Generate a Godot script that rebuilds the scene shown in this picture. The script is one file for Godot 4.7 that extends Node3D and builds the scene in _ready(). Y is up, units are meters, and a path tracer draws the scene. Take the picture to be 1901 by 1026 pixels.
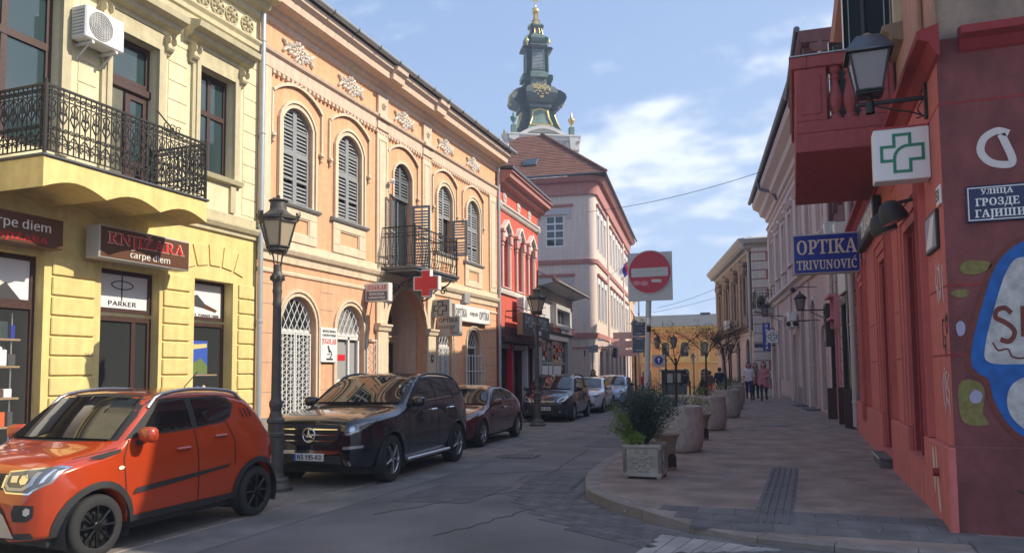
extends Node3D
class G:
	var v := PackedVector3Array()
	var n := PackedVector3Array()
	var c := PackedColorArray()
	var col := Color.WHITE
	var colored := false
	var t := Transform3D()
	func tri(a: Vector3, b: Vector3, d: Vector3) -> void:
		a = t * a; b = t * b; d = t * d
		var m := (b - a).cross(d - a)
		if m.length_squared() < 1e-16: return
		m = m.normalized()
		v.append(a); v.append(d); v.append(b)
		n.append(m); n.append(m); n.append(m)
		if colored:
			c.append(col); c.append(col); c.append(col)
	func tris(a: Vector3, b: Vector3, d: Vector3, na: Vector3, nb: Vector3, nd: Vector3) -> void:
		v.append(t * a); v.append(t * d); v.append(t * b)
		n.append((t.basis * na).normalized()); n.append((t.basis * nd).normalized()); n.append((t.basis * nb).normalized())
		if colored:
			c.append(col); c.append(col); c.append(col)
	func quad(a: Vector3, b: Vector3, d: Vector3, e: Vector3) -> void:
		tri(a, b, d); tri(a, d, e)
	func box(a: Vector3, b: Vector3, bev := 0.0) -> G:
		xbox(Transform3D(Basis(), (a + b) * 0.5), (b - a).abs(), bev)
		return self
	func bx(a: float, b: float, q: float, d: float, e: float, f: float, bev := 0.0) -> G:
		return box(Vector3(a, b, q), Vector3(d, e, f), bev)
	func xbox(x: Transform3D, s: Vector3, bev := 0.0) -> G:
		var h := s * 0.5
		bev = minf(bev, minf(h.x, minf(h.y, h.z)) * 0.9)
		if bev <= 0.0:
			for f in 6:
				var ax := f / 2
				var sg := 1.0 if f % 2 == 0 else -1.0
				var p := []
				for k in [[-1, -1], [1, -1], [1, 1], [-1, 1]]:
					var q := Vector3()
					q[ax] = sg * h[ax]
					q[(ax + 1) % 3] = k[0] * h[(ax + 1) % 3] * sg
					q[(ax + 2) % 3] = k[1] * h[(ax + 2) % 3]
					p.append(x * q)
				quad(p[0], p[1], p[2], p[3])
			return self
		var i := h - Vector3(bev, bev, bev)
		for f in 6:
			var ax := f / 2
			var sg := 1.0 if f % 2 == 0 else -1.0
			var p := []
			for k in [[-1, -1], [1, -1], [1, 1], [-1, 1]]:
				var q := Vector3()
				q[ax] = sg * h[ax]
				q[(ax + 1) % 3] = k[0] * i[(ax + 1) % 3] * sg
				q[(ax + 2) % 3] = k[1] * i[(ax + 2) % 3]
				p.append(x * q)
			quad(p[0], p[1], p[2], p[3])
		for ax in 3:
			var b1 := (ax + 1) % 3
			var b2 := (ax + 2) % 3
			for s1 in [-1.0, 1.0]:
				for s2 in [-1.0, 1.0]:
					var q := []
					for k in [[-1, 0], [1, 0], [1, 1], [-1, 1]]:
						var w := Vector3()
						w[ax] = k[0] * i[ax]
						w[b1] = s1 * (h[b1] if k[1] == 0 else i[b1])
						w[b2] = s2 * (i[b2] if k[1] == 0 else h[b2])
						q.append(x * w)
					if s1 * s2 < 0: quad(q[0], q[1], q[2], q[3])
					else: quad(q[3], q[2], q[1], q[0])
		for sx in [-1.0, 1.0]:
			for sy in [-1.0, 1.0]:
				for sz in [-1.0, 1.0]:
					var a := x * Vector3(sx * h.x, sy * i.y, sz * i.z)
					var b := x * Vector3(sx * i.x, sy * h.y, sz * i.z)
					var d := x * Vector3(sx * i.x, sy * i.y, sz * h.z)
					if sx * sy * sz > 0: tri(a, b, d)
					else: tri(a, d, b)
		return self
	func bar(a: Vector3, b: Vector3, w: float, d: float, bev := 0.0) -> G:
		var y := (b - a).normalized()
		var x := y.cross(Vector3(0, 0, 1))
		if x.length() < 0.05: x = y.cross(Vector3(1, 0, 0))
		x = x.normalized()
		xbox(Transform3D(Basis(x, y, x.cross(y)), (a + b) * 0.5), Vector3(w, a.distance_to(b), d), bev)
		return self
	func grid(r: Array, closed_u := false, closed_v := false, flip := false) -> G:
		var nr := r.size()
		var nc: int = r[0].size()
		var nn := []
		for i in nr:
			var row := PackedVector3Array()
			for j in nc:
				var i0 := i - 1
				var i1 := i + 1
				var j0 := j - 1
				var j1 := j + 1
				if closed_u: i0 = (i0 + nr) % nr; i1 = i1 % nr
				else: i0 = maxi(i0, 0); i1 = mini(i1, nr - 1)
				if closed_v: j0 = (j0 + nc) % nc; j1 = j1 % nc
				else: j0 = maxi(j0, 0); j1 = mini(j1, nc - 1)
				var m: Vector3 = (r[i1][j] - r[i0][j]).cross(r[i][j1] - r[i][j0])
				if m.length_squared() < 1e-14:
					var ii := clampi(i, 1, nr - 2) if nr > 2 else i
					m = (r[mini(ii + 1, nr - 1)][j] - r[maxi(ii - 1, 0)][j]).cross(r[ii][j1] - r[ii][j0])
				if m.length_squared() < 1e-16: m = Vector3.UP
				row.append((-m if flip else m).normalized())
			nn.append(row)
		for i in (nr if closed_u else nr - 1):
			for j in (nc if closed_v else nc - 1):
				var i1 := (i + 1) % nr
				var j1 := (j + 1) % nc
				var a: Vector3 = r[i][j]
				var b: Vector3 = r[i1][j]
				var d: Vector3 = r[i1][j1]
				var e: Vector3 = r[i][j1]
				if not flip:
					tris(a, b, d, nn[i][j], nn[i1][j], nn[i1][j1])
					tris(a, d, e, nn[i][j], nn[i1][j1], nn[i][j1])
				else:
					tris(a, d, b, nn[i][j], nn[i1][j1], nn[i1][j])
					tris(a, e, d, nn[i][j], nn[i][j1], nn[i1][j1])
		return self
	func tube(pts: Array, r: float, sides := 6, r1 := -1.0, closed := false) -> G:
		if r1 < 0: r1 = r
		var rows := []
		var k := pts.size()
		var up := Vector3(0.31, 0.87, 0.38).normalized()
		for i in k:
			var d: Vector3
			if closed: d = pts[(i + 1) % k] - pts[(i - 1 + k) % k]
			else: d = pts[mini(i + 1, k - 1)] - pts[maxi(i - 1, 0)]
			d = d.normalized()
			if absf(d.dot(up)) > 0.95: up = Vector3(0.9, 0.1, -0.4).normalized()
			var x := up.cross(d).normalized()
			var y := d.cross(x)
			up = y
			var rr := lerpf(r, r1, float(i) / maxf(1, k - 1))
			var row := PackedVector3Array()
			for s in sides:
				var a := TAU * s / sides
				row.append(pts[i] + (x * cos(a) + y * sin(a)) * rr)
			rows.append(row)
		grid(rows, closed, true, true)
		if not closed:
			for s in range(1, sides - 1):
				tri(rows[0][0], rows[0][s + 1], rows[0][s])
				tri(rows[k - 1][0], rows[k - 1][s], rows[k - 1][s + 1])
		return self
	func lathe(pr: Array, seg := 16, smooth := false, turn := 0.0) -> G:
		if smooth:
			var rows := []
			for p in pr:
				var row := PackedVector3Array()
				for s in seg:
					var a := TAU * s / seg + turn
					row.append(Vector3(cos(a) * p[0], p[1], sin(a) * p[0]))
				rows.append(row)
			grid(rows, false, true, false)
			return self
		for i in pr.size() - 1:
			var p: Array = pr[i]
			var q: Array = pr[i + 1]
			var m2 := Vector2(q[1] - p[1], -(q[0] - p[0]))
			if m2.length() < 1e-7: continue
			m2 = m2.normalized()
			for s in seg:
				var a := TAU * s / seg + turn
				var b := TAU * (s + 1) / seg + turn
				var da := Vector3(cos(a), 0, sin(a))
				var db := Vector3(cos(b), 0, sin(b))
				var na := da * m2.x + Vector3(0, m2.y, 0)
				var nb := db * m2.x + Vector3(0, m2.y, 0)
				var y0 := Vector3(0, p[1], 0)
				var y1 := Vector3(0, q[1], 0)
				tris(da * p[0] + y0, db * q[0] + y1, db * p[0] + y0, na, nb, nb)
				tris(da * p[0] + y0, da * q[0] + y1, db * q[0] + y1, na, na, nb)
		return self
	func prism(poly: PackedVector2Array, z0: float, z1: float, back := true) -> G:
		var p := poly
		if Geometry2D.is_polygon_clockwise(p):
			p = p.duplicate(); p.reverse()
		var ix := Geometry2D.triangulate_polygon(p)
		for i in range(0, ix.size(), 3):
			var a := p[ix[i]]
			var b := p[ix[i + 1]]
			var d := p[ix[i + 2]]
			if (b - a).cross(d - a) < 0:
				var q := b; b = d; d = q
			tri(Vector3(a.x, a.y, z1), Vector3(b.x, b.y, z1), Vector3(d.x, d.y, z1))
			if back: tri(Vector3(a.x, a.y, z0), Vector3(d.x, d.y, z0), Vector3(b.x, b.y, z0))
		for i in p.size():
			var a := p[i]
			var b := p[(i + 1) % p.size()]
			quad(Vector3(a.x, a.y, z0), Vector3(b.x, b.y, z0), Vector3(b.x, b.y, z1), Vector3(a.x, a.y, z1))
		return self
	func mould(pr: Array, x0: float, x1: float) -> G:
		var keep := t
		var p := PackedVector2Array()
		for q in pr: p.append(Vector2(-q[0], q[1]))
		t = keep * Transform3D(Basis(Vector3(0, 0, -1), Vector3(0, 1, 0), Vector3(1, 0, 0)), Vector3())
		prism(p, x0, x1)
		t = keep
		return self
	func band(path: Array, w: float, z0: float, z1: float, closed := false) -> G:
		var k := path.size()
		var o := []
		for i in k:
			var a: Vector2 = path[(i - 1 + k) % k] if closed or i > 0 else path[i]
			var b: Vector2 = path[(i + 1) % k] if closed or i < k - 1 else path[i]
			var d1: Vector2 = (path[i] - a).normalized()
			var d2: Vector2 = (b - path[i]).normalized()
			if d1 == Vector2.ZERO: d1 = d2
			if d2 == Vector2.ZERO: d2 = d1
			var m := (Vector2(-d1.y, d1.x) + Vector2(-d2.y, d2.x)).normalized()
			var cs := maxf(0.4, m.dot(Vector2(-d1.y, d1.x)))
			o.append(path[i] + m * w / cs)
		for i in (k if closed else k - 1):
			var j := (i + 1) % k
			var a: Vector2 = path[i]
			var b: Vector2 = path[j]
			var d: Vector2 = o[j]
			var e: Vector2 = o[i]
			quad(Vector3(a.x, a.y, z1), Vector3(b.x, b.y, z1), Vector3(d.x, d.y, z1), Vector3(e.x, e.y, z1))
			quad(Vector3(a.x, a.y, z0), Vector3(b.x, b.y, z0), Vector3(b.x, b.y, z1), Vector3(a.x, a.y, z1))
			quad(Vector3(e.x, e.y, z1), Vector3(d.x, d.y, z1), Vector3(d.x, d.y, z0), Vector3(e.x, e.y, z0))
		if not closed:
			var a: Vector2 = path[0]
			var e: Vector2 = o[0]
			quad(Vector3(a.x, a.y, z0), Vector3(a.x, a.y, z1), Vector3(e.x, e.y, z1), Vector3(e.x, e.y, z0))
			a = path[k - 1]; e = o[k - 1]
			quad(Vector3(a.x, a.y, z1), Vector3(a.x, a.y, z0), Vector3(e.x, e.y, z0), Vector3(e.x, e.y, z1))
		return self
	func face(poly: PackedVector2Array, z: float) -> G:
		var ix := Geometry2D.triangulate_polygon(poly)
		for i in range(0, ix.size(), 3):
			var a := poly[ix[i]]
			var b := poly[ix[i + 1]]
			var d := poly[ix[i + 2]]
			if (b - a).cross(d - a) < 0:
				var q := b; b = d; d = q
			tri(Vector3(a.x, a.y, z), Vector3(b.x, b.y, z), Vector3(d.x, d.y, z))
		return self
	func wall(x0: float, x1: float, y0: float, y1: float, ops: Array, z := 0.0, depth := 0.25) -> G:
		var xs := [x0, x1]
		var ys := [y0, y1]
		for o in ops:
			for q in [o[0], o[1]]:
				if not xs.has(q): xs.append(q)
			for q in [o[2], o[3], o[3] + o[4]]:
				if not ys.has(q): ys.append(q)
		xs.sort(); ys.sort()
		for i in xs.size() - 1:
			for j in ys.size() - 1:
				var mx: float = (xs[i] + xs[i + 1]) * 0.5
				var my: float = (ys[j] + ys[j + 1]) * 0.5
				if mx < x0 or mx > x1 or my < y0 or my > y1: continue
				var hit := false
				for o in ops:
					if mx > o[0] and mx < o[1] and my > o[2] and my < o[3] + o[4]: hit = true
				if not hit: quad(Vector3(xs[i], ys[j], z), Vector3(xs[i + 1], ys[j], z), Vector3(xs[i + 1], ys[j + 1], z), Vector3(xs[i], ys[j + 1], z))
		for o in ops:
			var p := outline(o)
			var top: float = o[3] + o[4]
			if o[4] > 0.0:
				for i in range(1, p.size() - 2):
					quad(Vector3(p[i].x, p[i].y, z), Vector3(p[i].x, top, z), Vector3(p[i + 1].x, top, z), Vector3(p[i + 1].x, p[i + 1].y, z))
			for i in p.size():
				var a := p[i]
				var b := p[(i + 1) % p.size()]
				quad(Vector3(a.x, a.y, z - depth), Vector3(a.x, a.y, z), Vector3(b.x, b.y, z), Vector3(b.x, b.y, z - depth))
		return self
	static func outline(o: Array, inset := 0.0) -> PackedVector2Array:
		var p := PackedVector2Array()
		var a: float = o[0] + inset
		var b: float = o[1] - inset
		p.append(Vector2(b, o[2] + inset))
		if o[4] <= 0.0:
			p.append(Vector2(b, o[3] - inset)); p.append(Vector2(a, o[3] - inset))
		else:
			var w := (b - a) * 0.5
			var h: float = o[4] - inset * 0.5
			var r := (w * w + h * h) / (2.0 * h)
			var cy: float = o[3] + h - r
			var th := asin(clampf(w / r, -1, 1))
			if h > w: th = PI - th
			for k in 13:
				var q := th - 2.0 * th * k / 12.0
				p.append(Vector2((a + b) * 0.5 + r * sin(q), cy + r * cos(q)))
		p.append(Vector2(a, o[2] + inset))
		return p
	func append(g: G, x: Transform3D) -> void:
		for q in g.v: v.append(t * (x * q))
		for q in g.n: n.append(((t * x).basis * q).normalized())
		if colored:
			if g.c.size() == g.v.size(): c.append_array(g.c)
			else:
				for q in g.v.size(): c.append(col)
	func mesh() -> ArrayMesh:
		var m := ArrayMesh.new()
		if v.is_empty(): return m
		var a := []
		a.resize(Mesh.ARRAY_MAX)
		a[Mesh.ARRAY_VERTEX] = v
		a[Mesh.ARRAY_NORMAL] = n
		if colored: a[Mesh.ARRAY_COLOR] = c
		m.add_surface_from_arrays(Mesh.PRIMITIVE_TRIANGLES, a)
		return m
func V(x: float, y: float, z: float) -> Vector3: return Vector3(x, y, z)
func U(x: float, y: float) -> Vector2: return Vector2(x, y)
var used := {}
var M := {}
var rng := RandomNumberGenerator.new()
func numbered(called: String) -> String:
	used[called] = used.get(called, -1) + 1
	return called if used[called] == 0 else "%s_%03d" % [called, used[called]]
func thing(called: String, label: String, category: String, at := Vector3.ZERO, turn := 0.0, group := "") -> Node3D:
	var o := Node3D.new()
	o.name = numbered(called)
	o.position = at
	o.rotation.y = turn
	o.set_meta("label", label)
	if category: o.set_meta("category", category)
	if group: o.set_meta("group", group)
	add_child(o, true)
	return o
func part(p: Node3D, called: String, g, m, label := "", at := Vector3.ZERO, turn := 0.0) -> MeshInstance3D:
	var o := MeshInstance3D.new()
	o.name = called
	o.mesh = g.mesh() if g is G else g
	o.material_override = M[m] if m is String else m
	o.position = at
	o.rotation.y = turn
	if label: o.set_meta("label", label)
	var k := 0
	while p.has_node(NodePath(o.name)):
		k += 1
		o.name = "%s_%03d" % [called, k]
	p.add_child(o, true)
	return o
var counts := {}
func piece(p: Node3D, called: String, mesh: Mesh, m, x: Transform3D) -> MeshInstance3D:
	var key := [p, called]
	var k: int = counts.get(key, -1) + 1
	counts[key] = k
	var o := MeshInstance3D.new()
	o.name = called if k == 0 else "%s_%03d" % [called, k]
	o.mesh = mesh
	o.material_override = M[m] if m is String else m
	o.transform = x
	p.add_child(o, true)
	return o
func struct(called: String, g, m, label := "", parent: Node3D = self) -> MeshInstance3D:
	var o := MeshInstance3D.new()
	o.name = numbered(called)
	o.mesh = g.mesh() if g is G else g
	o.material_override = M[m] if m is String else m
	o.set_meta("kind", "structure")
	if label: o.set_meta("label", label)
	parent.add_child(o, true)
	return o
func at(x: float, y: float, z: float) -> Transform3D:
	return Transform3D(Basis(), Vector3(x, y, z))
func cyl(a: Vector3, b: Vector3, r: float, sides := 10, r1 := -1.0) -> G:
	return G.new().tube([a, b], r, sides, r1)
func text(s: String, height: float, m, depth := 0.004, serif := false, bold := true) -> TextMesh:
	var f := SystemFont.new()
	f.font_names = PackedStringArray(["Droid Serif" if serif else "Droid Sans"])
	f.font_weight = 700 if bold else 400
	var t := TextMesh.new()
	t.font = f
	t.text = s
	t.font_size = 48
	t.pixel_size = height / 35.0   # about cap height
	t.depth = depth
	t.curve_step = 4
	t.horizontal_alignment = HORIZONTAL_ALIGNMENT_CENTER
	t.vertical_alignment = VERTICAL_ALIGNMENT_CENTER
	return t
func letter(p: Node3D, s: String, x: float, y: float, z: float, height: float, m, width := 0.0, serif := false, bold := true, turn := 0.0) -> MeshInstance3D:
	var t := text(s, height, m, 0.006, serif, bold)
	var o := part(p, "lettering", t, m)
	var w := t.get_aabb().size.x
	o.position = Vector3(x, y, z)
	o.rotation.y = turn
	if width > 0.0 and w > 0.0: o.scale = Vector3(width / w, 1, 1)
	return o
func stroke(pts: Array, w: float, z0: float, z1: float) -> G:
	var g := G.new()
	g.band(pts, w, z0, z1)
	return g
func curve(pts: Array, n := 6, closed := false) -> Array:
	var out := []
	var k := pts.size()
	for i in (k if closed else k - 1):
		var p0 = pts[(i - 1 + k) % k] if closed or i > 0 else pts[i]
		var p1 = pts[i]
		var p2 = pts[(i + 1) % k]
		var p3 = pts[(i + 2) % k] if closed or i + 2 < k else p2
		for s in n:
			out.append(p1.cubic_interpolate(p2, p0, p3, float(s) / n))
	if not closed: out.append(pts[k - 1])
	return out
func table(tb: Array, x: float) -> float:
	if x <= tb[0][0]: return tb[0][1]
	for i in tb.size() - 1:
		if x <= tb[i + 1][0]:
			var u: float = (x - tb[i][0]) / maxf(1e-6, tb[i + 1][0] - tb[i][0])
			return lerpf(tb[i][1], tb[i + 1][1], u)
	return tb[tb.size() - 1][1]
func spline(tb: Array, x: float) -> float:
	var k := tb.size()
	if x <= tb[0][0]: return tb[0][1]
	if x >= tb[k - 1][0]: return tb[k - 1][1]
	var i := 0
	while i < k - 2 and x > tb[i + 1][0]: i += 1
	var h: float = tb[i + 1][0] - tb[i][0]
	var s: float = (tb[i + 1][1] - tb[i][1]) / h
	var s0: float = (tb[i][1] - tb[i - 1][1]) / (tb[i][0] - tb[i - 1][0]) if i > 0 else s
	var s2: float = (tb[i + 2][1] - tb[i + 1][1]) / (tb[i + 2][0] - tb[i + 1][0]) if i < k - 2 else s
	var m0 := 0.0 if s0 * s <= 0 else 2.0 * s0 * s / (s0 + s)
	var m1 := 0.0 if s2 * s <= 0 else 2.0 * s2 * s / (s2 + s)
	var u: float = (x - tb[i][0]) / h
	return (2*u*u*u - 3*u*u + 1) * tb[i][1] + (u*u*u - 2*u*u + u) * h * m0 + (-2*u*u*u + 3*u*u) * tb[i + 1][1] + (u*u*u - u*u) * h * m1
var tex := {}
func noise_tex(key: String, freq: float, lo: float, hi: float, octaves := 5, size := 512, kind := FastNoiseLite.TYPE_SIMPLEX_SMOOTH, sd := 1) -> void:
	var f := FastNoiseLite.new()
	f.seed = sd
	f.noise_type = kind
	f.frequency = freq
	f.fractal_octaves = octaves
	var r := Gradient.new()
	r.set_color(0, Color(lo, lo, lo))
	r.set_color(1, Color(hi, hi, hi))
	var t := NoiseTexture2D.new()
	t.width = size; t.height = size
	t.seamless = true
	t.noise = f
	t.color_ramp = r
	t.generate_mipmaps = false
	tex[key] = t
func mat(key: String, r: float, g: float, b: float, rough := 0.85, metal := 0.0) -> StandardMaterial3D:
	var m := StandardMaterial3D.new()
	m.albedo_color = Color(r, g, b).linear_to_srgb()
	m.roughness = rough
	m.metallic = metal
	m.resource_name = key
	M[key] = m
	return m
func grain(m: StandardMaterial3D, fine: String, fine_scale: float, broad := "", broad_scale := 0.15, bump := "", bump_cm := 0.0) -> StandardMaterial3D:
	m.albedo_texture = tex[fine]
	m.uv1_triplanar = true
	m.uv1_world_triplanar = true
	m.uv1_scale = Vector3.ONE * fine_scale
	if broad:
		m.detail_enabled = true
		m.detail_blend_mode = BaseMaterial3D.BLEND_MODE_MUL
		m.detail_albedo = tex[broad]
		m.detail_uv_layer = BaseMaterial3D.DETAIL_UV_2
		m.uv2_triplanar = true
		m.uv2_world_triplanar = true
		m.uv2_scale = Vector3.ONE * broad_scale
	if bump:
		m.heightmap_enabled = true
		m.heightmap_texture = tex[bump]
		m.heightmap_scale = bump_cm
	return m


const EYE := Vector3(0, 1.72, 0)
func setup() -> void:
	var near := 0.05
	var cam := Camera3D.new()
	cam.name = "camera"
	cam.projection = Camera3D.PROJECTION_FRUSTUM
	cam.near = near
	cam.far = 600.0
	cam.size = 1026.0 / 1420.0 * near
	cam.frustum_offset = U(0, 80.0 / 1420.0 * near)
	cam.basis = Basis(Vector3.UP, deg_to_rad(20.2)) * Basis(Vector3.RIGHT, deg_to_rad(3.89)) * Basis(Vector3.BACK, deg_to_rad(-0.5))
	cam.position = EYE
	cam.current = true
	add_child(cam)
	var we := WorldEnvironment.new()
	we.name = "world_environment"
	var e := Environment.new()
	e.background_mode = Environment.BG_SKY
	var sky := Sky.new()
	var sm := PanoramaSkyMaterial.new()
	sm.panorama = sky_picture()
	sm.energy_multiplier = 1.0
	sky.sky_material = sm
	e.sky = sky
	e.tonemap_mode = Environment.TONE_MAPPER_LINEAR
	e.tonemap_exposure = 2.45
	e.sdfgi_enabled = true
	e.ssao_enabled = true
	e.ssil_enabled = true
	e.fog_enabled = true
	e.fog_density = 0.0013
	e.fog_light_color = Color(0.72, 0.79, 0.9)
	we.environment = e
	add_child(we)
	var sun := DirectionalLight3D.new()
	sun.name = "sun"
	sun.light_energy = 0.82
	sun.light_color = Color(1.0, 0.95, 0.86)
	sun.light_angular_distance = 0.5
	sun.shadow_enabled = true
	var d := sun_at()
	sun.basis = Basis.looking_at(-d, Vector3.UP)
	add_child(sun)
func sun_at() -> Vector3:
	var az := deg_to_rad(14.0)
	var el := deg_to_rad(38.0)
	return V(cos(el) * cos(az), sin(el), -cos(el) * sin(az))
func smooth(a: float, b: float, x: float) -> float:
	var u := clampf((x - a) / (b - a), 0, 1)
	return u * u * (3 - 2 * u)
func sky_picture() -> ImageTexture:
	var sun_dir := sun_at()
	var w := 2048
	var h := 1024
	var im := Image.create(w, h, false, Image.FORMAT_RGBAF)
	var a := FastNoiseLite.new()
	a.seed = 11; a.frequency = 3.6; a.fractal_octaves = 7; a.fractal_gain = 0.6; a.noise_type = FastNoiseLite.TYPE_SIMPLEX_SMOOTH
	var b := FastNoiseLite.new()
	b.seed = 5; b.frequency = 0.9; b.fractal_octaves = 3
	im.fill(Color(0.33, 0.35, 0.37))
	for y in h / 2 + 2:
		var el := PI * 0.5 - PI * (y + 0.5) / h
		var s := sin(el)
		var k := pow(1.0 - clampf(s, 0, 1), 3.2)
		var base := Color(0.100, 0.164, 0.295).lerp(Color(0.30, 0.39, 0.515), k)
		for x in w:
			var u := TAU * (x + 0.5) / w
			var d := V(sin(u) * cos(el), s, -cos(u) * cos(el))
			var p := V(d.x, 0, d.z) / (maxf(s, 0.0) + 0.22)
			var n := a.get_noise_3d(p.x, p.z * 1.5, 0.3) * 0.72 + b.get_noise_3d(p.x + 7.0, p.z, 1.7) * 0.6
			var low := 1.0 - smooth(0.10, 0.62, s)
			var c := smooth(0.0, 0.70, n + 0.22 * low - 0.10)
			var col := base.lerp(Color(0.50, 0.52, 0.55), c * 0.78)
			var an := acos(clampf(d.dot(sun_dir), -1, 1))
			var au := 0.55 * exp(-an * an / 0.16) + 0.16 * exp(-an * an / 0.9)  # sky glow around the sun, added to brighten the shaded street
			im.set_pixel(x, y, Color(col.r + au, col.g + au * 0.96, col.b + au * 0.9))
	return ImageTexture.create_from_image(im)
func make_materials() -> void:
	noise_tex("plaster", 0.012, 0.92, 1.0, 6, 512, FastNoiseLite.TYPE_SIMPLEX_SMOOTH, 3)
	noise_tex("grime", 0.008, 0.78, 1.0, 5, 512, FastNoiseLite.TYPE_SIMPLEX_SMOOTH, 8)
	noise_tex("grime2", 0.012, 0.90, 1.0, 5, 512, FastNoiseLite.TYPE_SIMPLEX_SMOOTH, 33)
	noise_tex("soft", 0.010, 0.93, 1.0, 4, 256, FastNoiseLite.TYPE_SIMPLEX_SMOOTH, 21)
	noise_tex("bump", 0.05, 0.0, 1.0, 4, 512, FastNoiseLite.TYPE_SIMPLEX_SMOOTH, 4)
	noise_tex("asphalt", 0.16, 0.74, 1.0, 3, 1024, FastNoiseLite.TYPE_VALUE, 5)
	noise_tex("patch", 0.009, 0.74, 1.0, 4, 512, FastNoiseLite.TYPE_SIMPLEX_SMOOTH, 14)
	noise_tex("weather", 0.011, 0.76, 1.0, 6, 512, FastNoiseLite.TYPE_SIMPLEX_SMOOTH, 17)
	noise_tex("streak", 0.02, 0.75, 1.0, 4, 512, FastNoiseLite.TYPE_SIMPLEX_SMOOTH, 9)
	var pl := func(k, r, g, b): grain(mat(k, r, g, b, 0.88), "plaster", 0.7, "soft", 0.12, "bump", 0.25)
	var old := ["corner_dark", "old_white", "brown_stone", "plum"]
	pl.call("yellow_up", 0.84, 0.75, 0.49)
	pl.call("yellow_low", 0.86, 0.68, 0.28)
	pl.call("yellow_trim", 0.62, 0.55, 0.36)
	pl.call("orange", 0.84, 0.46, 0.26)
	pl.call("orange_low", 0.82, 0.45, 0.27)
	pl.call("cream", 0.78, 0.59, 0.45)
	pl.call("cream_light", 0.80, 0.66, 0.48)
	pl.call("white_stucco", 0.78, 0.74, 0.68)
	pl.call("ornament", 0.86, 0.81, 0.73)
	pl.call("plinth_grey", 0.30, 0.27, 0.25)
	pl.call("red_wall", 0.68, 0.13, 0.085)
	pl.call("pale_pink", 0.72, 0.46, 0.42)
	pl.call("plum", 0.22, 0.10, 0.10)
	pl.call("shop_white", 0.66, 0.64, 0.63)
	pl.call("shop_beige", 0.62, 0.55, 0.45)
	pl.call("pink_wall", 0.78, 0.65, 0.57)
	pl.call("pink_trim", 0.55, 0.25, 0.22)
	pl.call("pink_stone", 0.62, 0.50, 0.45)
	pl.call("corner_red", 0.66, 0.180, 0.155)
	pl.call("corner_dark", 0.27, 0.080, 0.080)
	pl.call("corner_trim", 0.34, 0.040, 0.045)
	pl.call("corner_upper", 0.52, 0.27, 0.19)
	pl.call("balcony_red", 0.44, 0.11, 0.115)
	pl.call("rose", 0.66, 0.50, 0.46)
	pl.call("rose_trim", 0.70, 0.57, 0.53)
	pl.call("old_white", 0.60, 0.52, 0.47)
	pl.call("brown_stone", 0.42, 0.31, 0.235)
	pl.call("cornice_grey", 0.52, 0.50, 0.47)
	pl.call("far_orange", 0.84, 0.50, 0.20)
	pl.call("far_yellow", 0.84, 0.67, 0.27)
	pl.call("candy_pink", 0.66, 0.26, 0.30)
	for k in M:
		if k in old:
			M[k].detail_albedo = tex["weather"]
			M[k].uv2_scale = V(0.45, 0.22, 0.45)
		else:
			M[k].detail_albedo = tex["grime2"]
			M[k].uv2_scale = V(0.8, 0.07, 0.8)
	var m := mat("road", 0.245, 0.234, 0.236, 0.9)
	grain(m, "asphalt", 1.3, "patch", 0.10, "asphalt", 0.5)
	m = mat("lane", 0.30, 0.28, 0.265, 0.9)
	grain(m, "asphalt", 1.1, "patch", 0.22, "asphalt", 0.5)
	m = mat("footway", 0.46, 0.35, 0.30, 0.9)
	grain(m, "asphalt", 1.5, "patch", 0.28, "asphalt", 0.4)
	m = mat("square", 0.36, 0.33, 0.30, 0.9)
	grain(m, "asphalt", 1.0, "patch", 0.2)
	m = mat("sand", 0.30, 0.24, 0.20, 0.95)
	grain(m, "asphalt", 2.0, "patch", 0.5, "asphalt", 0.4)
	var st := func(k, r, g, b): grain(mat(k, r, g, b, 0.85), "asphalt", 1.8, "grime", 0.5, "asphalt", 0.3)
	st.call("kerb", 0.40, 0.345, 0.315)
	st.call("kerb_b", 0.36, 0.31, 0.285)
	st.call("slab_a", 0.225, 0.212, 0.222)
	st.call("slab_b", 0.25, 0.235, 0.24)
	st.call("slab_c", 0.20, 0.188, 0.195)
	st.call("sett_a", 0.195, 0.188, 0.196)
	st.call("sett_b", 0.22, 0.208, 0.212)
	st.call("sett_c", 0.17, 0.164, 0.172)
	st.call("white_paint", 0.52, 0.50, 0.49)
	st.call("planter_stone", 0.58, 0.52, 0.455)
	st.call("pot_stone", 0.74, 0.66, 0.58)
	M["pot_stone"].detail_albedo = tex["weather"]
	M["pot_stone"].uv2_scale = V(1.4, 0.8, 1.4)
	st.call("urn_clay", 0.44, 0.33, 0.25)
	st.call("soil", 0.06, 0.045, 0.035)
	grain(mat("iron", 0.030, 0.028, 0.028, 0.5, 0.35), "soft", 2.0)
	grain(mat("lamp_iron", 0.125, 0.115, 0.105, 0.55, 0.3), "soft", 2.0, "grime", 1.1)
	grain(mat("zinc", 0.46, 0.49, 0.52, 0.42, 0.35), "soft", 1.2)
	grain(mat("dark_zinc", 0.13, 0.14, 0.16, 0.5, 0.6), "soft", 1.2)
	mat("chrome", 0.78, 0.78, 0.78, 0.12, 1.0)
	mat("steel", 0.52, 0.52, 0.53, 0.35, 0.85)
	grain(mat("shutter", 0.27, 0.28, 0.29, 0.6), "soft", 1.6)
	grain(mat("shutter_dark", 0.13, 0.14, 0.15, 0.6), "soft", 1.6)
	grain(mat("brown_wood", 0.075, 0.034, 0.026, 0.5), "streak", 1.4)
	grain(mat("dark_wood", 0.042, 0.028, 0.026, 0.5), "streak", 1.4)
	grain(mat("tan_wood", 0.42, 0.28, 0.16, 0.5), "streak", 1.4)
	grain(mat("beige_door", 0.48, 0.36, 0.25, 0.6), "streak", 1.2)
	var g := mat("glass", 0.022, 0.030, 0.032, 0.03)
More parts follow.
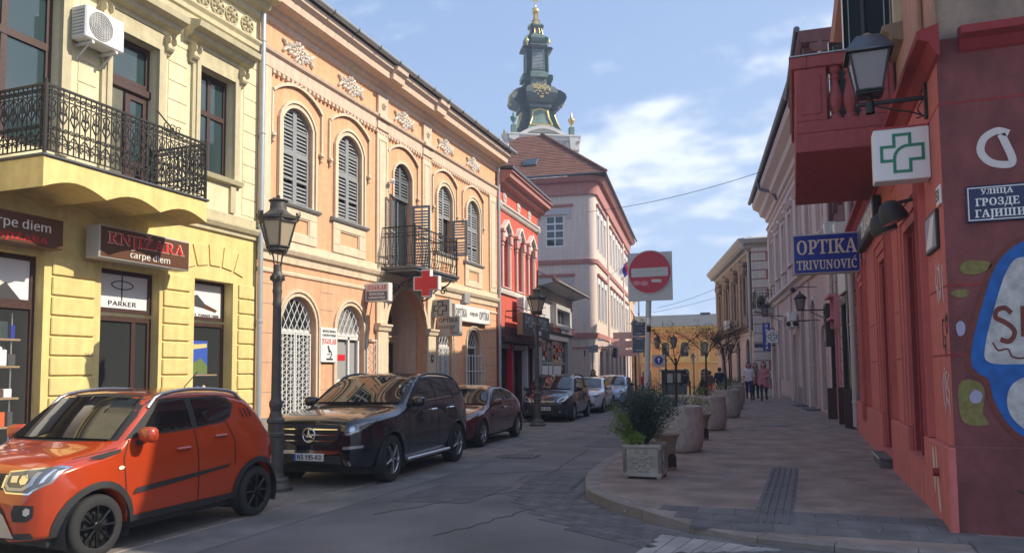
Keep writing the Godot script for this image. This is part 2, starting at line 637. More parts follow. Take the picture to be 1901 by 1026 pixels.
	g.metallic_specular = 0.75
	g = mat("glass_teal", 0.030, 0.055, 0.060, 0.04)
	g.metallic_specular = 0.75
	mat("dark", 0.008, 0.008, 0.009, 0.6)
	mat("interior", 0.055, 0.044, 0.038, 0.9)
	mat("curtain", 0.42, 0.42, 0.40, 0.9)
	g = mat("pane", 0.6, 0.65, 0.65, 0.02)
	g.transparency = BaseMaterial3D.TRANSPARENCY_ALPHA
	g.albedo_color.a = 0.05
	g.metallic_specular = 0.16
	mat("white", 0.74, 0.74, 0.74, 0.5)
	mat("white_gloss", 0.78, 0.78, 0.77, 0.25)
	mat("white_metal", 0.66, 0.66, 0.65, 0.45)
	mat("grey_plastic", 0.32, 0.32, 0.32, 0.5)
	mat("sign_brown", 0.115, 0.052, 0.028, 0.35)
	mat("sign_red", 0.55, 0.025, 0.03, 0.4)
	mat("letter_dark", 0.05, 0.05, 0.055, 0.5)
	mat("letter_white", 0.80, 0.78, 0.74, 0.4)
	mat("letter_cream", 0.70, 0.62, 0.50, 0.4)
	mat("cross_green", 0.012, 0.20, 0.10, 0.4)
	mat("cross_red", 0.62, 0.020, 0.035, 0.35)
	mat("cobalt", 0.012, 0.030, 0.30, 0.3)
	mat("navy", 0.006, 0.008, 0.065, 0.3)
	mat("sign_grey", 0.44, 0.43, 0.42, 0.45)
	mat("noentry_red", 0.40, 0.020, 0.040, 0.4)
	mat("orange_lit", 0.75, 0.11, 0.02, 0.4)
	mat("black_board", 0.030, 0.030, 0.032, 0.45)
	mat("plate_white", 0.72, 0.72, 0.72, 0.35)
	mat("plate_blue", 0.02, 0.08, 0.45, 0.35)
	mat("gold", 0.83, 0.58, 0.20, 0.28, 0.9)
	grain(mat("copper_green", 0.17, 0.26, 0.21, 0.55, 0.1), "grime", 0.35)
	grain(mat("copper_dark", 0.11, 0.135, 0.12, 0.5, 0.1), "grime", 0.35)
	grain(mat("tile_a", 0.31, 0.135, 0.085, 0.85), "plaster", 1.6, "grime", 0.3)
	grain(mat("tile_b", 0.25, 0.108, 0.072, 0.85), "plaster", 1.6, "grime", 0.3)
	grain(mat("old_tile", 0.18, 0.10, 0.075, 0.9), "plaster", 1.6, "grime", 0.4)
	grain(mat("slate", 0.10, 0.108, 0.112, 0.7), "soft", 0.4)
	g = mat("lamp_glass", 0.50, 0.42, 0.30, 0.25)
	g.backlight_enabled = true
	g.backlight = Color(0.6, 0.52, 0.4)
	mat("lantern_glass", 0.22, 0.20, 0.21, 0.2)
	grain(mat("spray_blue", 0.006, 0.13, 0.48, 0.6), "weather", 0.9)
	grain(mat("spray_grey", 0.62, 0.59, 0.57, 0.7), "weather", 1.1)
	grain(mat("spray_olive", 0.26, 0.215, 0.06, 0.7), "weather", 2.2)
	grain(mat("spray_brown", 0.20, 0.035, 0.02, 0.6), "weather", 2.0)
	mat("spray_white", 0.62, 0.56, 0.54, 0.7)
	mat("spray_violet", 0.36, 0.33, 0.45, 0.7)
	mat("spray_dark", 0.05, 0.03, 0.03, 0.7)
	mat("bare_plaster", 0.60, 0.50, 0.38, 0.9)
	grain(mat("bark", 0.060, 0.042, 0.034, 0.9), "grime", 3.0)
	for q in [["juniper_a", 0.030, 0.060, 0.040], ["juniper_b", 0.018, 0.036, 0.030], ["shrub_a", 0.075, 0.115, 0.025], ["shrub_b", 0.13, 0.20, 0.03], ["shrub_c", 0.05, 0.075, 0.03], ["leaf_brown", 0.055, 0.042, 0.030]]:
		g = mat(q[0], q[1], q[2], q[3], 0.7)
		g.backlight_enabled = true
		g.backlight = Color(q[1] * 2, q[2] * 2, q[3] * 2).linear_to_srgb()
	mat("skin", 0.50, 0.27, 0.19, 0.6)
	mat("hair", 0.022, 0.013, 0.010, 0.6)
	mat("cloth_white", 0.66, 0.64, 0.66, 0.9)
	mat("cloth_jeans", 0.045, 0.060, 0.11, 0.9)
	mat("cloth_rose", 0.50, 0.20, 0.22, 0.9)
	mat("cloth_grey", 0.075, 0.08, 0.095, 0.9)
	mat("cloth_tan", 0.22, 0.15, 0.11, 0.9)
	mat("cloth_navy", 0.012, 0.018, 0.05, 0.9)
	mat("cloth_red", 0.50, 0.015, 0.02, 0.9)
	mat("cloth_black", 0.014, 0.014, 0.016, 0.9)
	mat("tyre", 0.020, 0.020, 0.021, 0.85)
	mat("car_black_plastic", 0.022, 0.022, 0.023, 0.6)
	mat("rim_dark", 0.020, 0.020, 0.021, 0.3, 0.6)
	mat("rim_silver", 0.40, 0.40, 0.41, 0.3, 0.85)
	g = mat("car_glass", 0.010, 0.011, 0.012, 0.02)
	g.metallic_specular = 0.75
	g = mat("headlamp", 0.42, 0.44, 0.46, 0.05, 0.5)
	g.clearcoat_enabled = true
	g = mat("lamp_clear", 0.75, 0.77, 0.80, 0.08, 0.85)
	mat("lamp_mid", 0.17, 0.175, 0.19, 0.1, 0.5)
	g = mat("lamp_deep", 0.06, 0.065, 0.075, 0.06, 0.4)
	mat("amber", 0.55, 0.16, 0.01, 0.2)
	mat("tail_red", 0.30, 0.008, 0.012, 0.15)
	for q in [["paint_orange", 0.42, 0.046, 0.009], ["paint_black", 0.008, 0.009, 0.017], ["paint_maroon", 0.085, 0.012, 0.018], ["paint_navy", 0.016, 0.020, 0.032], ["paint_white", 0.62, 0.63, 0.66], ["paint_sky", 0.32, 0.42, 0.58]]:
		g = mat(q[0], q[1], q[2], q[3], 0.22, 0.12)
		g.metallic_specular = 0.5
		g.clearcoat_enabled = true
		g.clearcoat = 1.0
		g.clearcoat_roughness = 0.01

func half_open(o: Array, y: float) -> Vector2:
	var a: float = o[0]
	var b: float = o[1]
	if y <= o[3] or o[4] <= 0.0: return U(a, b)
	var w := (b - a) * 0.5
	var h: float = o[4]
	var r := (w * w + h * h) / (2 * h)
	var cy: float = o[3] + h - r
	var dx := sqrt(maxf(0.0, r * r - (y - cy) * (y - cy)))
	return U((a + b) * 0.5 - dx, (a + b) * 0.5 + dx)
func clip_rect(o: Array, x0: float, x1: float, y0: float, y1: float) -> PackedVector2Array:
	var q := Geometry2D.intersect_polygons(G.outline(o), PackedVector2Array([U(x0, y0), U(x1, y0), U(x1, y1), U(x0, y1)]))
	return q[0] if q.size() > 0 else PackedVector2Array()
func sash(p: Node3D, o: Array, z: float, fm: String, gm: String, mull: Array, trans: Array, fw := 0.06, called := "window") -> MeshInstance3D:
	var g := G.new()
	var pts := Array(G.outline(o))
	g.band(pts, fw, z - 0.03, z + 0.03, true)
	var xs: Array = [o[0]] + mull + [o[1]]
	var ys: Array = [o[2]] + trans + [o[3] + o[4]]
	for x in mull: g.bx(x - fw * 0.5, o[2] + fw, z - 0.025, x + fw * 0.5, o[3] + o[4] - fw * 0.5, z + 0.025)
	for y in trans:
		var e := half_open(o, y)
		g.bx(e.x + 0.02, y - fw * 0.6, z - 0.028, e.y - 0.02, y + fw * 0.6, z + 0.034)
	var f := part(p, called, g, fm)
	for i in xs.size() - 1:
		for j in ys.size() - 1:
			var q := clip_rect(o, xs[i], xs[i + 1], ys[j], ys[j + 1])
			if q.size() > 2:
				var gg := G.new()
				gg.face(q, z)
				piece(f, "pane", gg.mesh(), gm, Transform3D())
	return f
var slat_mesh: ArrayMesh
func shutter(p: Node3D, o: Array, x0: float, x1: float, y0: float, y1: float, z: float, m: String, xf := Transform3D()) -> MeshInstance3D:
	if slat_mesh == null:
		var s := G.new()
		s.xbox(Transform3D(Basis(Vector3.RIGHT, -0.5), Vector3()), V(1, 0.052, 0.012))
		slat_mesh = s.mesh()
	var g := G.new()
	var q := clip_rect(o, x0, x1, y0, y1)
	if Geometry2D.is_polygon_clockwise(q): q.reverse()
	g.band(Array(q), 0.065, z - 0.02, z + 0.022, true)
	if y1 - y0 > 0.9: g.box(V(x0 + 0.05, (y0 + y1) * 0.5 - 0.03, z - 0.018), V(x1 - 0.05, (y0 + y1) * 0.5 + 0.03, z + 0.02))
	var f := part(p, "shutter", g, m)
	f.transform = xf
	var y := y0 + 0.10
	while y < y1 - 0.09:
		if not (y1 - y0 > 0.9 and absf(y - (y0 + y1) * 0.5) < 0.06):
			var e := half_open(o, y + 0.02)
			var a := maxf(x0, e.x) + 0.055
			var b := minf(x1, e.y) - 0.055
			if b - a > 0.05: piece(f, "slat", slat_mesh, m, Transform3D(Basis.from_scale(V(b - a, 1, 1)), V((a + b) * 0.5, y, z)))
		y += 0.082
	return f
func arch_path(x0: float, x1: float, spring: float, rise: float, foot: float, n := 14) -> Array:
	var o := [x0, x1, foot, spring, rise]
	var a := Array(G.outline(o))
	return a
func rosette(r: float) -> G:
	var g := G.new()
	for k in 8:
		var a := TAU * k / 8
		g.xbox(Transform3D(Basis(Vector3.BACK, a), V(cos(a), sin(a), 0) * r * 0.62 + V(0, 0, 0.02)), V(r * 0.6, r * 0.34, 0.05), 0.02)
	var c := []
	for k in 16: c.append(V(cos(TAU * k / 16) * r, sin(TAU * k / 16) * r, 0.02))
	g.tube(c, r * 0.1, 5, -1, true)
	g.t = Transform3D(Basis(Vector3.RIGHT, PI / 2), V(0, 0, 0.01))
	g.lathe([[r * 0.3, 0], [r * 0.26, 0.05], [r * 0.12, 0.075], [0.001, 0.08]], 10)
	g.t = Transform3D()
	return g
func spiral(c: Vector2, r: float, a0: float, turns: float, k := 10) -> Array:
	var out := []
	for i in k + 1:
		var u := float(i) / k
		var rr := r * (1.0 - 0.82 * u)
		var a := a0 + TAU * turns * u
		out.append(V(c.x + cos(a) * rr, c.y + sin(a) * rr, 0))
	return out
func scroll_motif(h: float, w: float, rich: bool) -> G:
	var g := G.new()
	var r := 0.0095
	if rich:
		for s in [-1.0, 1.0]:
			g.tube(spiral(U(s * w * 0.24, h * 0.90), w * 0.22, PI * 0.5 * (1 + s), -s * 1.3), r, 4)
			g.tube(spiral(U(s * w * 0.24, h * 0.36), w * 0.22, PI * 0.5 * (1 + s), s * 1.3), r, 4)
			g.tube([V(0, h * 0.44, 0), V(s * w * 0.36, h * 0.56, 0), V(s * w * 0.2, h * 0.68, 0), V(s * w * 0.34, h * 0.76, 0), V(0, h * 0.82, 0)], r, 4)
			g.tube(spiral(U(s * w * 0.25, h * 0.13), w * 0.24, -PI * 0.5, s * 1.2), r, 4)
			g.tube([V(s * w * 0.5, 0, 0), V(s * w * 0.44, h * 0.18, 0), V(s * w * 0.1, h * 0.28, 0)], r, 4)
		g.tube([V(0, 0, 0), V(0, h, 0)], r, 4)
		g.xbox(Transform3D(Basis(), V(0, h * 0.62, 0)), V(w * 0.42, h * 0.05, 0.016), 0.006)
		g.xbox(Transform3D(Basis(), V(0, h * 0.69, 0)), V(w * 0.2, h * 0.09, 0.016), 0.006)
		g.tube([V(w * 0.5, 0, 0), V(w * 0.5, h, 0)], r * 0.9, 4)
	else:
		g.tube([V(0, 0, 0), V(0, h * 0.25, 0.05), V(0, h * 0.42, 0.06), V(0, h * 0.6, 0.0), V(0, h, 0)], r, 4)
		for s in [-1.0, 1.0]: g.tube(spiral(U(s * w * 0.22, h * 0.74), w * 0.2, PI * 0.5 * (1 + s), -s * 1.2), r * 0.8, 4)
	return g
func railing(p: Node3D, pts: Array, y0: float, h: float, w: float, rich: bool, m: String) -> Node3D:
	var g := G.new()
	for i in pts.size() - 1:
		var a := V(pts[i].x, y0, pts[i].y)
		var b := V(pts[i + 1].x, y0, pts[i + 1].y)
		for q in [[h, 0.03], [h * 0.84, 0.014], [h * 0.27, 0.012], [0.06, 0.016]]:
			g.bar(a + V(0, q[0], 0), b + V(0, q[0], 0), q[1], q[1])
	for q in pts:
		g.bar(V(q.x, y0, q.y), V(q.x, y0 + h + 0.03, q.y), 0.035, 0.035)
		g.t = at(q.x, y0 + h + 0.05, q.y)
		g.lathe([[0.001, -0.03], [0.026, 0], [0.001, 0.03]], 8, true)
		g.t = Transform3D()
	var f := part(p, "railing", g, m)
	var mm := scroll_motif(h - 0.06, w, rich).mesh()
	for i in pts.size() - 1:
		var a := V(pts[i].x, y0 + 0.06, pts[i].y)
		var b := V(pts[i + 1].x, y0 + 0.06, pts[i + 1].y)
		var n := int(round(a.distance_to(b) / w))
		var d := (b - a).normalized()
		for k in n:
			var c := a.lerp(b, (k + 0.5) / n)
			piece(f, "scroll" if rich else "baluster", mm, m, Transform3D(Basis(d, Vector3.UP, d.cross(Vector3.UP)), c))
	return f
func ac_unit(label: String, pos: Vector3, turn: float, w := 0.82, h := 0.56, grp := "air conditioner units on the facades") -> Node3D:
	var t := thing("air_conditioner", label, "air conditioner", pos, turn, grp)
	part(t, "casing", G.new().bx(-w / 2, 0, 0.06, w / 2, h, 0.36, 0.02), "white_metal")
	var g := G.new()
	var c := V(-w * 0.12, h * 0.5, 0.366)
	for k in 6:
		var pts := []
		var r := h * 0.42 * (k + 1) / 6.0
		for s in 20: pts.append(c + V(cos(TAU * s / 20), sin(TAU * s / 20), 0) * r)
		g.tube(pts, 0.004, 4, -1, true)
	for k in 9:
		var dx := h * 0.42 * (k - 4) / 4.6
		var dy := sqrt(maxf(0.0, pow(h * 0.42, 2) - dx * dx))
		g.tube([c + V(dx, -dy, 0.002), c + V(dx, dy, 0.002)], 0.003, 4)
	part(t, "fan_grille", g, "sign_grey")
	g = G.new()
	g.t = Transform3D(Basis(Vector3.RIGHT, PI / 2), c + V(0, 0, -0.004))
	g.lathe([[h * 0.43, 0], [0.0, 0.001]], 24)
	part(t, "fan_opening", g, "grey_plastic")
	for x in [-w * 0.3, w * 0.3]:
		g = G.new()
		g.bx(x - 0.02, -0.05, 0, x + 0.02, -0.012, 0.36)
		g.bar(V(x, -0.25, 0.01), V(x, -0.03, 0.3), 0.02, 0.02)
		part(t, "bracket", g, "white_metal")
	g = G.new()
	for k in 8: g.box(V(-w / 2 - 0.004, h * (0.12 + 0.1 * k), 0.10), V(-w / 2 - 0.001, h * (0.16 + 0.1 * k), 0.33))
	part(t, "side_louvre", g, "grey_plastic")
	part(t, "pipe", G.new().tube([V(w / 2 - 0.02, h * 0.3, 0.1), V(w / 2 + 0.06, h * 0.2, 0.05), V(w / 2 + 0.04, -0.5, 0.03), V(w / 2 + 0.05, -1.2, 0.02)], 0.012, 6), "sign_grey")
	return t
func downpipe(label: String, x: float, z: float, y0: float, y1: float, r: float, m: String, lx := 0.0, lz := 0.0) -> Node3D:
	var t := thing("downpipe", label, "downpipe", V(x, 0, z))
	part(t, "pipe", cyl(V(0, y0, 0), V(0, y1, 0), r, 12), m)
	if lx != 0.0 or lz != 0.0:
		part(t, "bend", G.new().tube(curve([V(0, y1 - 0.02, 0), V(0, y1 + 0.12, 0), V(lx * 0.5, y1 + 0.35, lz * 0.5), V(lx, y1 + 0.55, lz), V(lx, y1 + 0.9, lz)], 5), r, 12), m)
	var y := y0 + 0.6
	while y < y1:
		part(t, "collar", G.new().lathe([[r, -0.03], [r + 0.012, -0.02], [r + 0.012, 0.02], [r, 0.03]], 12), m, "", V(0, y, 0))
		y += 1.9
	return t
const LX := -10.0
func L(s: float, y := 0.0, z := 0.0) -> Vector3: return Vector3(LX + z, y, -s)
func body(t: Node3D, x0: float, x1: float, h: float, depth: float, m: String, called := "side_wall") -> void:
	var g := G.new()
	g.quad(V(x0, 0, -depth), V(x0, 0, 0), V(x0, h, 0), V(x0, h, -depth))
	g.quad(V(x1, 0, 0), V(x1, 0, -depth), V(x1, h, -depth), V(x1, h, 0))
	g.quad(V(x1, 0, -depth), V(x0, 0, -depth), V(x0, h, -depth), V(x1, h, -depth))
	part(t, called, g, m)
func yellow_house() -> void:
	var t := thing("yellow_house", "pale yellow two-storey house with ornate iron balcony over the bookshop", "building", L(0), PI / 2)
	var up := [[6.55, 7.98, 4.95, 7.42, 0.0], [8.86, 9.80, 4.52, 7.22, 0.0], [10.76, 11.68, 5.42, 7.32, 0.0]]
	var low := [[5.9, 7.86, 0.55, 3.42, 0.0], [8.82, 9.98, 0.12, 3.40, 0.0], [10.78, 11.78, 0.75, 3.44, 0.0]]
	part(t, "upper_wall", G.new().wall(0, 12.43, 4.43, 9.05, up, 0.0, 0.24), "yellow_up")
	part(t, "lower_wall", G.new().wall(0, 12.43, 0, 4.43, low, 0.0, 0.30), "yellow_low")
	body(t, 0, 12.43, 9.2, 9, "yellow_up")
	for q in [[0, 8.80], [10.0, 12.42]]: part(t, "plinth", G.new().bx(q[0], 0, 0, q[1], 0.5, 0.06), "plinth_grey")
	part(t, "string_course", G.new().mould([[0, 4.34], [0.05, 4.36], [0.05, 4.42], [0.10, 4.45], [0.14, 4.52], [0.14, 4.56], [0.05, 4.58], [0.05, 4.74], [0, 4.76]], 0, 12.42), "yellow_trim")
	part(t, "architrave", G.new().mould([[0, 8.06], [0.03, 8.08], [0.03, 8.18], [0.07, 8.21], [0.07, 8.30], [0.12, 8.36], [0.12, 8.40], [0, 8.42]], 0, 12.42), "yellow_trim")
	part(t, "main_cornice", G.new().mould([[0, 8.86], [0.08, 8.90], [0.10, 9.0], [0.24, 9.06], [0.30, 9.16], [0.50, 9.20], [0.52, 9.30], [0.62, 9.42], [0.62, 9.48], [0, 9.55]], 0, 12.45), "yellow_trim")
	var rm := rosette(0.17).mesh()
	for s in [9.4, 9.8, 10.2, 10.83, 11.22, 11.60, 12.05]: piece(t, "rosette", rm, "yellow_trim", at(s, 8.63, 0.0))
	var y := 4.80
	while y < 8.0:
		for q in [[8.30, 8.62], [10.06, 10.50], [11.98, 12.40]]:
			piece(t, "stucco_course", G.new().bx(q[0], y + 0.004, 0, q[1], y + 0.325, 0.011, 0.005).mesh(), "yellow_up", Transform3D())
		y += 0.335
	for q in [[7.98, 8.70], [10.06, 10.66], [11.92, 12.36]]:
		y = 0.55
		while y < 3.36:
			piece(t, "rusticated_block", G.new().bx(q[0], y + 0.012, 0, q[1], y + 0.278, 0.032, 0.014).mesh(), "yellow_low", Transform3D())
			y += 0.29
	for k in 5:
		var a0 := -0.36 + 0.144 * k
		var w := [U(11.28 + sin(a0 + 0.01) * 2.2, 1.52 + cos(a0 + 0.01) * 2.2), U(11.28 + sin(a0 + 0.01) * 2.78, 1.30 + cos(a0 + 0.01) * 2.8), U(11.28 + sin(a0 + 0.134) * 2.78, 1.30 + cos(a0 + 0.134) * 2.8), U(11.28 + sin(a0 + 0.134) * 2.2, 1.52 + cos(a0 + 0.134) * 2.2)]
		piece(t, "voussoir", G.new().prism(PackedVector2Array(w), 0, 0.024).mesh(), "yellow_low", Transform3D())
	for i in 3:
		var o: Array = up[i]
		var g := G.new()
		var p := [U(o[1], o[2] - 0.02), U(o[1], o[3]), U(o[0], o[3]), U(o[0], o[2] - 0.02)]
		p.reverse()
		g.band(p, 0.17, 0, 0.05)
		g.band(p, 0.09, 0.05, 0.075)
		part(t, "window_surround", g, "yellow_trim")
		g = G.new()
		var x0: float = o[0] - 0.36
		var x1: float = o[1] + 0.36
		var b: float = o[3] + 0.30
		g.mould([[0, b], [0.06, b + 0.01], [0.08, b + 0.09], [0.20, b + 0.12], [0.24, b + 0.20], [0.36, b + 0.24], [0.38, b + 0.34], [0.1, b + 0.42], [0, b + 0.46]], x0, x1)
		g.bx(x0 + 0.1, o[3] + 0.17, 0, x1 - 0.1, b, 0.05)
		part(t, "window_cornice", g, "yellow_trim")
		for x in [x0 + 0.18, x1 - 0.18]:
			g = G.new()
			var c := []
			for k in 9: c.append([0.07 + 0.11 * k / 8.0 + 0.05 * sin(k * 0.8), b - 0.30 + 0.30 * k / 8.0])
			g.mould([[0, b - 0.34], [0.05, b - 0.33]] + c + [[0, b]], x - 0.07, x + 0.07)
			for s in [-0.075, 0.075]:
				g.t = Transform3D(Basis(Vector3.BACK, PI / 2), V(x + s * 0.85, b - 0.09, 0.13))
				g.lathe([[0.001, -0.012], [0.07, -0.01], [0.07, 0.01], [0.001, 0.012]], 12)
				g.t = Transform3D()
			part(t, "console", g, "yellow_trim")
	sash(t, up[0], -0.18, "brown_wood", "glass_teal", [7.26], [6.52], 0.09)
	sash(t, up[2], -0.18, "brown_wood", "glass_teal", [11.22], [6.56], 0.08)
	sash(t, [8.86, 9.80, 6.50, 7.22, 0.0], -0.18, "brown_wood", "glass_teal", [], [], 0.08, "transom_window")
	part(t, "room", G.new().bx(8.87, 4.52, -1.6, 9.79, 6.5, -1.55), "interior")
	part(t, "transom_rail", G.new().bx(8.84, 6.36, -0.22, 9.82, 6.5, -0.10, 0.02), "brown_wood")
	var leaf := sash(t, [9.32, 9.78, 5.12, 6.36, 0.0], -0.18, "brown_wood", "glass_teal", [], [], 0.10, "balcony_door")
	piece(leaf, "door_panel", G.new().bx(9.32, 4.54, -0.21, 9.78, 5.12, -0.15, 0.02).mesh(), "brown_wood", Transform3D())
	leaf = sash(t, [0.02, 0.46, 5.12, 6.34, 0.0], 0.0, "brown_wood", "glass_teal", [], [], 0.10, "balcony_door")
	piece(leaf, "door_panel", G.new().bx(0.02, 4.54, -0.03, 0.46, 5.12, 0.03, 0.02).mesh(), "brown_wood", Transform3D())
	leaf.transform = Transform3D(Basis(Vector3.UP, deg_to_rad(72)), V(8.88, 0, -0.2))
	part(t, "window_sill", G.new().mould([[0, 5.30], [0.10, 5.32], [0.13, 5.40], [0, 5.44]], 10.56, 11.90), "yellow_trim")
	for x in [10.68, 11.62]: part(t, "window_apron", G.new().bx(x, 4.78, 0, x + 0.14, 5.30, 0.05), "yellow_trim")
	var bx0 := 6.86
	var bx1 := 9.72
	var bz := 1.2
	var fp := [U(bx0, 4.49), U(bx0, 4.10)]
	for k in 3:
		var xa := bx0 + (bx1 - bx0) * k / 3.0
		var xb := bx0 + (bx1 - bx0) * (k + 1) / 3.0
		for j in range(1, 9):
			var u := j / 8.0
			fp.append(U(lerpf(xa, xb, u), 4.10 + 0.13 * sin(PI * u) + 0.05 * (k + u) / 3.0))
	fp.append(U(bx1, 4.49))
	var g := G.new()
	g.prism(PackedVector2Array(fp), 0.0, bz)
	part(t, "balcony_slab", g, "yellow_low")
	part(t, "balcony_edge", G.new().bx(bx0 - 0.03, 4.492, 0.0, bx1 + 0.03, 4.53, bz + 0.03, 0.01), "dark_zinc")
	railing(t, [U(bx0 + 0.02, 0.02), U(bx0 + 0.02, bz - 0.02), U(bx1 - 0.02, bz - 0.02), U(bx1 - 0.02, 0.02)], 4.53, 0.90, 0.165, true, "iron")
	g = G.new()
	g.tube([V(9.1, 5.42, 1.15), V(9.1, 5.85, 0.75)], 0.012, 5)
	for k in 3: g.tube(Array(spiral(U(9.1 + 0.12 * k, 5.55), 0.07, 0.6, 1.2)).map(func(q): return q + V(0, 0.02, 0.95)), 0.009, 5)
	g.tube([V(9.05, 5.5, 0.95), V(9.45, 5.48, 0.95)], 0.012, 5)
	part(t, "flag_holder", g, "iron")
	bookshop(t, low)
	downpipe("grey zinc downpipe between the yellow and the orange house", LX + 0.11, -12.42, 0.25, 9.2, 0.055, "zinc", 0.4, -0.05)
	ac_unit("white air conditioner hung on the yellow wall above the balcony", L(8.46, 6.70, 0), PI / 2, 0.70, 0.50)
	var s := shop_sign("shop_sign", "brown lightbox with red and white lettering over the bookshop door", L(9.30, 3.46, 0.14), PI / 2, 1.80, 0.50, 0.28, "sign_brown", "sign_grey")
	letter(s, "KNJIŽARA", 0.0, 0.32, 0.285, 0.172, "letter_cream", 1.535, true).scale.y = 1.06
	letter(s, "KNJIŽARA", 0.0, 0.32, 0.2885, 0.165, "sign_red", 1.505, true)
	letter(s, "carpe diem", 0.06, 0.115, 0.285, 0.10, "letter_white", 0.80, false, false)
	s = shop_sign("shop_sign", "brown lightbox cut by the left edge, over the bookshop window", L(6.66, 3.48, 0.10), PI / 2, 2.4, 0.42, 0.26, "sign_brown", "sign_brown")
	letter(s, "carpe diem", 0.52, 0.27, 0.265, 0.125, "letter_white", 0.95, false, false)
	letter(s, "KNJIŽARA", 0.52, 0.09, 0.265, 0.085, "sign_red", 0.86, true)
func shop_sign(called: String, label: String, pos: Vector3, turn: float, w: float, h: float, d: float, face: String, rim: String, cat := "shop sign", grp := "") -> Node3D:
	var t := thing(called, label, cat, pos, turn, grp)
	part(t, "case", G.new().bx(-w / 2, 0, 0, w / 2, h, d - 0.004, 0.012), rim)
	part(t, "face", G.new().bx(-w / 2 + 0.025, 0.025, d - 0.012, w / 2 - 0.025, h - 0.025, d + 0.002), face)
	return t
func display_box(t: Node3D, o: Array, z: float, depth: float, m := "interior") -> void:
	var g := G.new()
	var a := V(o[0] + 0.02, o[2], z - depth)
	var b := V(o[1] - 0.02, o[3], z)
	g.quad(a, V(b.x, a.y, a.z), V(b.x, b.y, a.z), V(a.x, b.y, a.z))
	g.quad(V(a.x, a.y, b.z), V(a.x, a.y, a.z), V(a.x, b.y, a.z), V(a.x, b.y, b.z))
	g.quad(V(b.x, a.y, a.z), V(b.x, a.y, b.z), V(b.x, b.y, b.z), V(b.x, b.y, a.z))
	g.quad(V(a.x, a.y, b.z), V(b.x, a.y, b.z), V(b.x, a.y, a.z), V(a.x, a.y, a.z))
	g.quad(V(a.x, b.y, a.z), V(b.x, b.y, a.z), V(b.x, b.y, b.z), V(a.x, b.y, b.z))
	part(t, "display_case", g, m)
func ware(called: String, label: String, cat: String, g: G, m: String, pos: Vector3, grp := "") -> void:
	var o := MeshInstance3D.new()
	o.name = numbered(called)
	o.mesh = g.mesh()
	o.material_override = M[m]
	o.position = pos
	o.rotation.y = PI / 2
	o.set_meta("label", label)
	o.set_meta("category", cat)
	if grp: o.set_meta("group", grp)
	add_child(o, true)
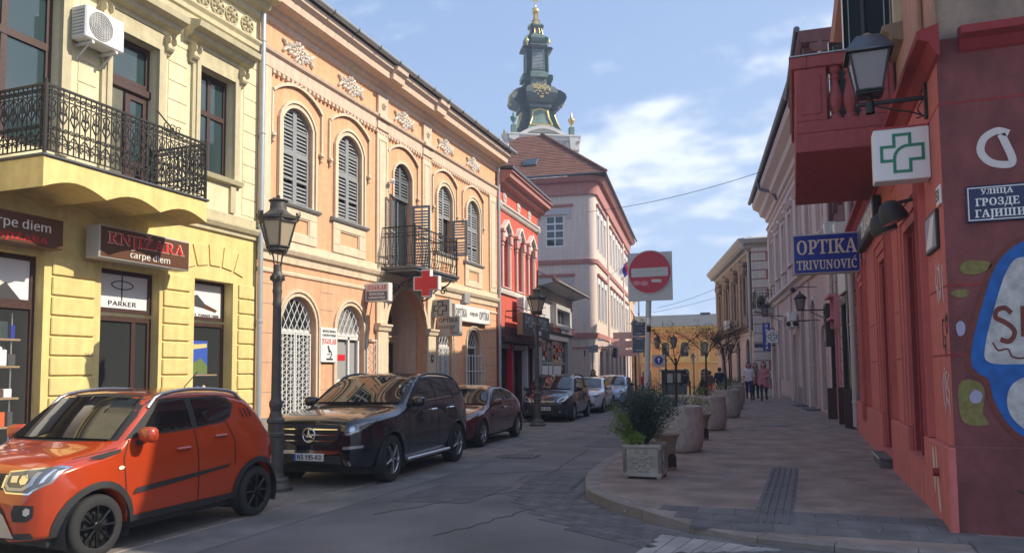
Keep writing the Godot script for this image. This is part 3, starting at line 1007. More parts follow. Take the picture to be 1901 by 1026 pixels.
func bookshop(t: Node3D, low: Array) -> void:
	var o: Array = low[0]
	var z := -0.2
	sash(t, [o[0], o[1], 0.55, 2.72, 0.0], z, "brown_wood", "pane", [], [], 0.06, "shop_window")
	display_box(t, [o[0], o[1], 0.55, 2.72, 0.0], z - 0.04, 0.55)
	var tw := sash(t, [o[0], o[1], 2.72, o[3], 0.0], z, "brown_wood", "white", [], [], 0.07, "transom_window")
	piece(tw, "print", G.new().face(PackedVector2Array([U(7.02, 3.32), U(7.12, 3.36), U(7.42, 2.98), U(7.30, 2.92)]), z + 0.006).mesh(), "letter_cream", Transform3D())
	piece(tw, "print", G.new().face(PackedVector2Array([U(7.30, 2.92), U(7.44, 3.02), U(7.66, 2.79), U(7.26, 2.79)]), z + 0.007).mesh(), "letter_dark", Transform3D())
	var shelves := [1.02, 1.42, 1.86, 2.24]
	for y in shelves: part(t, "shelf", G.new().bx(o[0] + 0.05, y - 0.03, z - 0.5, o[1] - 0.12, y, z - 0.06, 0.004), "tan_wood")
	part(t, "shelf_post", cyl(V(o[1] - 0.20, 0.6, z - 0.14), V(o[1] - 0.20, 2.6, z - 0.14), 0.012, 6), "steel")
	var rg := RandomNumberGenerator.new()
	rg.seed = 7
	for q in [[1.02, 7.02], [1.42, 7.05], [1.86, 7.0], [2.24, 7.04]]:
		var x: float = q[1]
		var seen := {}
		while x < 7.68:
			var w := rg.randf_range(0.05, 0.12)
			var h := rg.randf_range(0.10, 0.25)
			var mm: String = ["white", "cobalt", "letter_cream", "sign_brown", "glass_teal", "grey_plastic", "orange_lit", "plate_blue", "letter_dark"][rg.randi() % 9]
			var nm: String = {"white": "white", "cobalt": "deep blue", "letter_cream": "cream", "sign_brown": "brown", "glass_teal": "teal", "grey_plastic": "grey", "orange_lit": "orange", "plate_blue": "bright blue", "letter_dark": "black"}[mm]
			var place: String = {1.02: "lowest", 1.42: "second lowest", 1.86: "third lowest", 2.24: "top"}[q[0]]
			seen[nm] = seen.get(nm, 0) + 1
			var rank: String = ["first ", "second ", "third ", "fourth ", "fifth ", "sixth "][seen[nm] - 1]
			ware("gift_box", "%s%s box from the left on the bookshop's %s shelf" % [rank, nm, place], "box", G.new().bx(-w / 2, 0, -0.06, w / 2, h, 0.06, 0.006), mm, L(x, q[0] + 0.001, z - 0.14), "wares in the bookshop window")
			x += w + rg.randf_range(0.01, 0.03)
	var gl := G.new()
	gl.lathe([[0.07, 0], [0.07, 0.02], [0.02, 0.03], [0.02, 0.06], [0.06, 0.09], [0.10, 0.15], [0.11, 0.2], [0.09, 0.27], [0.05, 0.3], [0.001, 0.31]], 16, true)
	ware("globe", "round dark globe on the third shelf of the bookshop window", "globe", gl, "chrome", L(7.50, 1.861, z - 0.2))
	o = low[1]
	var dt := sash(t, [o[0], o[1], 2.72, o[3], 0.0], -0.2, "brown_wood", "white", [], [], 0.07, "transom_window")
	piece(dt, "print", stroke([U(9.40, 2.92), U(9.40, 3.32)], 0.018, -0.2, -0.192).mesh(), "letter_dark", Transform3D())
	var el := []
	for k in 20: el.append(U(9.40 + cos(TAU * k / 20) * 0.22, 3.17 + sin(TAU * k / 20) * 0.075))
	var eg := G.new()
	eg.band(el, 0.016, -0.2, -0.192, true)
	piece(dt, "print", eg.mesh(), "letter_dark", Transform3D())
	letter(dt, "PARKER", 9.40, 2.87, -0.193, 0.075, "letter_dark", 0.55, false, false)
	var df := sash(t, [o[0], o[1], 0.12, 2.66, 0.0], -0.2, "brown_wood", "pane", [9.62], [], 0.08, "shop_door")
	display_box(t, [o[0], o[1], 0.12, 2.66, 0.0], -0.25, 1.2)
	part(t, "inner_wall", G.new().bx(9.3, 1.1, -1.3, 9.6, 1.9, -1.2, 0.05), "sign_brown")
	o = low[2]
	var rt := sash(t, [o[0], o[1], 2.72, o[3], 0.0], -0.24, "brown_wood", "white", [], [], 0.06, "transom_window")
	piece(rt, "print", G.new().face(PackedVector2Array([U(10.9, 3.12), U(11.1, 3.18), U(11.3, 3.02), U(11.27, 2.94), U(10.9, 2.98)]), -0.233).mesh(), "letter_dark", Transform3D())
	piece(rt, "print", G.new().face(PackedVector2Array([U(11.3, 3.02), U(11.62, 2.92), U(11.58, 2.88), U(11.27, 2.94)]), -0.232).mesh(), "sign_brown", Transform3D())
	letter(rt, "S A FT  PARKER 1888", 11.26, 2.81, -0.232, 0.04, "letter_dark", 0.8, false, false)
	sash(t, [o[0], o[1], 0.75, 2.66, 0.0], -0.24, "brown_wood", "pane", [], [], 0.06, "shop_window")
	display_box(t, [o[0], o[1], 0.75, 2.66, 0.0], -0.28, 0.5, "dark_wood")
	for y in [1.28, 1.72]: part(t, "shelf", G.new().bx(10.82, y - 0.03, -0.7, 11.72, y, -0.29, 0.004), "tan_wood")
	var bk := thing("picture_book", "large bright blue picture book standing in the right bookshop window", "book", L(11.30, 1.72, -0.35), PI / 2)
	part(bk, "cover", G.new().bx(-0.20, 0, -0.02, 0.20, 0.62, 0.02, 0.004), "plate_blue")
	part(bk, "print", G.new().face(PackedVector2Array([U(-0.19, 0.01), U(0.19, 0.01), U(0.19, 0.16), U(0.02, 0.30), U(-0.19, 0.2)]), 0.024), "shrub_b")
	part(bk, "print", G.new().face(PackedVector2Array([U(-0.17, 0.46), U(0.17, 0.50), U(0.17, 0.57), U(-0.17, 0.55)]), 0.024), "far_yellow")
	for q in [[10.95, "white"], [11.15, "cobalt"], [11.32, "letter_cream"]]:
		ware("figurine", "small %s figurine on the lower shelf of the right bookshop window" % {"white": "white", "cobalt": "blue", "letter_cream": "cream"}[q[1]], "figurine", G.new().lathe([[0.05, 0], [0.055, 0.05], [0.03, 0.12], [0.045, 0.17], [0.03, 0.22], [0.001, 0.24]], 10, true), q[1], L(q[0] + 0.12, 1.281, -0.36))
func orange_house() -> void:
	var t := thing("orange_house", "orange stucco house with arched shuttered windows and a small iron balcony", "building", L(0), PI / 2)
	var x0 := 12.45
	var x1 := 25.55
	var cs := [13.72, 15.80, 18.50, 21.22, 23.43]
	var up := []
	for i in 5:
		up.append([cs[i] - 0.52, cs[i] + 0.52, 4.46 if i == 2 else 5.34, 7.12, 0.34])
	var low := [[13.22, 14.46, 0.35, 2.72, 0.66], [15.30, 16.50, 0.35, 2.72, 0.62], [17.62, 19.92, 0.12, 3.06, 0.94], [20.72, 21.72, 0.35, 2.62, 0.50], [22.92, 23.94, 0.35, 2.62, 0.50]]
	part(t, "upper_wall", G.new().wall(x0, x1, 4.2, 9.15, up, 0.0, 0.20), "orange")
	part(t, "lower_wall", G.new().wall(x0, x1, 0, 4.2, [low[0], low[1], low[3], low[4]] + [low[2]], 0.0, 0.30), "orange_low")
	body(t, x0, x1, 9.2, 9, "orange")
	for q in [[x0, 13.22], [14.46, 15.3], [16.5, 17.0], [20.42, 20.72], [21.72, 22.92], [23.94, x1]]: part(t, "plinth", G.new().bx(q[0], 0, 0, q[1], 0.84, 0.05), "plinth_grey")
	part(t, "architrave", G.new().mould([[0, 8.02], [0.05, 8.04], [0.06, 8.30], [0.12, 8.34], [0.14, 8.40], [0, 8.43]], x0, x1 - 0.02), "cream")
	var dm := G.new().bx(-0.045, 0, 0, 0.045, 0.085, 0.075, 0.01).mesh()
	var k := 0
	var x := x0 + 0.4
	while x < 24.9:
		piece(t, "dentil", dm, "cream", at(x, 7.935, 0))
		x += 0.155
	part(t, "main_cornice", G.new().mould([[0, 8.98], [0.05, 9.0], [0.06, 9.12], [0.16, 9.16], [0.20, 9.24], [0.44, 9.28], [0.46, 9.42], [0.56, 9.50], [0.58, 9.60], [0, 9.66]], x0 + 0.05, x1 + 0.1), "cream")
	for q in [[17.02, 17.62], [19.62, 20.22]]: part(t, "cornice_break", G.new().mould([[0.3, 9.285], [0.53, 9.285], [0.55, 9.43], [0.65, 9.51], [0.67, 9.605], [0.3, 9.655]], q[0], q[1]), "cream")
	var g := G.new()
	g.quad(V(x0, 9.66, 0.62), V(x1 + 0.1, 9.66, 0.62), V(x1 + 0.1, 12.4, -4.5), V(x0, 12.4, -4.5))
	g.quad(V(x1 + 0.1, 12.4, -4.5), V(x1 + 0.1, 9.66, 0.62), V(x1 + 0.1, 9.6, 0.5), V(x1 + 0.1, 9.6, -9))
	g.quad(V(x1 + 0.1, 12.4, -4.5), V(x1 + 0.1, 9.6, -9), V(x0, 9.6, -9), V(x0, 12.4, -4.5))
	part(t, "roof", g, "dark_zinc")
	var gut := []
	for i in 9:
		var a := PI + PI * i / 8.0
		gut.append([0.66 + cos(a) * 0.085, 9.72 + sin(a) * 0.085])
	for i in range(8, -1, -1):
		var a := PI + PI * i / 8.0
		gut.append([0.66 + cos(a) * 0.07, 9.722 + sin(a) * 0.07])
	var gu := part(t, "gutter", G.new().mould(gut, x0 + 0.05, x1 + 0.35), "zinc")
	x = x0 + 0.6
	while x < x1:
		piece(gu, "gutter_bracket", G.new().bx(-0.02, 9.63, 0.57, 0.02, 9.735, 0.755, 0.008).mesh(), "dark_zinc", at(x, 0, 0))
		x += 1.0
	for q in [[x0 + 0.02, 12.78], [17.05, 17.6], [19.65, 20.2], [24.85, 25.5]]:
		g = G.new()
		g.bx(q[0], 4.52, 0, q[1], 8.02, 0.06, 0.012)
		if q[0] > 13: g.band([U(q[0] + 0.09, 4.7), U(q[1] - 0.09, 4.7), U(q[1] - 0.09, 7.8), U(q[0] + 0.09, 7.8)], 0.025, 0.06, 0.075, true)
		part(t, "pilaster", g, "cream_light")
		if q[0] > 13 and q[0] < 24:
			part(t, "frieze_block", G.new().bx(q[0] + 0.02, 8.44, 0, q[1] - 0.02, 8.97, 0.08, 0.012), "cream")
			part(t, "architrave_break", G.new().bx(q[0] - 0.03, 8.05, 0, q[1] + 0.03, 8.30, 0.09, 0.01).bx(q[0] - 0.05, 8.305, 0, q[1] + 0.05, 8.42, 0.17, 0.01), "cream")
			piece(t, "rosette", rosette(0.09).mesh(), "cream_light", at((q[0] + q[1]) / 2, 8.70, 0.075))
	g = G.new()
	for ang in 12:
		var a := TAU * ang / 12
		g.xbox(Transform3D(Basis(Vector3.BACK, a), V(cos(a) * 0.19, sin(a) * 0.17, 0.03)), V(0.09, 0.055, 0.07), 0.02)
	for s in [-1.0, 1.0]:
		for kk in 4:
			g.xbox(Transform3D(Basis(Vector3.BACK, s * (0.5 - 0.35 * kk)), V(s * (0.26 + 0.06 * kk), 0.07 - 0.05 * kk, 0.025)), V(0.12, 0.055, 0.06), 0.02)
			g.xbox(Transform3D(Basis(Vector3.BACK, -s * (0.5 - 0.35 * kk)), V(s * (0.26 + 0.06 * kk), -0.07 + 0.05 * kk, 0.025)), V(0.12, 0.055, 0.06), 0.02)
		g.tube(Array(spiral(U(s * 0.06, 0.05), 0.08, 1.0, s * 1.2)).map(func(q): return q + V(0, 0, 0.05)), 0.016, 5)
		g.tube(Array(spiral(U(s * 0.06, -0.06), 0.07, 2.0, -s * 1.2)).map(func(q): return q + V(0, 0, 0.05)), 0.016, 5)
	var mm := g.mesh()
	for i in 5: piece(t, "medallion", mm, "ornament", Transform3D(Basis.from_scale(V(1.12, 1.2, 1.3)), V([13.71, 15.83, 18.56, 21.26, 23.43][i], 8.70, 0.0)))
	part(t, "string_course", G.new().mould([[0, 4.02], [0.05, 4.04], [0.06, 4.18], [0.12, 4.22], [0.16, 4.30], [0.16, 4.34], [0.05, 4.37], [0.05, 4.50], [0, 4.52]], x0, x1), "cream_light")
	for q in [[x0, 17.1], [20.2, x1]]: part(t, "thin_moulding", G.new().mould([[0, 3.78], [0.03, 3.79], [0.04, 3.84], [0, 3.87]], q[0], q[1]), "cream_light")
	for i in 5:
		var o: Array = up[i]
		var c: float = cs[i]
		g = G.new()
		var base: float = o[2] - 0.02
		var p := arch_path(o[0], o[1], o[3], o[4], base)
		p.reverse()
		g.band(p, 0.07, 0, 0.045)
		if i != 2:
			var p2 := arch_path(o[0] - 0.10, o[1] + 0.10, o[3] - 0.02, o[4] + 0.12, base)
			p2.reverse()
			g.band(p2, 0.06, 0, 0.07)
		part(t, "window_surround", g, "cream_light")
		g = G.new()
		var hp := [U(c - 0.86, 6.70)] + [U(c - 0.86, 7.58)]
		for kk in range(1, 12):
			var u := kk / 12.0
			hp.append(U(c - 0.86 + 1.72 * u, 7.58 + 0.33 * pow(sin(PI * u), 0.8)))
		hp.append(U(c + 0.86, 7.58)); hp.append(U(c + 0.86, 6.70))
		g.band(hp.slice(1, hp.size() - 1), 0.065, 0, 0.075)
		g.band(hp, 0.05, 0, 0.05)
		for s in [-1.0, 1.0]:
			g.bx(c + s * 0.86 - 0.06, 6.62, 0, c + s * 0.86 + 0.06, 6.70, 0.09, 0.015)
			g.t = at(c + s * 0.86, 6.55, 0.04)
			g.lathe([[0.001, -0.08], [0.035, -0.03], [0.02, 0.0], [0.04, 0.05], [0.0, 0.07]], 8)
			g.t = Transform3D()
		part(t, "hood_mould", g, "cream_light")
		var my := 6.47
		if i == 2:
			sash(t, o, -0.17, "shutter_dark", "glass", [c], [my], 0.07, "balcony_door")
			shutter(t, o, c - 0.5, c, my, 7.5, -0.10, "shutter_dark")
			shutter(t, o, c, c + 0.5, my, 7.5, -0.10, "shutter_dark")
			var flat := [0.0, 0.52, 4.5, 6.4, 0.0]
			shutter(t, flat, 0.0, 0.52, 4.5, 6.4, 0.0, "shutter", Transform3D(Basis(Vector3.UP, deg_to_rad(-165)), V(c - 0.54, 0, 0.06)))
			shutter(t, flat, 0.0, 0.52, 4.5, 6.4, 0.0, "shutter", Transform3D(Basis(Vector3.UP, deg_to_rad(-80)), V(c + 0.54, 0, 0.03)))
		else:
			part(t, "pane", G.new().face(G.outline(o), -0.16), "glass")
			shutter(t, o, c - 0.5, c, my, 7.5, -0.08, "shutter")
			shutter(t, o, c, c + 0.5, my, 7.5, -0.08, "shutter")
			shutter(t, o, c - 0.5, c, o[2], my, -0.07, "shutter")
			if i == 3:
				shutter(t, [0.0, 0.5, o[2], my, 0.0], 0.0, 0.5, o[2], my, 0.0, "shutter", Transform3D(Basis(Vector3.UP, deg_to_rad(-85)), V(c + 0.52, 0, 0.03)))
			else: shutter(t, o, c, c + 0.5, o[2], my, -0.07, "shutter")
			part(t, "window_sill", G.new().mould([[0, 5.24], [0.09, 5.27], [0.12, 5.31], [0.12, 5.34], [0, 5.36]], c - 0.80, c + 0.80), "shutter")
			g = G.new()
			g.bx(c - 0.72, 4.53, 0, c + 0.72, 4.72, 0.05, 0.01)
			g.bx(c - 0.72, 5.08, 0, c + 0.72, 5.24, 0.05, 0.01)
			g.bx(c - 0.72, 4.721, 0, c - 0.42, 5.079, 0.05, 0.01)
			g.bx(c + 0.42, 4.721, 0, c + 0.72, 5.079, 0.05, 0.01)
			g.band([U(c - 0.42, 4.72), U(c + 0.42, 4.72), U(c + 0.42, 5.08), U(c - 0.42, 5.08)], 0.025, 0.0, 0.03, true)
			part(t, "window_apron", g, "cream_light")
	for i in [0, 1, 3, 4]:
		var o: Array = low[i]
		g = G.new()
		for q in [[0.0, 0.05, 0.03], [0.09, 0.05, 0.05]]:
			var p := arch_path(o[0] - q[0], o[1] + q[0], o[3], o[4] + q[0], 0.85)
			p.reverse()
			g.band(p, 0.055, 0, q[2])
		part(t, "door_surround", g, "cream_light")
		var tr: float = o[3] - 0.08
		var f := sash(t, o, -0.16, "white_metal", "glass" if i != 1 else "grey_plastic", [], [tr], 0.06, "door_frame" if i < 2 else "window_frame")
		g = G.new()
		var cell := 0.20
		for s in [-1.0, 1.0]:
			var b0 := -8
			while b0 < 12:
				var line := []
				for u in 40:
					var yy: float = tr + 0.02 + (o[4] + 0.1) * u / 39.0
					var xx: float = o[0] + b0 * cell + s * (yy - tr) * 0.62
					var e := half_open(o, yy)
					if xx > e.x + 0.03 and xx < e.y - 0.03 and yy < o[3] + o[4] - 0.03: line.append(V(xx, yy, -0.10))
				if line.size() > 2: g.tube([line[0], line[line.size() - 1]], 0.011, 4)
				b0 += 1
		part(f, "fanlight_lattice", g, "white_metal")
		if i == 0 or i == 3:
			for h in 2:
				g = G.new()
				var xa: float = lerpf(o[0] + 0.05, o[1] - 0.05, h * 0.5)
				var xb: float = lerpf(o[0] + 0.05, o[1] - 0.05, h * 0.5 + 0.5)
				g.band([U(xa + 0.01, 0.38), U(xb - 0.01, 0.38), U(xb - 0.01, tr - 0.05), U(xa + 0.01, tr - 0.05)], 0.035, -0.1, -0.07, true)
				for vb in 3: g.box(V(lerpf(xa, xb, (vb + 1) / 4.0) - 0.012, 0.4, -0.095), V(lerpf(xa, xb, (vb + 1) / 4.0) + 0.012, tr - 0.06, -0.075))
				for s in [-1.0, 1.0]:
					var yb := 0.42
					while yb < tr - 0.12:
						for c4 in 2:
							var xs := lerpf(xa, xb, 0.5 * c4)
							var xe := lerpf(xa, xb, 0.5 * c4 + 0.5)
							g.tube([V(xs, yb if s > 0 else yb + 0.14, -0.085), V(xe, yb + 0.14 if s > 0 else yb, -0.085)], 0.009, 4)
						yb += 0.14
				part(t, "lattice_grille", g, "white_metal")
		elif i == 1:
			var d := part(t, "clinic_door", G.new().bx(15.36, 0.36, -0.17, 16.42, 0.42, -0.09), "white_metal")
			piece(d, "door_leaf", G.new().bx(15.92, 0.4, -0.14, 15.99, tr - 0.06, -0.08).bx(16.36, 0.4, -0.14, 16.43, tr - 0.06, -0.08).bx(15.4, tr - 0.12, -0.14, 16.42, tr - 0.05, -0.08).mesh(), "white_metal", Transform3D())
			piece(d, "poster", G.new().bx(15.40, 1.0, -0.14, 15.9, 2.4, -0.128).mesh(), "grey_plastic", Transform3D())
			piece(d, "poster_band", G.new().bx(15.42, 2.02, -0.126, 15.86, 2.16, -0.12).mesh(), "cross_red", Transform3D())
			piece(d, "poster_print", stroke(curve([U(15.48, 1.1), U(15.50, 1.35), U(15.60, 1.52), U(15.70, 1.40), U(15.68, 1.1)], 4), 0.06, -0.126, -0.12).mesh(), "white", Transform3D())
			g = G.new()
			g.band([U(16.55, 0.4), U(17.02, 0.4), U(17.02, 2.55), U(16.55, 2.55)], 0.03, 0.05, 0.08, true)
			for q in 9:
				g.tube([V(16.58, 0.45 + 0.22 * q, 0.065), V(17.0, 0.7 + 0.22 * q, 0.065)], 0.008, 4)
				g.tube([V(16.58, 0.7 + 0.22 * q, 0.065), V(17.0, 0.45 + 0.22 * q, 0.065)], 0.008, 4)
			part(t, "lattice_grille", g, "white_metal")
		else:
			g = G.new()
			for q in 5: g.box(V(lerpf(o[0], o[1], q / 4.0) - 0.012, 0.5, 0.06), V(lerpf(o[0], o[1], q / 4.0) + 0.012, 2.3, 0.084))
			for y in [0.55, 1.2, 1.75, 2.25]: g.bx(o[0] - 0.25, y - 0.012, 0.06, o[1] + 0.25, y + 0.012, 0.085)
			for s in [-1.0, 1.0]: g.box(V((o[0] + o[1]) / 2 + s * 0.75 - 0.012, 0.5, 0.06), V((o[0] + o[1]) / 2 + s * 0.75 + 0.012, 2.3, 0.085))
			part(t, "lattice_grille", g, "white_metal")
	var po: Array = low[2]
	g = G.new()
	var pts := G.outline(po)
	for i in pts.size() - 1:
		var a := pts[i]
		var b := pts[i + 1]
		g.quad(V(a.x, a.y, -1.1), V(a.x, a.y, -0.29), V(b.x, b.y, -0.29), V(b.x, b.y, -1.1))
	part(t, "portal_reveal", g, "cream")
	part(t, "fanlight", G.new().face(clip_rect(po, po[0], po[1], 2.75, 4.2), -1.08), "glass")
	part(t, "door_cornice", G.new().mould([[-1.1, 2.58], [-0.98, 2.60], [-0.95, 2.68], [-0.88, 2.74], [-0.88, 2.78], [-1.1, 2.80]], po[0] + 0.01, po[1] - 0.01), "cream")
	for q in 5: piece(t, "fan_spike", G.new().xbox(Transform3D(Basis(Vector3.RIGHT, 0.5), Vector3()), V(0.26, 0.24, 0.02), 0.008).mesh(), "cream", at(po[0] + 0.38 + q * 0.4, 2.90, -0.95))
	g = G.new()
	g.bx(po[0] + 0.02, 0.12, -1.14, 18.42, 2.58, -1.06)
	var dl := part(t, "portal_door", g, "beige_door")
	for y in [[0.3, 0.95], [1.1, 1.75], [1.9, 2.42]]: piece(dl, "door_panel", G.new().bx(17.74, y[0], -1.06, 18.30, y[1], -1.03, 0.012).mesh(), "beige_door", Transform3D())
	piece(dl, "half_column", G.new().lathe([[0.06, 0], [0.05, 0.1], [0.045, 2.2], [0.06, 2.3], [0.07, 2.45]], 10).mesh(), "beige_door", at(18.46, 0.13, -1.02))
	dl = part(t, "portal_door", G.new().bx(18.55, 0.12, -1.14, po[1] - 0.02, 2.58, -1.07), "dark_wood")
	for y in [[0.3, 1.0], [1.12, 1.8], [1.92, 2.45]]:
		for xx in [18.64, 19.26]: piece(dl, "door_panel", G.new().bx(xx, y[0], -1.07, xx + 0.52, y[1], -1.04, 0.014).mesh(), "dark_wood", Transform3D())
	for q in [[17.06, 17.60], [19.94, 20.42]]:
		g = G.new()
		g.bx(q[0], 0.12, 0, q[1], 2.80, 0.09, 0.015)
		g.mould([[0, 2.78], [0.13, 2.80], [0.15, 2.88], [0.19, 2.92], [0.19, 2.97], [0, 2.98]], q[0] - 0.05, q[1] + 0.05)
		g.bx(q[0], 2.985, 0, q[1], 4.02, 0.06, 0.012)
		part(t, "portal_pilaster", g, "cream_light")
	g = G.new()
	var ap := arch_path(po[0], po[1], po[3], po[4], 2.98)
	ap.reverse()
	g.band(ap.slice(1, ap.size() - 1), 0.10, 0, 0.05)
	part(t, "portal_arch", g, "cream_light")
	part(t, "house_plate", G.new().bx(20.08, 2.02, 0.092, 20.22, 2.22, 0.104, 0.004), "navy")
	letter(t, "8", 20.15, 2.12, 0.106, 0.09, "letter_white")
	part(t, "letter_box", G.new().bx(19.98, 0.9, 0.092, 20.3, 1.35, 0.16, 0.01), "iron")
	part(t, "balcony_slab", G.new().bx(17.30, 4.30, 0.0, 19.92, 4.37, 1.02, 0.01).bx(17.26, 4.371, 0.0, 19.96, 4.45, 1.06, 0.012), "dark_zinc")
	railing(t, [U(17.32, 0.03), U(17.32, 1.0), U(19.90, 1.0), U(19.90, 0.03)], 4.45, 1.02, 0.145, false, "iron")
	for xx in [17.6, 19.6]:
		g = G.new()
		g.tube(curve([V(xx, 3.75, 0.03), V(xx, 3.82, 0.25), V(xx, 4.05, 0.5), V(xx, 4.15, 0.8), V(xx, 4.28, 0.95)], 5), 0.022, 6)
		g.tube(Array(spiral(U(0, 0), 0.12, 0, 1.2)).map(func(q): return V(xx, 4.0 + q.y, 0.72 + q.x)), 0.018, 5)
		g.tube(Array(spiral(U(0, 0), 0.1, 2, -1.2)).map(func(q): return V(xx, 3.95 + q.y, 0.2 + q.x)), 0.018, 5)
		part(t, "balcony_bracket", g, "iron")
	for y in [1.35, 1.95, 2.55, 3.15, 3.55]:
		for q in [[x0 + 0.02, 13.0], [14.64, 15.14], [24.2, x1]]: piece(t, "stucco_joint", G.new().bx(q[0], y - 0.006, 0, q[1], y + 0.006, 0.004).mesh(), "plinth_grey", Transform3D())
	var s := thing("clinic_board", "white vertical clinic board with microscope between lattice door and clinic door", "sign", L(14.90, 1.97, 0.02), PI / 2)
	part(s, "panel", G.new().bx(-0.32, 0, 0, 0.32, 0.78, 0.05, 0.006), "white_gloss")
	letter(s, "MEDICINSKA", 0, 0.70, 0.052, 0.055, "letter_dark", 0.52)
	letter(s, "LABORATORIJA", 0, 0.61, 0.052, 0.05, "letter_dark", 0.54)
	letter(s, "JUGOLAB", 0, 0.47, 0.052, 0.12, "sign_red", 0.56, true)
	microscope(s, V(0.02, 0.05, 0.052), 0.33, "letter_dark")
	hanging_sign("JUGOLAB", 16.62)
	s = thing("pharmacy_cross", "big red cross sign hanging under the iron balcony", "pharmacy sign", V(-8.50, 3.58, -17.0), 0.0)
	var cr := PackedVector2Array()
	for q in [[-1, 0], [-1, 1], [-3, 1], [-3, 3], [-1, 3], [-1, 4], [1, 4], [1, 3], [3, 3], [3, 1], [1, 1], [1, 0]]: cr.append(U(q[0] * 0.115, q[1] * 0.172))
	part(s, "case", G.new().prism(cr, -0.10, 0.06), "white_metal")
	var cri := PackedVector2Array()
	for q in cr: cri.append((q - U(0, 0.344)) * 0.90 + U(0, 0.344))
	part(s, "cross", G.new().prism(cri, 0.06, 0.068), "cross_red")
	part(s, "cross_line", G.new().bx(-0.25, 0.339, 0.0685, 0.25, 0.349, 0.071).bx(-0.005, 0.07, 0.0685, 0.005, 0.62, 0.071), "sign_red")
	part(s, "arm", G.new().bx(-1.5, 0.32, -0.05, -0.33, 0.36, -0.01), "iron")
	s = thing("cross_sign", "grey square lightbox with black outlined cross beside the red cross", "pharmacy sign", V(-9.69, 3.33, -20.34), 0.0, "pharmacy cross boxes")
	part(s, "case", G.new().bx(-0.30, 0, -0.09, 0.30, 0.52, 0.09, 0.01), "sign_grey")
	outlined_cross(s, V(0, 0.26, 0.092), 0.36, "letter_dark")
	s = thing("hanging_sign", "white square lightbox lettered orange, hanging right of the portal", "shop sign", V(-9.62, 2.79, -20.74), 0.0)
	part(s, "case", G.new().bx(-0.37, 0, -0.09, 0.37, 0.60, 0.09, 0.01), "sign_grey")
	letter(s, "OPTİKA", 0, 0.47, 0.092, 0.12, "letter_dark", 0.62)
	letter(s, "orange", -0.04, 0.28, 0.092, 0.12, "letter_dark", 0.52, false, false)
	letter(s, "plus", 0.2, 0.1, 0.092, 0.06, "letter_dark", 0.18, false, false)
	var ring := []
	for q in 12: ring.append(U(0.10 + cos(TAU * q / 12) * 0.05, 0.13 + sin(TAU * q / 12) * 0.06))
	part(s, "ring", G.new().band(ring, 0.018, 0.09, 0.096, true), "sign_red")
	s = shop_sign("shop_sign", "long white lightbox lettered above the last two orange ground-floor windows", L(23.05, 3.32, 0.03), PI / 2, 2.9, 0.54, 0.14, "white_gloss", "sign_grey")
	letter(s, "OPTİKA", -0.98, 0.27, 0.145, 0.26, "shutter_dark", 0.86)
	letter(s, "orange plus", 0.05, 0.30, 0.145, 0.13, "letter_dark", 0.66, false, false)
	letter(s, "OPTİKA", 0.93, 0.27, 0.145, 0.26, "shutter_dark", 0.86)
	s = thing("alarm_box", "small grey box on the wall above the white optician lightbox", "alarm box", L(22.62, 3.92, 0.0), PI / 2)
	part(s, "case", G.new().bx(-0.22, 0, 0, 0.22, 0.34, 0.16, 0.02), "grey_plastic")
	s = thing("camera", "small white camera on the orange wall left of the balcony door", "camera", L(17.62, 6.72, 0.0), PI / 2)
	part(s, "arm", G.new().bar(V(0, 0, 0), V(0.0, 0.02, 0.14), 0.03, 0.03), "white_metal")
	part(s, "housing", G.new().xbox(Transform3D(Basis(Vector3.UP, -0.9) * Basis(Vector3.RIGHT, 0.35), V(0, 0.05, 0.18)), V(0.10, 0.1, 0.26), 0.02), "white_metal")
	downpipe("grey zinc downpipe between the orange and the red house", LX + 0.10, -25.62, 0.3, 9.1, 0.055, "zinc", 0.35, 0.0)
func outlined_cross(s: Node3D, c: Vector3, w: float, m: String) -> void:
	var u := w / 6.0
	var cr := []
	for q in [[-1, -3], [-1, -1], [-3, -1], [-3, 1], [-1, 1], [-1, 3], [1, 3], [1, 1], [3, 1], [3, -1], [1, -1], [1, -3]]: cr.append(U(c.x + q[0] * u, c.y + q[1] * u))
	part(s, "cross_outline", G.new().band(cr, 0.17 * u * 3, c.z - 0.004, c.z + 0.003, true), m)
	var a := []
	for k in 9: a.append(U(c.x + u - 2.0 * u * cos(PI * 0.5 * k / 8), c.y - u + 2.0 * u * sin(PI * 0.5 * k / 8)))
	part(s, "cross_arc", G.new().band(a, 0.17 * u * 3, c.z - 0.003, c.z + 0.002), m)
func microscope(s: Node3D, c: Vector3, h: float, m: String) -> void:
	var g := G.new()
	g.t = Transform3D(Basis(), c)
	g.bx(-0.13, 0, -0.003, 0.13, h * 0.12, 0.003)
	g.bx(-0.10, h * 0.36, -0.003, 0.04, h * 0.42, 0.004)
	g.band(curve([U(0.02, h * 0.1), U(0.10, h * 0.35), U(0.06, h * 0.62), U(-0.02, h * 0.7)], 4), 0.03, -0.003, 0.004)
	g.xbox(Transform3D(Basis(Vector3.BACK, 0.4), V(-0.03, h * 0.74, 0)), V(0.06, h * 0.5, 0.008))
	part(s, "print", g, m)
func hanging_sign(name_on: String, s_at: float) -> void:
	var s := thing("hanging_sign", "white lightbox with red lettering over a brown panel, left of the portal", "shop sign", V(-9.64, 3.48, -s_at), 0.0)
	part(s, "case", G.new().bx(-0.33, 0, -0.10, 0.33, 0.46, 0.10, 0.01), "white_metal")
	part(s, "panel", G.new().bx(-0.29, 0.03, 0.098, 0.29, 0.25, 0.104), "shutter_dark")
	letter(s, name_on, 0, 0.345, 0.102, 0.12, "sign_red", 0.54, true)
	letter(s, "MEDICINSKA", 0, 0.185, 0.105, 0.06, "letter_white", 0.42)
	letter(s, "LABORATORIJA", 0, 0.095, 0.105, 0.055, "letter_white", 0.46)


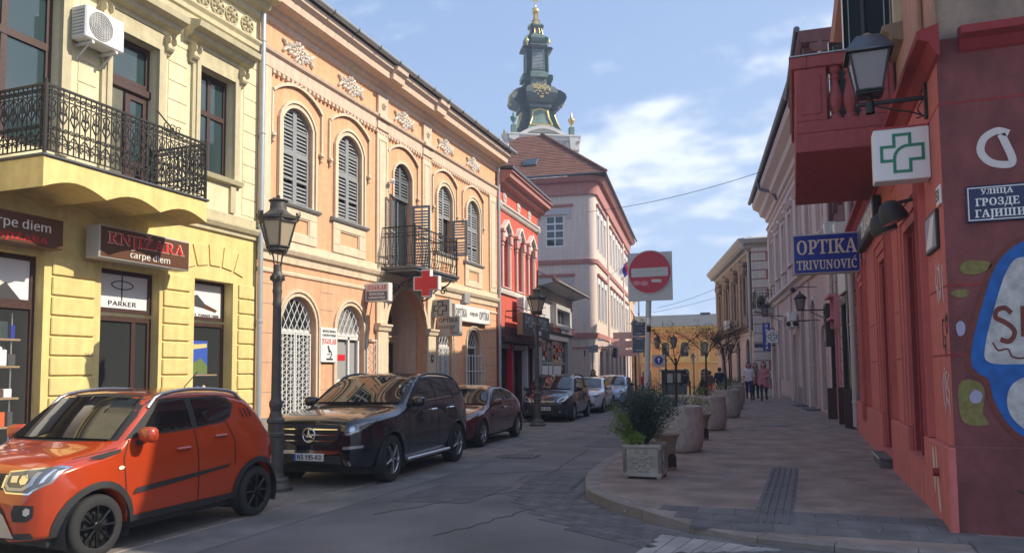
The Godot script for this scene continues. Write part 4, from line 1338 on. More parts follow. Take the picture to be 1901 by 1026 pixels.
func frame_turn(deg: float) -> float: return PI / 2 + deg_to_rad(deg)
func red_house() -> void:
	var a := 3.44
	var t := thing("red_house", "narrow bright red house with white gabled window frames", "building", V(-10, 0, -25.68), frame_turn(a))
	var cs := [0.92, 2.78, 4.48]
	var up := []
	for c in cs: up.append([c - 0.36, c + 0.36, 4.86, 6.72, 0.0])
	var low := [[0.25, 1.72, 0.15, 2.78, 0.0], [2.05, 3.85, 0.15, 2.76, 0.0], [4.2, 5.5, 0.15, 2.9, 0.0]]
	part(t, "upper_wall", G.new().wall(0, 5.78, 3.4, 8.7, up, 0.0, 0.3), "red_wall")
	part(t, "shop_front_wall", G.new().wall(0, 5.78, 0, 3.4, low, 0.0, 0.4), "plum")
	body(t, 0, 5.78, 8.7, 9, "red_wall")
	part(t, "main_cornice", G.new().mould([[0, 8.42], [0.06, 8.44], [0.10, 8.56], [0.30, 8.62], [0.34, 8.74], [0.52, 8.80], [0.54, 8.92], [0.62, 8.98], [0.62, 9.02], [0, 9.1]], -0.05, 6.1), "pink_trim")
	part(t, "roof", G.new().bx(-0.05, 9.1, -8, 5.9, 9.2, 0.64), "dark_zinc")
	part(t, "frieze_band", G.new().mould([[0, 7.70], [0.05, 7.72], [0.06, 7.84], [0.13, 7.90], [0.13, 7.95], [0, 7.97]], 0.02, 5.76), "white_stucco")
	var dm := G.new().bx(-0.04, 0, 0, 0.04, 0.08, 0.09, 0.01).mesh()
	for k in 36: piece(t, "dentil", dm, "white_stucco", at(0.12 + 0.157 * k, 7.735, 0.02))
	var rm := rosette(0.20).mesh()
	for s in [0.92, 2.78, 4.40]: piece(t, "rosette", rm, "white_stucco", at(s, 8.24, 0.0))
	for s in [0.14, 5.64]: piece(t, "rosette", rosette(0.14).mesh(), "white_stucco", at(s, 7.85, 0.1))
	part(t, "sill_band", G.new().mould([[0, 4.58], [0.08, 4.60], [0.11, 4.70], [0.11, 4.76], [0, 4.78]], 0.02, 5.76), "white_stucco")
	for i in 3:
		var o: Array = up[i]
		var c: float = cs[i]
		part(t, "pane", G.new().face(G.outline(o), -0.24), "curtain")
		var g := G.new()
		for s in [-1.0, 1.0]:
			g.bx(c + s * 0.47 - 0.09, 4.80, 0, c + s * 0.47 + 0.09, 6.78, 0.10, 0.015)
			g.bx(c + s * 0.38 - 0.03, 4.86, 0.0, c + s * 0.38 + 0.03, 6.72, 0.06, 0.01)
			g.bx(c + s * 0.50 - 0.13, 6.50, 0, c + s * 0.50 + 0.13, 6.84, 0.16, 0.03)
			g.bx(c + s * 0.50 - 0.10, 6.36, 0, c + s * 0.50 + 0.10, 6.48, 0.13, 0.03)
			g.bx(c + s * 0.50 - 0.14, 6.86, 0, c + s * 0.50 + 0.14, 7.0, 0.19, 0.02)
		g.bx(c - 0.45, 4.80, 0, c + 0.45, 4.86, 0.12, 0.01)
		part(t, "window_frame", g, "pale_pink")
		g = G.new()
		if i == 1:
			var p := []
			for k in 11: p.append(U(c - 0.5 + 0.1 * k, 6.98 + 0.44 * sin(PI * k / 10.0)))
			p.reverse()
			g.band(p, 0.11, 0, 0.17)
			g.face(PackedVector2Array(p), 0.04)
			g.t = at(c, 6.98, 0.05)
			g.append(rosette(0.16), Transform3D())
			g.t = Transform3D()
		else:
			g.band([U(c + 0.6, 6.99), U(c, 7.42), U(c - 0.6, 6.99)], 0.10, 0, 0.18)
			g.face(PackedVector2Array([U(c - 0.5, 6.80), U(c + 0.5, 6.80), U(c + 0.5, 7.03), U(c, 7.40), U(c - 0.5, 7.03)]), 0.03)
		part(t, "window_pediment", g, "white_stucco")
	for i in 3:
		var o: Array = low[i]
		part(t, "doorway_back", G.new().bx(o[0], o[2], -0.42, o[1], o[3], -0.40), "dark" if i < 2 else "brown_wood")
		part(t, "door_leaf", G.new().box(V(o[0] + 0.06, o[2], -0.38), V(lerpf(o[0], o[1], 0.55), o[3] - 0.25, -0.34), 0.01), "pale_pink" if i < 2 else "brown_wood")
		part(t, "post", G.new().bx(o[1] - 0.06, o[2], -0.2, o[1], o[3], 0.04, 0.01), "cross_red" if i == 0 else "white_metal")
		part(t, "roller_box", G.new().bx(o[0], o[3] - 0.2, -0.36, o[1], o[3], -0.05, 0.02), "grey_plastic")
	part(t, "lintel_beam", G.new().bx(0.1, 2.80, 0.0, 5.4, 3.02, 0.25, 0.02), "brown_wood")
	for k in 4: part(t, "awning_slat", G.new().bx(4.2, 2.93 - 0.06 * k, 0.26, 5.3, 2.955 - 0.06 * k, 0.30), "tan_wood")
	var fr := Transform3D(Basis(Vector3.UP, frame_turn(a)), V(-10, 0, -25.68))
	var s := shop_sign("shop_sign", "long black signboard with raised letters and small white bulbs on the red house", fr * V(3.0, 3.08, 0.45), frame_turn(a), 4.1, 0.86, 0.22, "black_board", "tan_wood")
	letter(s, "PERJACTIN", -0.1, 0.52, 0.225, 0.42, "shutter", 3.2)
	letter(s, "CLUBS", 0.1, 0.16, 0.225, 0.17, "letter_white", 1.1)
	for k in 12: piece(s, "bulb", G.new().lathe([[0.001, -0.03], [0.03, 0], [0.001, 0.03]], 8, true).mesh(), "letter_white", at(-1.5 + 0.28 * k, 0.50 + 0.16 * sin(k * 2.1), 0.24))
	part(s, "arm", G.new().bar(V(-2.0, 0.9, -0.5), V(-2.0, 0.9, 0.1), 0.04, 0.04).bar(V(1.8, 0.9, -0.5), V(1.8, 0.9, 0.1), 0.04, 0.04).bar(V(-2.05, 1.05, 0.0), V(2.2, 1.02, 0.0), 0.03, 0.03), "iron")
	ac_unit("white air conditioner on the red wall above the black signboard", fr * V(2.35, 3.98, 0.1), frame_turn(a), 0.9, 0.6)
	var d := thing("satellite_dish", "small grey dish beside the air conditioner above the black signboard", "satellite dish", fr * V(3.55, 4.0, 0.35), frame_turn(a))
	var g := G.new()
	g.t = Transform3D(Basis(Vector3.UP, 0.7) * Basis(Vector3.RIGHT, PI / 2 - 0.4), V(0, 0.22, 0.15))
	g.lathe([[0.001, 0], [0.12, 0.01], [0.22, 0.045], [0.30, 0.09], [0.30, 0.10], [0.2, 0.055], [0.001, 0.02]], 18, true)
	part(d, "dish", g, "sign_grey")
	part(d, "arm", G.new().bar(V(0, 0.2, -0.3), V(0, 0.22, 0.15), 0.03, 0.03).bar(V(0, 0.22, 0.15), V(0.2, 0.3, 0.5), 0.02, 0.02), "iron")
	s = thing("heat_pump", "white box unit on the roof edge of the red house", "air conditioner", fr * V(4.4, 9.2, -0.1), frame_turn(a))
	part(s, "casing", G.new().bx(-0.45, 0, -0.3, 0.45, 0.62, 0.1, 0.02), "white_metal")
	part(s, "grille", G.new().bx(-0.3, 0.1, 0.1, 0.3, 0.5, 0.106), "grey_plastic")
func low_shop() -> void:
	var a := 4.93
	var o3 := V(-10.345, 0, -31.40)
	var t := thing("low_shop", "low grey and white shop with an old tiled roof beyond the red house", "building", o3, frame_turn(a))
	var win := [2.7, 5.8, 3.86, 4.74, 0.0]
	var front := [0.7, 6.5, 0.25, 3.42, 0.0]
	part(t, "upper_wall", G.new().wall(0, 7.7, 3.5, 5.4, [win], 0, 0.2), "shop_white")
	part(t, "shop_front", G.new().wall(0, 7.7, 0, 3.5, [front], 0.0, 0.25), "grey_plastic")
	body(t, 0, 7.7, 5.4, 8, "shop_beige")
	part(t, "attic_band", G.new().bx(0, 4.98, 0.002, 7.7, 5.4, 0.05), "shop_beige")
	part(t, "cornice", G.new().mould([[0, 4.88], [0.07, 4.90], [0.09, 4.97], [0, 4.99]], 0, 7.7), "shop_beige")
	var g := G.new()
	g.quad(V(-0.1, 5.4, 0), V(7.95, 5.4, 0), V(7.95, 5.62, 0.85), V(-0.1, 5.62, 0.85))
	g.bx(-0.1, 5.58, 0.80, 7.95, 5.68, 0.86)
	part(t, "eaves", g, "grey_plastic")
	for k in 14:
		var z := 0.86 - 0.30 * k
		piece(t, "tile_row", G.new().xbox(Transform3D(Basis(Vector3.RIGHT, 0.52), Vector3()), V(8.1, 0.035, 0.36), 0.012).mesh(), "old_tile", at(3.92, 5.66 + 0.17 * k, z - 0.1))
	for k in 27: piece(t, "tile_end", G.new().lathe([[0.10, -0.16], [0.10, 0.16]], 8).mesh(), "old_tile", Transform3D(Basis(Vector3.RIGHT, PI / 2 + 0.5), V(0.05 + 0.3 * k, 5.66, 0.82)))
	part(t, "gutter", cyl(V(-0.1, 5.60, 0.92), V(7.95, 5.60, 0.92), 0.06, 8), "zinc")
	g = G.new()
	g.band([U(win[0] - 0.2, win[2] - 0.12), U(win[1] + 0.2, win[2] - 0.12), U(win[1] + 0.2, win[3] + 0.12), U(win[0] - 0.2, win[3] + 0.12)], 0.2, 0, 0.28, true)
	part(t, "window_box", g, "sign_grey")
	sash(t, win, -0.05, "grey_plastic", "glass", [3.5, 4.25, 5.0], [], 0.05)
	var f := shop_sign("shop_sign", "dark fascia with white and orange lit panels above the low shop's glass front", Transform3D(Basis(Vector3.UP, frame_turn(a)), o3) * V(3.9, 3.50, 0.03), frame_turn(a), 7.5, 0.42, 0.12, "black_board", "iron")
	var xs := [-3.1, -0.9, 0.9, 2.3, 3.2]
	for k in 5: piece(f, "lit_panel", G.new().bx(-0.62, 0.06, 0, 0.62 if k < 4 else 0.4, 0.36, 0.02, 0.01).mesh(), "orange_lit" if k in [1, 3] else "white_gloss", at(xs[k], 0, 0.123)) if k != 3 else piece(f, "lit_panel", G.new().bx(-0.5, 0.06, 0, 0.5, 0.36, 0.02, 0.01).mesh(), "white_gloss", at(2.2, 0, 0.123))
	piece(f, "lit_panel", G.new().bx(-0.3, 0.06, 0, 0.3, 0.36, 0.022, 0.01).mesh(), "orange_lit", at(3.2, 0, 0.125))
	sash(t, front, -0.14, "grey_plastic", "glass", [2.35, 3.3, 5.3], [1.15, 2.1], 0.09, "shop_window")
	part(t, "blind_box", G.new().bx(0.72, 3.18, -0.12, 6.48, 3.42, 0.06, 0.02), "letter_cream")
	for q in [[1.5, 2.75], [1.4, 2.3], [1.9, 2.5], [4.1, 2.9], [4.7, 2.75], [4.1, 2.4], [4.8, 2.35], [5.7, 2.8]]: part(t, "poster", G.new().bx(q[0] - 0.2, q[1] - 0.09, -0.1, q[0] + 0.2, q[1] + 0.09, -0.092, 0.003), "orange_lit" if int(q[0] * 10) % 2 else "letter_cream")
	for q in [[0.8, 2.25], [2.42, 3.2], [3.4, 5.2]]:
		part(t, "poster", G.new().bx(q[0], 1.28, -0.1, q[1], 1.98, -0.09), "white")
		part(t, "poster", G.new().bx(q[0], 1.18, -0.089, q[1], 1.32, -0.086), "cross_red")
func pink_house() -> void:
	var a := 6.81
	var o3 := V(-10.6, 0, -42.9)
	var t := thing("pink_house", "large pale pink three-storey corner house with a red tiled hip roof", "building", o3, frame_turn(a))
	var H := 12.35
	var ops := []
	var ws := [[0.85, 1.75], [2.55, 3.45], [4.25, 5.15], [7.9, 8.8], [9.9, 10.8], [11.9, 12.8], [13.9, 14.8], [15.9, 16.8], [19.0, 19.9], [20.8, 21.7]]
	for q in ws:
		ops.append([q[0], q[1], 8.95, 11.0, 0.0])
		ops.append([q[0], q[1], 4.75, 6.85, 0.0])
	part(t, "street_wall", G.new().wall(0.45, 23.5, 3.6, H, ops, 0, 0.14), "pink_wall")
	var lops := []
	for k in 7: lops.append([1.6 + 3.0 * k, 3.0 + 3.0 * k, 0.25, 2.9, 0.0])
	part(t, "street_base", G.new().wall(0.45, 23.5, 0, 3.6, lops, 0, 0.3), "pink_stone")
	for o in lops: sash(t, o, -0.22, "sign_grey", "glass", [(o[0] + o[1]) / 2], [2.2], 0.08)
	var side := [[-2.92, -1.82, 9.0, 10.85, 0.0], [-2.95, -1.75, 4.85, 6.75, 0.0]]
	var g := G.new()
	var keep := Transform3D(Basis(Vector3.UP, -PI / 2), Vector3.ZERO)
	g.t = Transform3D(Basis(Vector3.UP, -PI / 2), V(0, 0, 0))
	g.wall(-9.0, -0.45, 3.6, H, side, 0, 0.14)
	part(t, "lane_wall", g, "pink_wall")
	g = G.new()
	g.t = keep
	g.wall(-9.0, -0.45, 0, 3.6, [], 0, 0.1)
	part(t, "lane_base", g, "pink_stone")
	g = G.new()
	for k in 8:
		var b0 := PI / 2 + PI / 2 * k / 8.0
		var b1 := PI / 2 + PI / 2 * (k + 1) / 8.0
		var p0 := V(0.45 + cos(b0) * 0.45, 0, -0.45 + sin(b0) * 0.45)
		var p1 := V(0.45 + cos(b1) * 0.45, 0, -0.45 + sin(b1) * 0.45)
		var n0 := V(cos(b0), 0, sin(b0))
		var n1 := V(cos(b1), 0, sin(b1))
		var up := V(0, H, 0)
		g.tris(p0, p1 + up, p1, n0, n1, n1)
		g.tris(p0, p0 + up, p1 + up, n0, n0, n1)
	part(t, "rounded_corner", g, "pink_wall")
	for q in [[3.62, 3.92, 0.10, "pink_trim"], [7.95, 8.2, 0.12, "pink_trim"], [3.02, 3.10, 0.05, "pink_trim"], [H - 0.35, H + 0.35, 0.22, "pink_trim"], [H + 0.35, H + 0.62, 0.62, "pink_trim"]]:
		g = G.new()
		var rows := []
		for prof in [[0.0, q[0]], [q[2] * 0.7, q[0]], [q[2], q[1] - 0.06], [q[2], q[1]], [0.0, q[1]]]:
			var row := PackedVector3Array()
			var d: float = prof[0]
			row.append(V(-d, prof[1], -9.0))
			for k in 9:
				var b := PI - PI / 2 * k / 8.0
				row.append(V(0.45 + cos(b) * (0.45 + d), prof[1], -0.45 + sin(b) * (0.45 + d)))
			row.append(V(23.5, prof[1], d))
			rows.append(row)
		for i in rows.size() - 1:
			for j in rows[0].size() - 1: g.quad(rows[i][j], rows[i][j + 1], rows[i + 1][j + 1], rows[i + 1][j])
		part(t, "cornice" if q[0] > 10 else "string_course", g, q[3])
	part(t, "gutter", G.new().tube([V(-0.72, H + 0.70, -9), V(-0.72, H + 0.70, 0.3), V(-0.3, H + 0.70, 0.72), V(23.5, H + 0.70, 0.72)], 0.07, 8), "dark_zinc")
	for q in [[6.2, 6.75], [17.6, 18.1], [23.0, 23.5]]: part(t, "pilaster", G.new().bx(q[0], 0, 0, q[1], H - 0.36, 0.09, 0.02), "pink_wall")
	for k in ops.size():
		var o: Array = ops[k]
		sash(t, o, -0.09, "white", "curtain", [(o[0] + o[1]) / 2], [o[2] + 1.35], 0.10)
		g = G.new()
		g.bx(o[0] - 0.12, o[2] - 0.12, 0, o[0] - 0.001, o[3] + 0.4, 0.05)
		g.bx(o[1] + 0.001, o[2] - 0.12, 0, o[1] + 0.12, o[3] + 0.4, 0.05)
		g.bx(o[0], o[3] + 0.001, 0, o[1], o[3] + 0.4, 0.04)
		part(t, "window_surround", g, "white")
		part(t, "window_cornice", G.new().bx(o[0] - 0.22, o[3] + 0.41, 0, o[1] + 0.22, o[3] + 0.56, 0.16, 0.02), "pink_trim")
	for y0 in [9.0, 4.85]:
		var o: Array = side[0] if y0 > 8 else side[1]
		var f := sash(t, o, -0.08, "white", "glass", [(o[0] + o[1]) / 2], [o[2] + 0.50, o[2] + 0.95, o[2] + 1.36] if y0 > 8 else [o[2] + 1.4], 0.07)
		f.transform = keep
		g = G.new()
		g.bx(o[0] - 0.4, o[3] + 0.03, 0, o[1] + 0.4, o[3] + 0.38, 0.07, 0.01)
		g.bx(o[0] - 0.40, o[3] - 0.22, 0, o[0] - 0.2, o[3] + 0.03, 0.06, 0.01)
		g.bx(o[1] + 0.2, o[3] - 0.22, 0, o[1] + 0.4, o[3] + 0.03, 0.06, 0.01)
		part(f, "window_head", g, "sign_grey")
		part(f, "window_cornice", G.new().bx(o[0] - 0.45, o[3] + 0.50, 0, o[1] + 0.55, o[3] + 0.64, 0.13, 0.02), "pink_trim")
	var ev := H + 0.68
	var n := 26
	var run := 4.6
	var rise := 3.9
	for k in n:
		var u0 := float(k) / n
		var u1 := float(k + 1.25) / n
		var zf0 := 0.78 - run * u0
		var zf1 := 0.78 - run * u1
		var xl0 := -0.78 + run * u0
		var xl1 := -0.78 + run * u1
		var y0 := ev + rise * u0 + 0.05
		var y1 := ev + rise * u1
		var g1 := G.new()
		g1.quad(V(xl0, y0, -9.9 + run * u0), V(xl0, y0, zf0), V(xl1, y1, zf1), V(xl1, y1, -9.9 + run * u1))
		g1.quad(V(xl0, y0 - 0.07, -9.9 + run * u0), V(xl0, y0 - 0.07, zf0), V(xl0, y0, zf0), V(xl0, y0, -9.9 + run * u0))
		g1.quad(V(xl0, y0, zf0), V(23.6, y0, zf0), V(23.6, y1, zf1), V(xl1, y1, zf1))
		g1.quad(V(xl0, y0 - 0.07, zf0), V(23.6, y0 - 0.07, zf0), V(23.6, y0, zf0), V(xl0, y0, zf0))
		piece(t, "tile_row", g1.mesh(), "tile_a" if (k * 7) % 5 < 3 else "tile_b", Transform3D())
	var hp := []
	for k in 24: hp.append(V(-0.78 + run * k / 23.0, ev + rise * k / 23.0 + 0.08, 0.78 - run * k / 23.0))
	for k in 23: piece(t, "ridge_tile", cyl(hp[k], hp[k].lerp(hp[k + 1], 1.1), 0.11, 7, 0.09).mesh(), "tile_b", Transform3D())
	part(t, "ridge", cyl(V(run - 0.78, ev + rise + 0.08, 0.78 - run), V(23.6, ev + rise + 0.08, 0.78 - run), 0.11, 7), "tile_b")
	g = G.new()
	g.t = Transform3D(Basis(Vector3.BACK, atan2(rise, run)), V(-0.78 + run * 0.30, ev + rise * 0.30 + 0.07, -3.9))
	g.bx(-0.42, 0, -0.42, 0.42, 0.09, 0.42, 0.02)
	var sk := part(t, "skylight", g, "dark_zinc")
	var g2 := G.new()
	g2.t = g.t
	g2.bx(-0.34, 0.091, -0.34, 0.34, 0.098, 0.34)
	piece(sk, "pane", g2.mesh(), "glass", Transform3D())
	var fr := Transform3D(Basis(Vector3.UP, frame_turn(a)), o3)
	var fl := thing("flag", "red, blue and white flag on a slanting pole on the pink house", "flag", fr * V(6.5, 7.95, 0.1), frame_turn(a))
	part(fl, "pole", cyl(V(0, 0, 0), V(0.3, 1.1, 1.3), 0.025, 6), "white_metal")
	for q in [[0.0, "cross_red"], [0.25, "cobalt"], [0.5, "white"]]:
		var rows := []
		for i in 7:
			var row := PackedVector3Array()
			for j in 4:
				var u := i / 6.0
				var w: float = q[0] + 0.25 * j / 3.0
				var p := V(0.3, 1.1, 1.3).lerp(V(0.12, 0.42, 0.5), w)
				row.append(p + V(0.03 + 0.07 * sin(u * 9 + w * 5), -0.9 * u, -0.02 + 0.06 * cos(u * 7)))
			rows.append(row)
		part(fl, "cloth", G.new().grid(rows), q[1])
	var sg := thing("street_sign", "small navy street name plate on the pink lane wall", "street sign", o3 + V(-0.98, 2.55, 0.06), 0.0, "")
	part(sg, "plate", G.new().bx(-0.3, 0, 0, 0.3, 0.36, 0.03, 0.005), "navy")
	letter(sg, "УЛИЦА", 0, 0.26, 0.033, 0.07, "letter_white", 0.34, true)
	letter(sg, "ГРЧКОШКОЛСКА", 0, 0.12, 0.033, 0.08, "letter_white", 0.5, true)
	var cm := thing("camera", "small white camera at the rounded corner of the pink house", "camera", fr * V(0.1, 3.1, 0.0), frame_turn(a))
	part(cm, "housing", G.new().xbox(Transform3D(Basis(Vector3.UP, 0.5), V(0, 0.4, 0.25)), V(0.12, 0.12, 0.34), 0.03), "white_metal")
	part(cm, "arm", G.new().bar(V(0, 0.4, -0.1), V(0, 0.38, 0.2), 0.04, 0.04), "white_metal")
	ac_unit("air conditioner on the pink street wall above the white boards", fr * V(12.0, 3.95, 0.1), frame_turn(a), 0.9, 0.6)
	var h2 := thing("salmon_house", "salmon pink house with pale cornice beyond the large pink house", "building", fr * V(23.6, 0, -0.3), frame_turn(a + 2.0))
	var o2 := []
	for k in 5: o2.append([1.2 + 3.2 * k, 2.3 + 3.2 * k, 5.2, 7.4, 0.0])
	part(h2, "street_wall", G.new().wall(0, 18, 0, 9.6, o2, 0, 0.2), "orange_low")
	for o in o2:
		sash(h2, o, -0.12, "white", "glass", [(o[0] + o[1]) / 2], [], 0.1)
		part(h2, "window_cornice", G.new().bx(o[0] - 0.2, o[3] + 0.1, 0, o[1] + 0.2, o[3] + 0.4, 0.18, 0.03), "cream_light")
	body(h2, 0, 18, 9.6, 9, "orange_low")
	part(h2, "cornice", G.new().mould([[0, 9.0], [0.1, 9.05], [0.15, 9.3], [0.5, 9.45], [0.55, 9.7], [0, 9.8]], 0, 18), "cream_light")
	part(h2, "string_course", G.new().bx(0, 4.2, 0, 18, 4.5, 0.1), "cream_light")
func square_backdrop() -> void:
	var z := -76.0
	var y0 := -0.85
	var t := thing("orange_house", "long two-storey orange and yellow house closing the far end of the street", "building", V(0, y0, z), 0.0)
	var ops := []
	var k := 0
	for i in 14:
		var x := -23.0 + 1.86 * i
		ops.append([x - 0.36, x + 0.36, 3.9, 5.15, 0.18])
		ops.append([x - 0.42, x + 0.42, 1.0, 2.35, 0.36])
	part(t, "front_wall", G.new().wall(-25, 4, 3.35, 6.3, ops.filter(func(o): return o[2] > 3), 0, 0.2), "far_orange")
	part(t, "ground_wall", G.new().wall(-25, 4, 0, 3.35, ops.filter(func(o): return o[2] < 3), 0, 0.2), "far_orange")
	body(t, -25, 4, 6.3, 9, "far_orange")
	part(t, "string_course", G.new().mould([[0, 3.2], [0.12, 3.24], [0.15, 3.36], [0, 3.40]], -25, 4), "far_yellow")
	part(t, "cornice", G.new().mould([[0, 6.2], [0.1, 6.25], [0.15, 6.5], [0.4, 6.6], [0.45, 6.85], [0, 6.9]], -25, 4), "far_yellow")
	for o in ops:
		sash(t, o, -0.1, "shutter_dark", "glass", [(o[0] + o[1]) / 2], [o[3]], 0.06)
		var p := Array(G.outline(o))
		p.reverse()
		part(t, "window_surround", G.new().band(p, 0.16, 0, 0.06), "far_yellow")
		if o[2] > 3: part(t, "window_apron", G.new().bx(o[0] - 0.16, o[2] - 0.5, 0, o[1] + 0.16, o[2] - 0.02, 0.08, 0.02), "far_yellow")
	var yy := 0.5
	while yy < 3.0:
		piece(t, "stucco_joint", G.new().bx(-25, yy, 0, 4, yy + 0.03, 0.006).mesh(), "orange_low", Transform3D())
		yy += 0.3
	var g := G.new()
	g.quad(V(-25.4, 6.85, 0.6), V(4.4, 6.85, 0.6), V(4.4, 8.3, -4.5), V(-25.4, 8.3, -4.5))
	g.quad(V(4.4, 8.3, -4.5), V(4.4, 6.85, 0.6), V(4.4, 6.8, -9), V(4.4, 6.8, -9))
	part(t, "roof", g, "slate")
	part(t, "chimney", G.new().bx(-8.9, 8.1, -4.6, -7.9, 8.45, -4.2, 0.02), "slate")
	part(t, "plinth", G.new().bx(-25, 0, 0, 4, 0.7, 0.08, 0.02), "far_yellow")
func church_tower() -> void:
	var t := thing("church_tower", "baroque church tower with a green copper and gold onion spire", "church tower", V(-31.2, 0, -95.0), deg_to_rad(30))
	var hw := 3.55
	part(t, "shaft", G.new().bx(-hw, 0, -hw, hw, 29.6, hw), "white_stucco")
	for s in 4:
		var b := Basis(Vector3.UP, PI / 2 * s)
		var g := G.new()
		g.t = Transform3D(b, Vector3())
		g.bx(-hw - 0.02, 26, hw, -hw + 0.9, 29.2, hw + 0.18, 0.03)
		g.bx(hw - 0.9, 26, hw, hw + 0.02, 29.2, hw + 0.18, 0.03)
		part(t, "pilaster", g, "white_stucco")
		g = G.new()
		g.t = Transform3D(b, Vector3())
		g.band([U(1.3, 25.5), U(1.3, 28.2), U(-1.3, 28.2), U(-1.3, 25.5)], 0.28, hw, hw + 0.14)
		for k in 6: g.xbox(Transform3D(Basis(Vector3.BACK, k * 1.0), V(-2.6, 28.9, hw + 0.2) + V(cos(k * 1.05), sin(k * 1.05), 0) * 0.28), V(0.35, 0.2, 0.2), 0.06)
		for k in 6: g.xbox(Transform3D(Basis(Vector3.BACK, k * 1.0), V(2.9, 28.6, hw + 0.2) + V(cos(k * 1.05), sin(k * 1.05), 0) * 0.28), V(0.35, 0.2, 0.2), 0.06)
		part(t, "ornament", g, "white_stucco")
		g = G.new()
		g.t = Transform3D(b, Vector3())
		g.mould([[hw - 0.1, 29.4], [hw + 0.2, 29.45], [hw + 0.25, 30.0], [hw + 0.5, 30.1], [hw + 0.5, 30.9], [hw + 0.95, 31.1], [hw + 1.0, 31.45], [hw + 1.25, 31.6], [hw + 1.25, 31.8], [hw - 0.3, 31.85]], -hw - 1.2, hw + 1.2)
		part(t, "cornice", g, "white_stucco")
		for k in 7:
			g = G.new()
			g.t = Transform3D(b, V(0, 0, 0))
			g.bx(-3.15 + 1.05 * k - 0.22, 30.15, hw + 0.5, -3.15 + 1.05 * k + 0.22, 30.95, hw + 0.85, 0.05)
			part(t, "modillion", g, "white_stucco")
		g = G.new()
		g.t = Transform3D(b, Vector3())
		var ar := []
		for k in 13: ar.append(U(-3.1 + 6.2 * k / 12.0, 31.85 + 1.75 * sin(PI * (0.12 + 0.76 * k / 12.0)) - 0.55))
		ar.reverse()
		g.band(ar, 0.42, hw - 0.2, hw + 0.75)
		g.prism(PackedVector2Array(ar), hw - 0.4, hw + 0.25)
		part(t, "segmental_gable", g, "white_stucco")
	var oct := func(pr: Array) -> G:
		var g := G.new()
		var rows := []
		for p in pr:
			var row := PackedVector3Array()
			for s in 4:
				var b := Basis(Vector3.UP, -PI / 2 * s)
				var w: float = p[0]
				var cut: float = w * 0.42
				for q in [V(-w + cut, p[1], w), V(0, p[1], w * 1.02), V(w - cut, p[1], w)]: row.append(b * q)
			rows.append(row)
		for i in rows.size() - 1:
			for j in 12: g.quad(rows[i][(j + 1) % 12], rows[i + 1][(j + 1) % 12], rows[i + 1][j], rows[i][j])
		return g
	var skirt: G = oct.call([[4.2, 31.8], [3.5, 32.5], [2.85, 33.4], [2.45, 34.3], [2.2, 35.3], [2.1, 36.0]])
	part(t, "copper_skirt", skirt, "copper_green")
	part(t, "collar", oct.call([[2.1, 36.0], [2.55, 36.05], [2.55, 36.4], [2.25, 36.5]]), "copper_dark")
	part(t, "large_onion", oct.call([[2.2, 36.5], [2.8, 36.7], [3.45, 37.15], [3.65, 37.65], [3.5, 38.2], [2.95, 38.7], [2.2, 39.05], [1.85, 39.4], [1.72, 40.2]]), "copper_dark")
	part(t, "lantern_base", oct.call([[1.95, 40.2], [2.05, 40.3], [2.05, 40.9], [1.75, 41.1]]), "copper_green")
	part(t, "lantern_stage", oct.call([[1.5, 41.1], [1.42, 44.4]]), "copper_dark")
	part(t, "lantern_cornice", oct.call([[1.5, 44.3], [1.95, 44.47], [2.1, 44.58], [1.9, 44.78], [1.2, 44.99], [0.95, 45.27]]), "copper_dark")
	part(t, "middle_onion", oct.call([[0.95, 45.27], [1.35, 45.44], [1.62, 45.75], [1.6, 46.09], [1.25, 46.37], [0.9, 46.58]]), "copper_green")
	part(t, "neck", oct.call([[0.88, 46.58], [0.68, 47.54]]), "copper_dark")
	part(t, "small_onion", oct.call([[0.68, 47.54], [0.98, 47.68], [1.02, 47.92], [0.75, 48.16], [0.5, 48.30]]), "copper_green")
	part(t, "upper_neck", oct.call([[0.5, 48.30], [0.48, 48.65], [0.55, 48.68], [0.34, 48.78], [0.26, 49.61], [0.36, 49.68]]), "gold")
	part(t, "golden_ball", G.new().lathe([[0.2, 49.68], [0.42, 49.82], [0.52, 50.10], [0.42, 50.37], [0.12, 50.51], [0.1, 50.85]], 14, true), "gold")
	part(t, "spire_cross", G.new().bx(-0.06, 50.79, -0.06, 0.06, 52.10, 0.06).bx(-0.5, 51.48, -0.06, 0.5, 51.58, 0.06), "gold")
	for s in 4:
		var b := Basis(Vector3.UP, PI / 2 * s)
		var g := G.new()
		g.t = Transform3D(b, Vector3())
		g.band([U(0.9, 41.5), U(0.8, 44.0), U(-0.8, 44.0), U(-0.9, 41.5)], 0.1, 1.44, 1.56, true)
		part(t, "louvre_frame", g, "copper_green")
		for k in 12:
			g = G.new()
			g.t = Transform3D(b, Vector3())
			g.xbox(Transform3D(Basis(Vector3.RIGHT, -0.5), V(0, 41.65 + 0.19 * k, 1.48)), V(1.55, 0.16, 0.03))
			part(t, "louvre_slat", g, "zinc")
		g = G.new()
		g.t = Transform3D(b, Vector3())
		g.tube([V(-1.5, 33.6, 2.82), V(-1.1, 34.6, 2.45), V(-0.95, 35.6, 2.2)], 0.13, 5)
		g.tube([V(1.5, 33.6, 2.82), V(1.1, 34.6, 2.45), V(0.95, 35.6, 2.2)], 0.13, 5)
		g.tube([V(-1.5, 33.55, 2.85), V(1.5, 33.55, 2.85)], 0.12, 5)
		g.tube([V(-0.95, 35.6, 2.2), V(0, 35.95, 2.15), V(0.95, 35.6, 2.2)], 0.14, 5)
		for k in 10: g.xbox(Transform3D(Basis(Vector3.BACK, k * 0.7), V(-1.0 + 0.22 * k, 37.6 + 0.25 * sin(k * 2.3), 3.68)), V(0.3, 0.16, 0.12), 0.05)
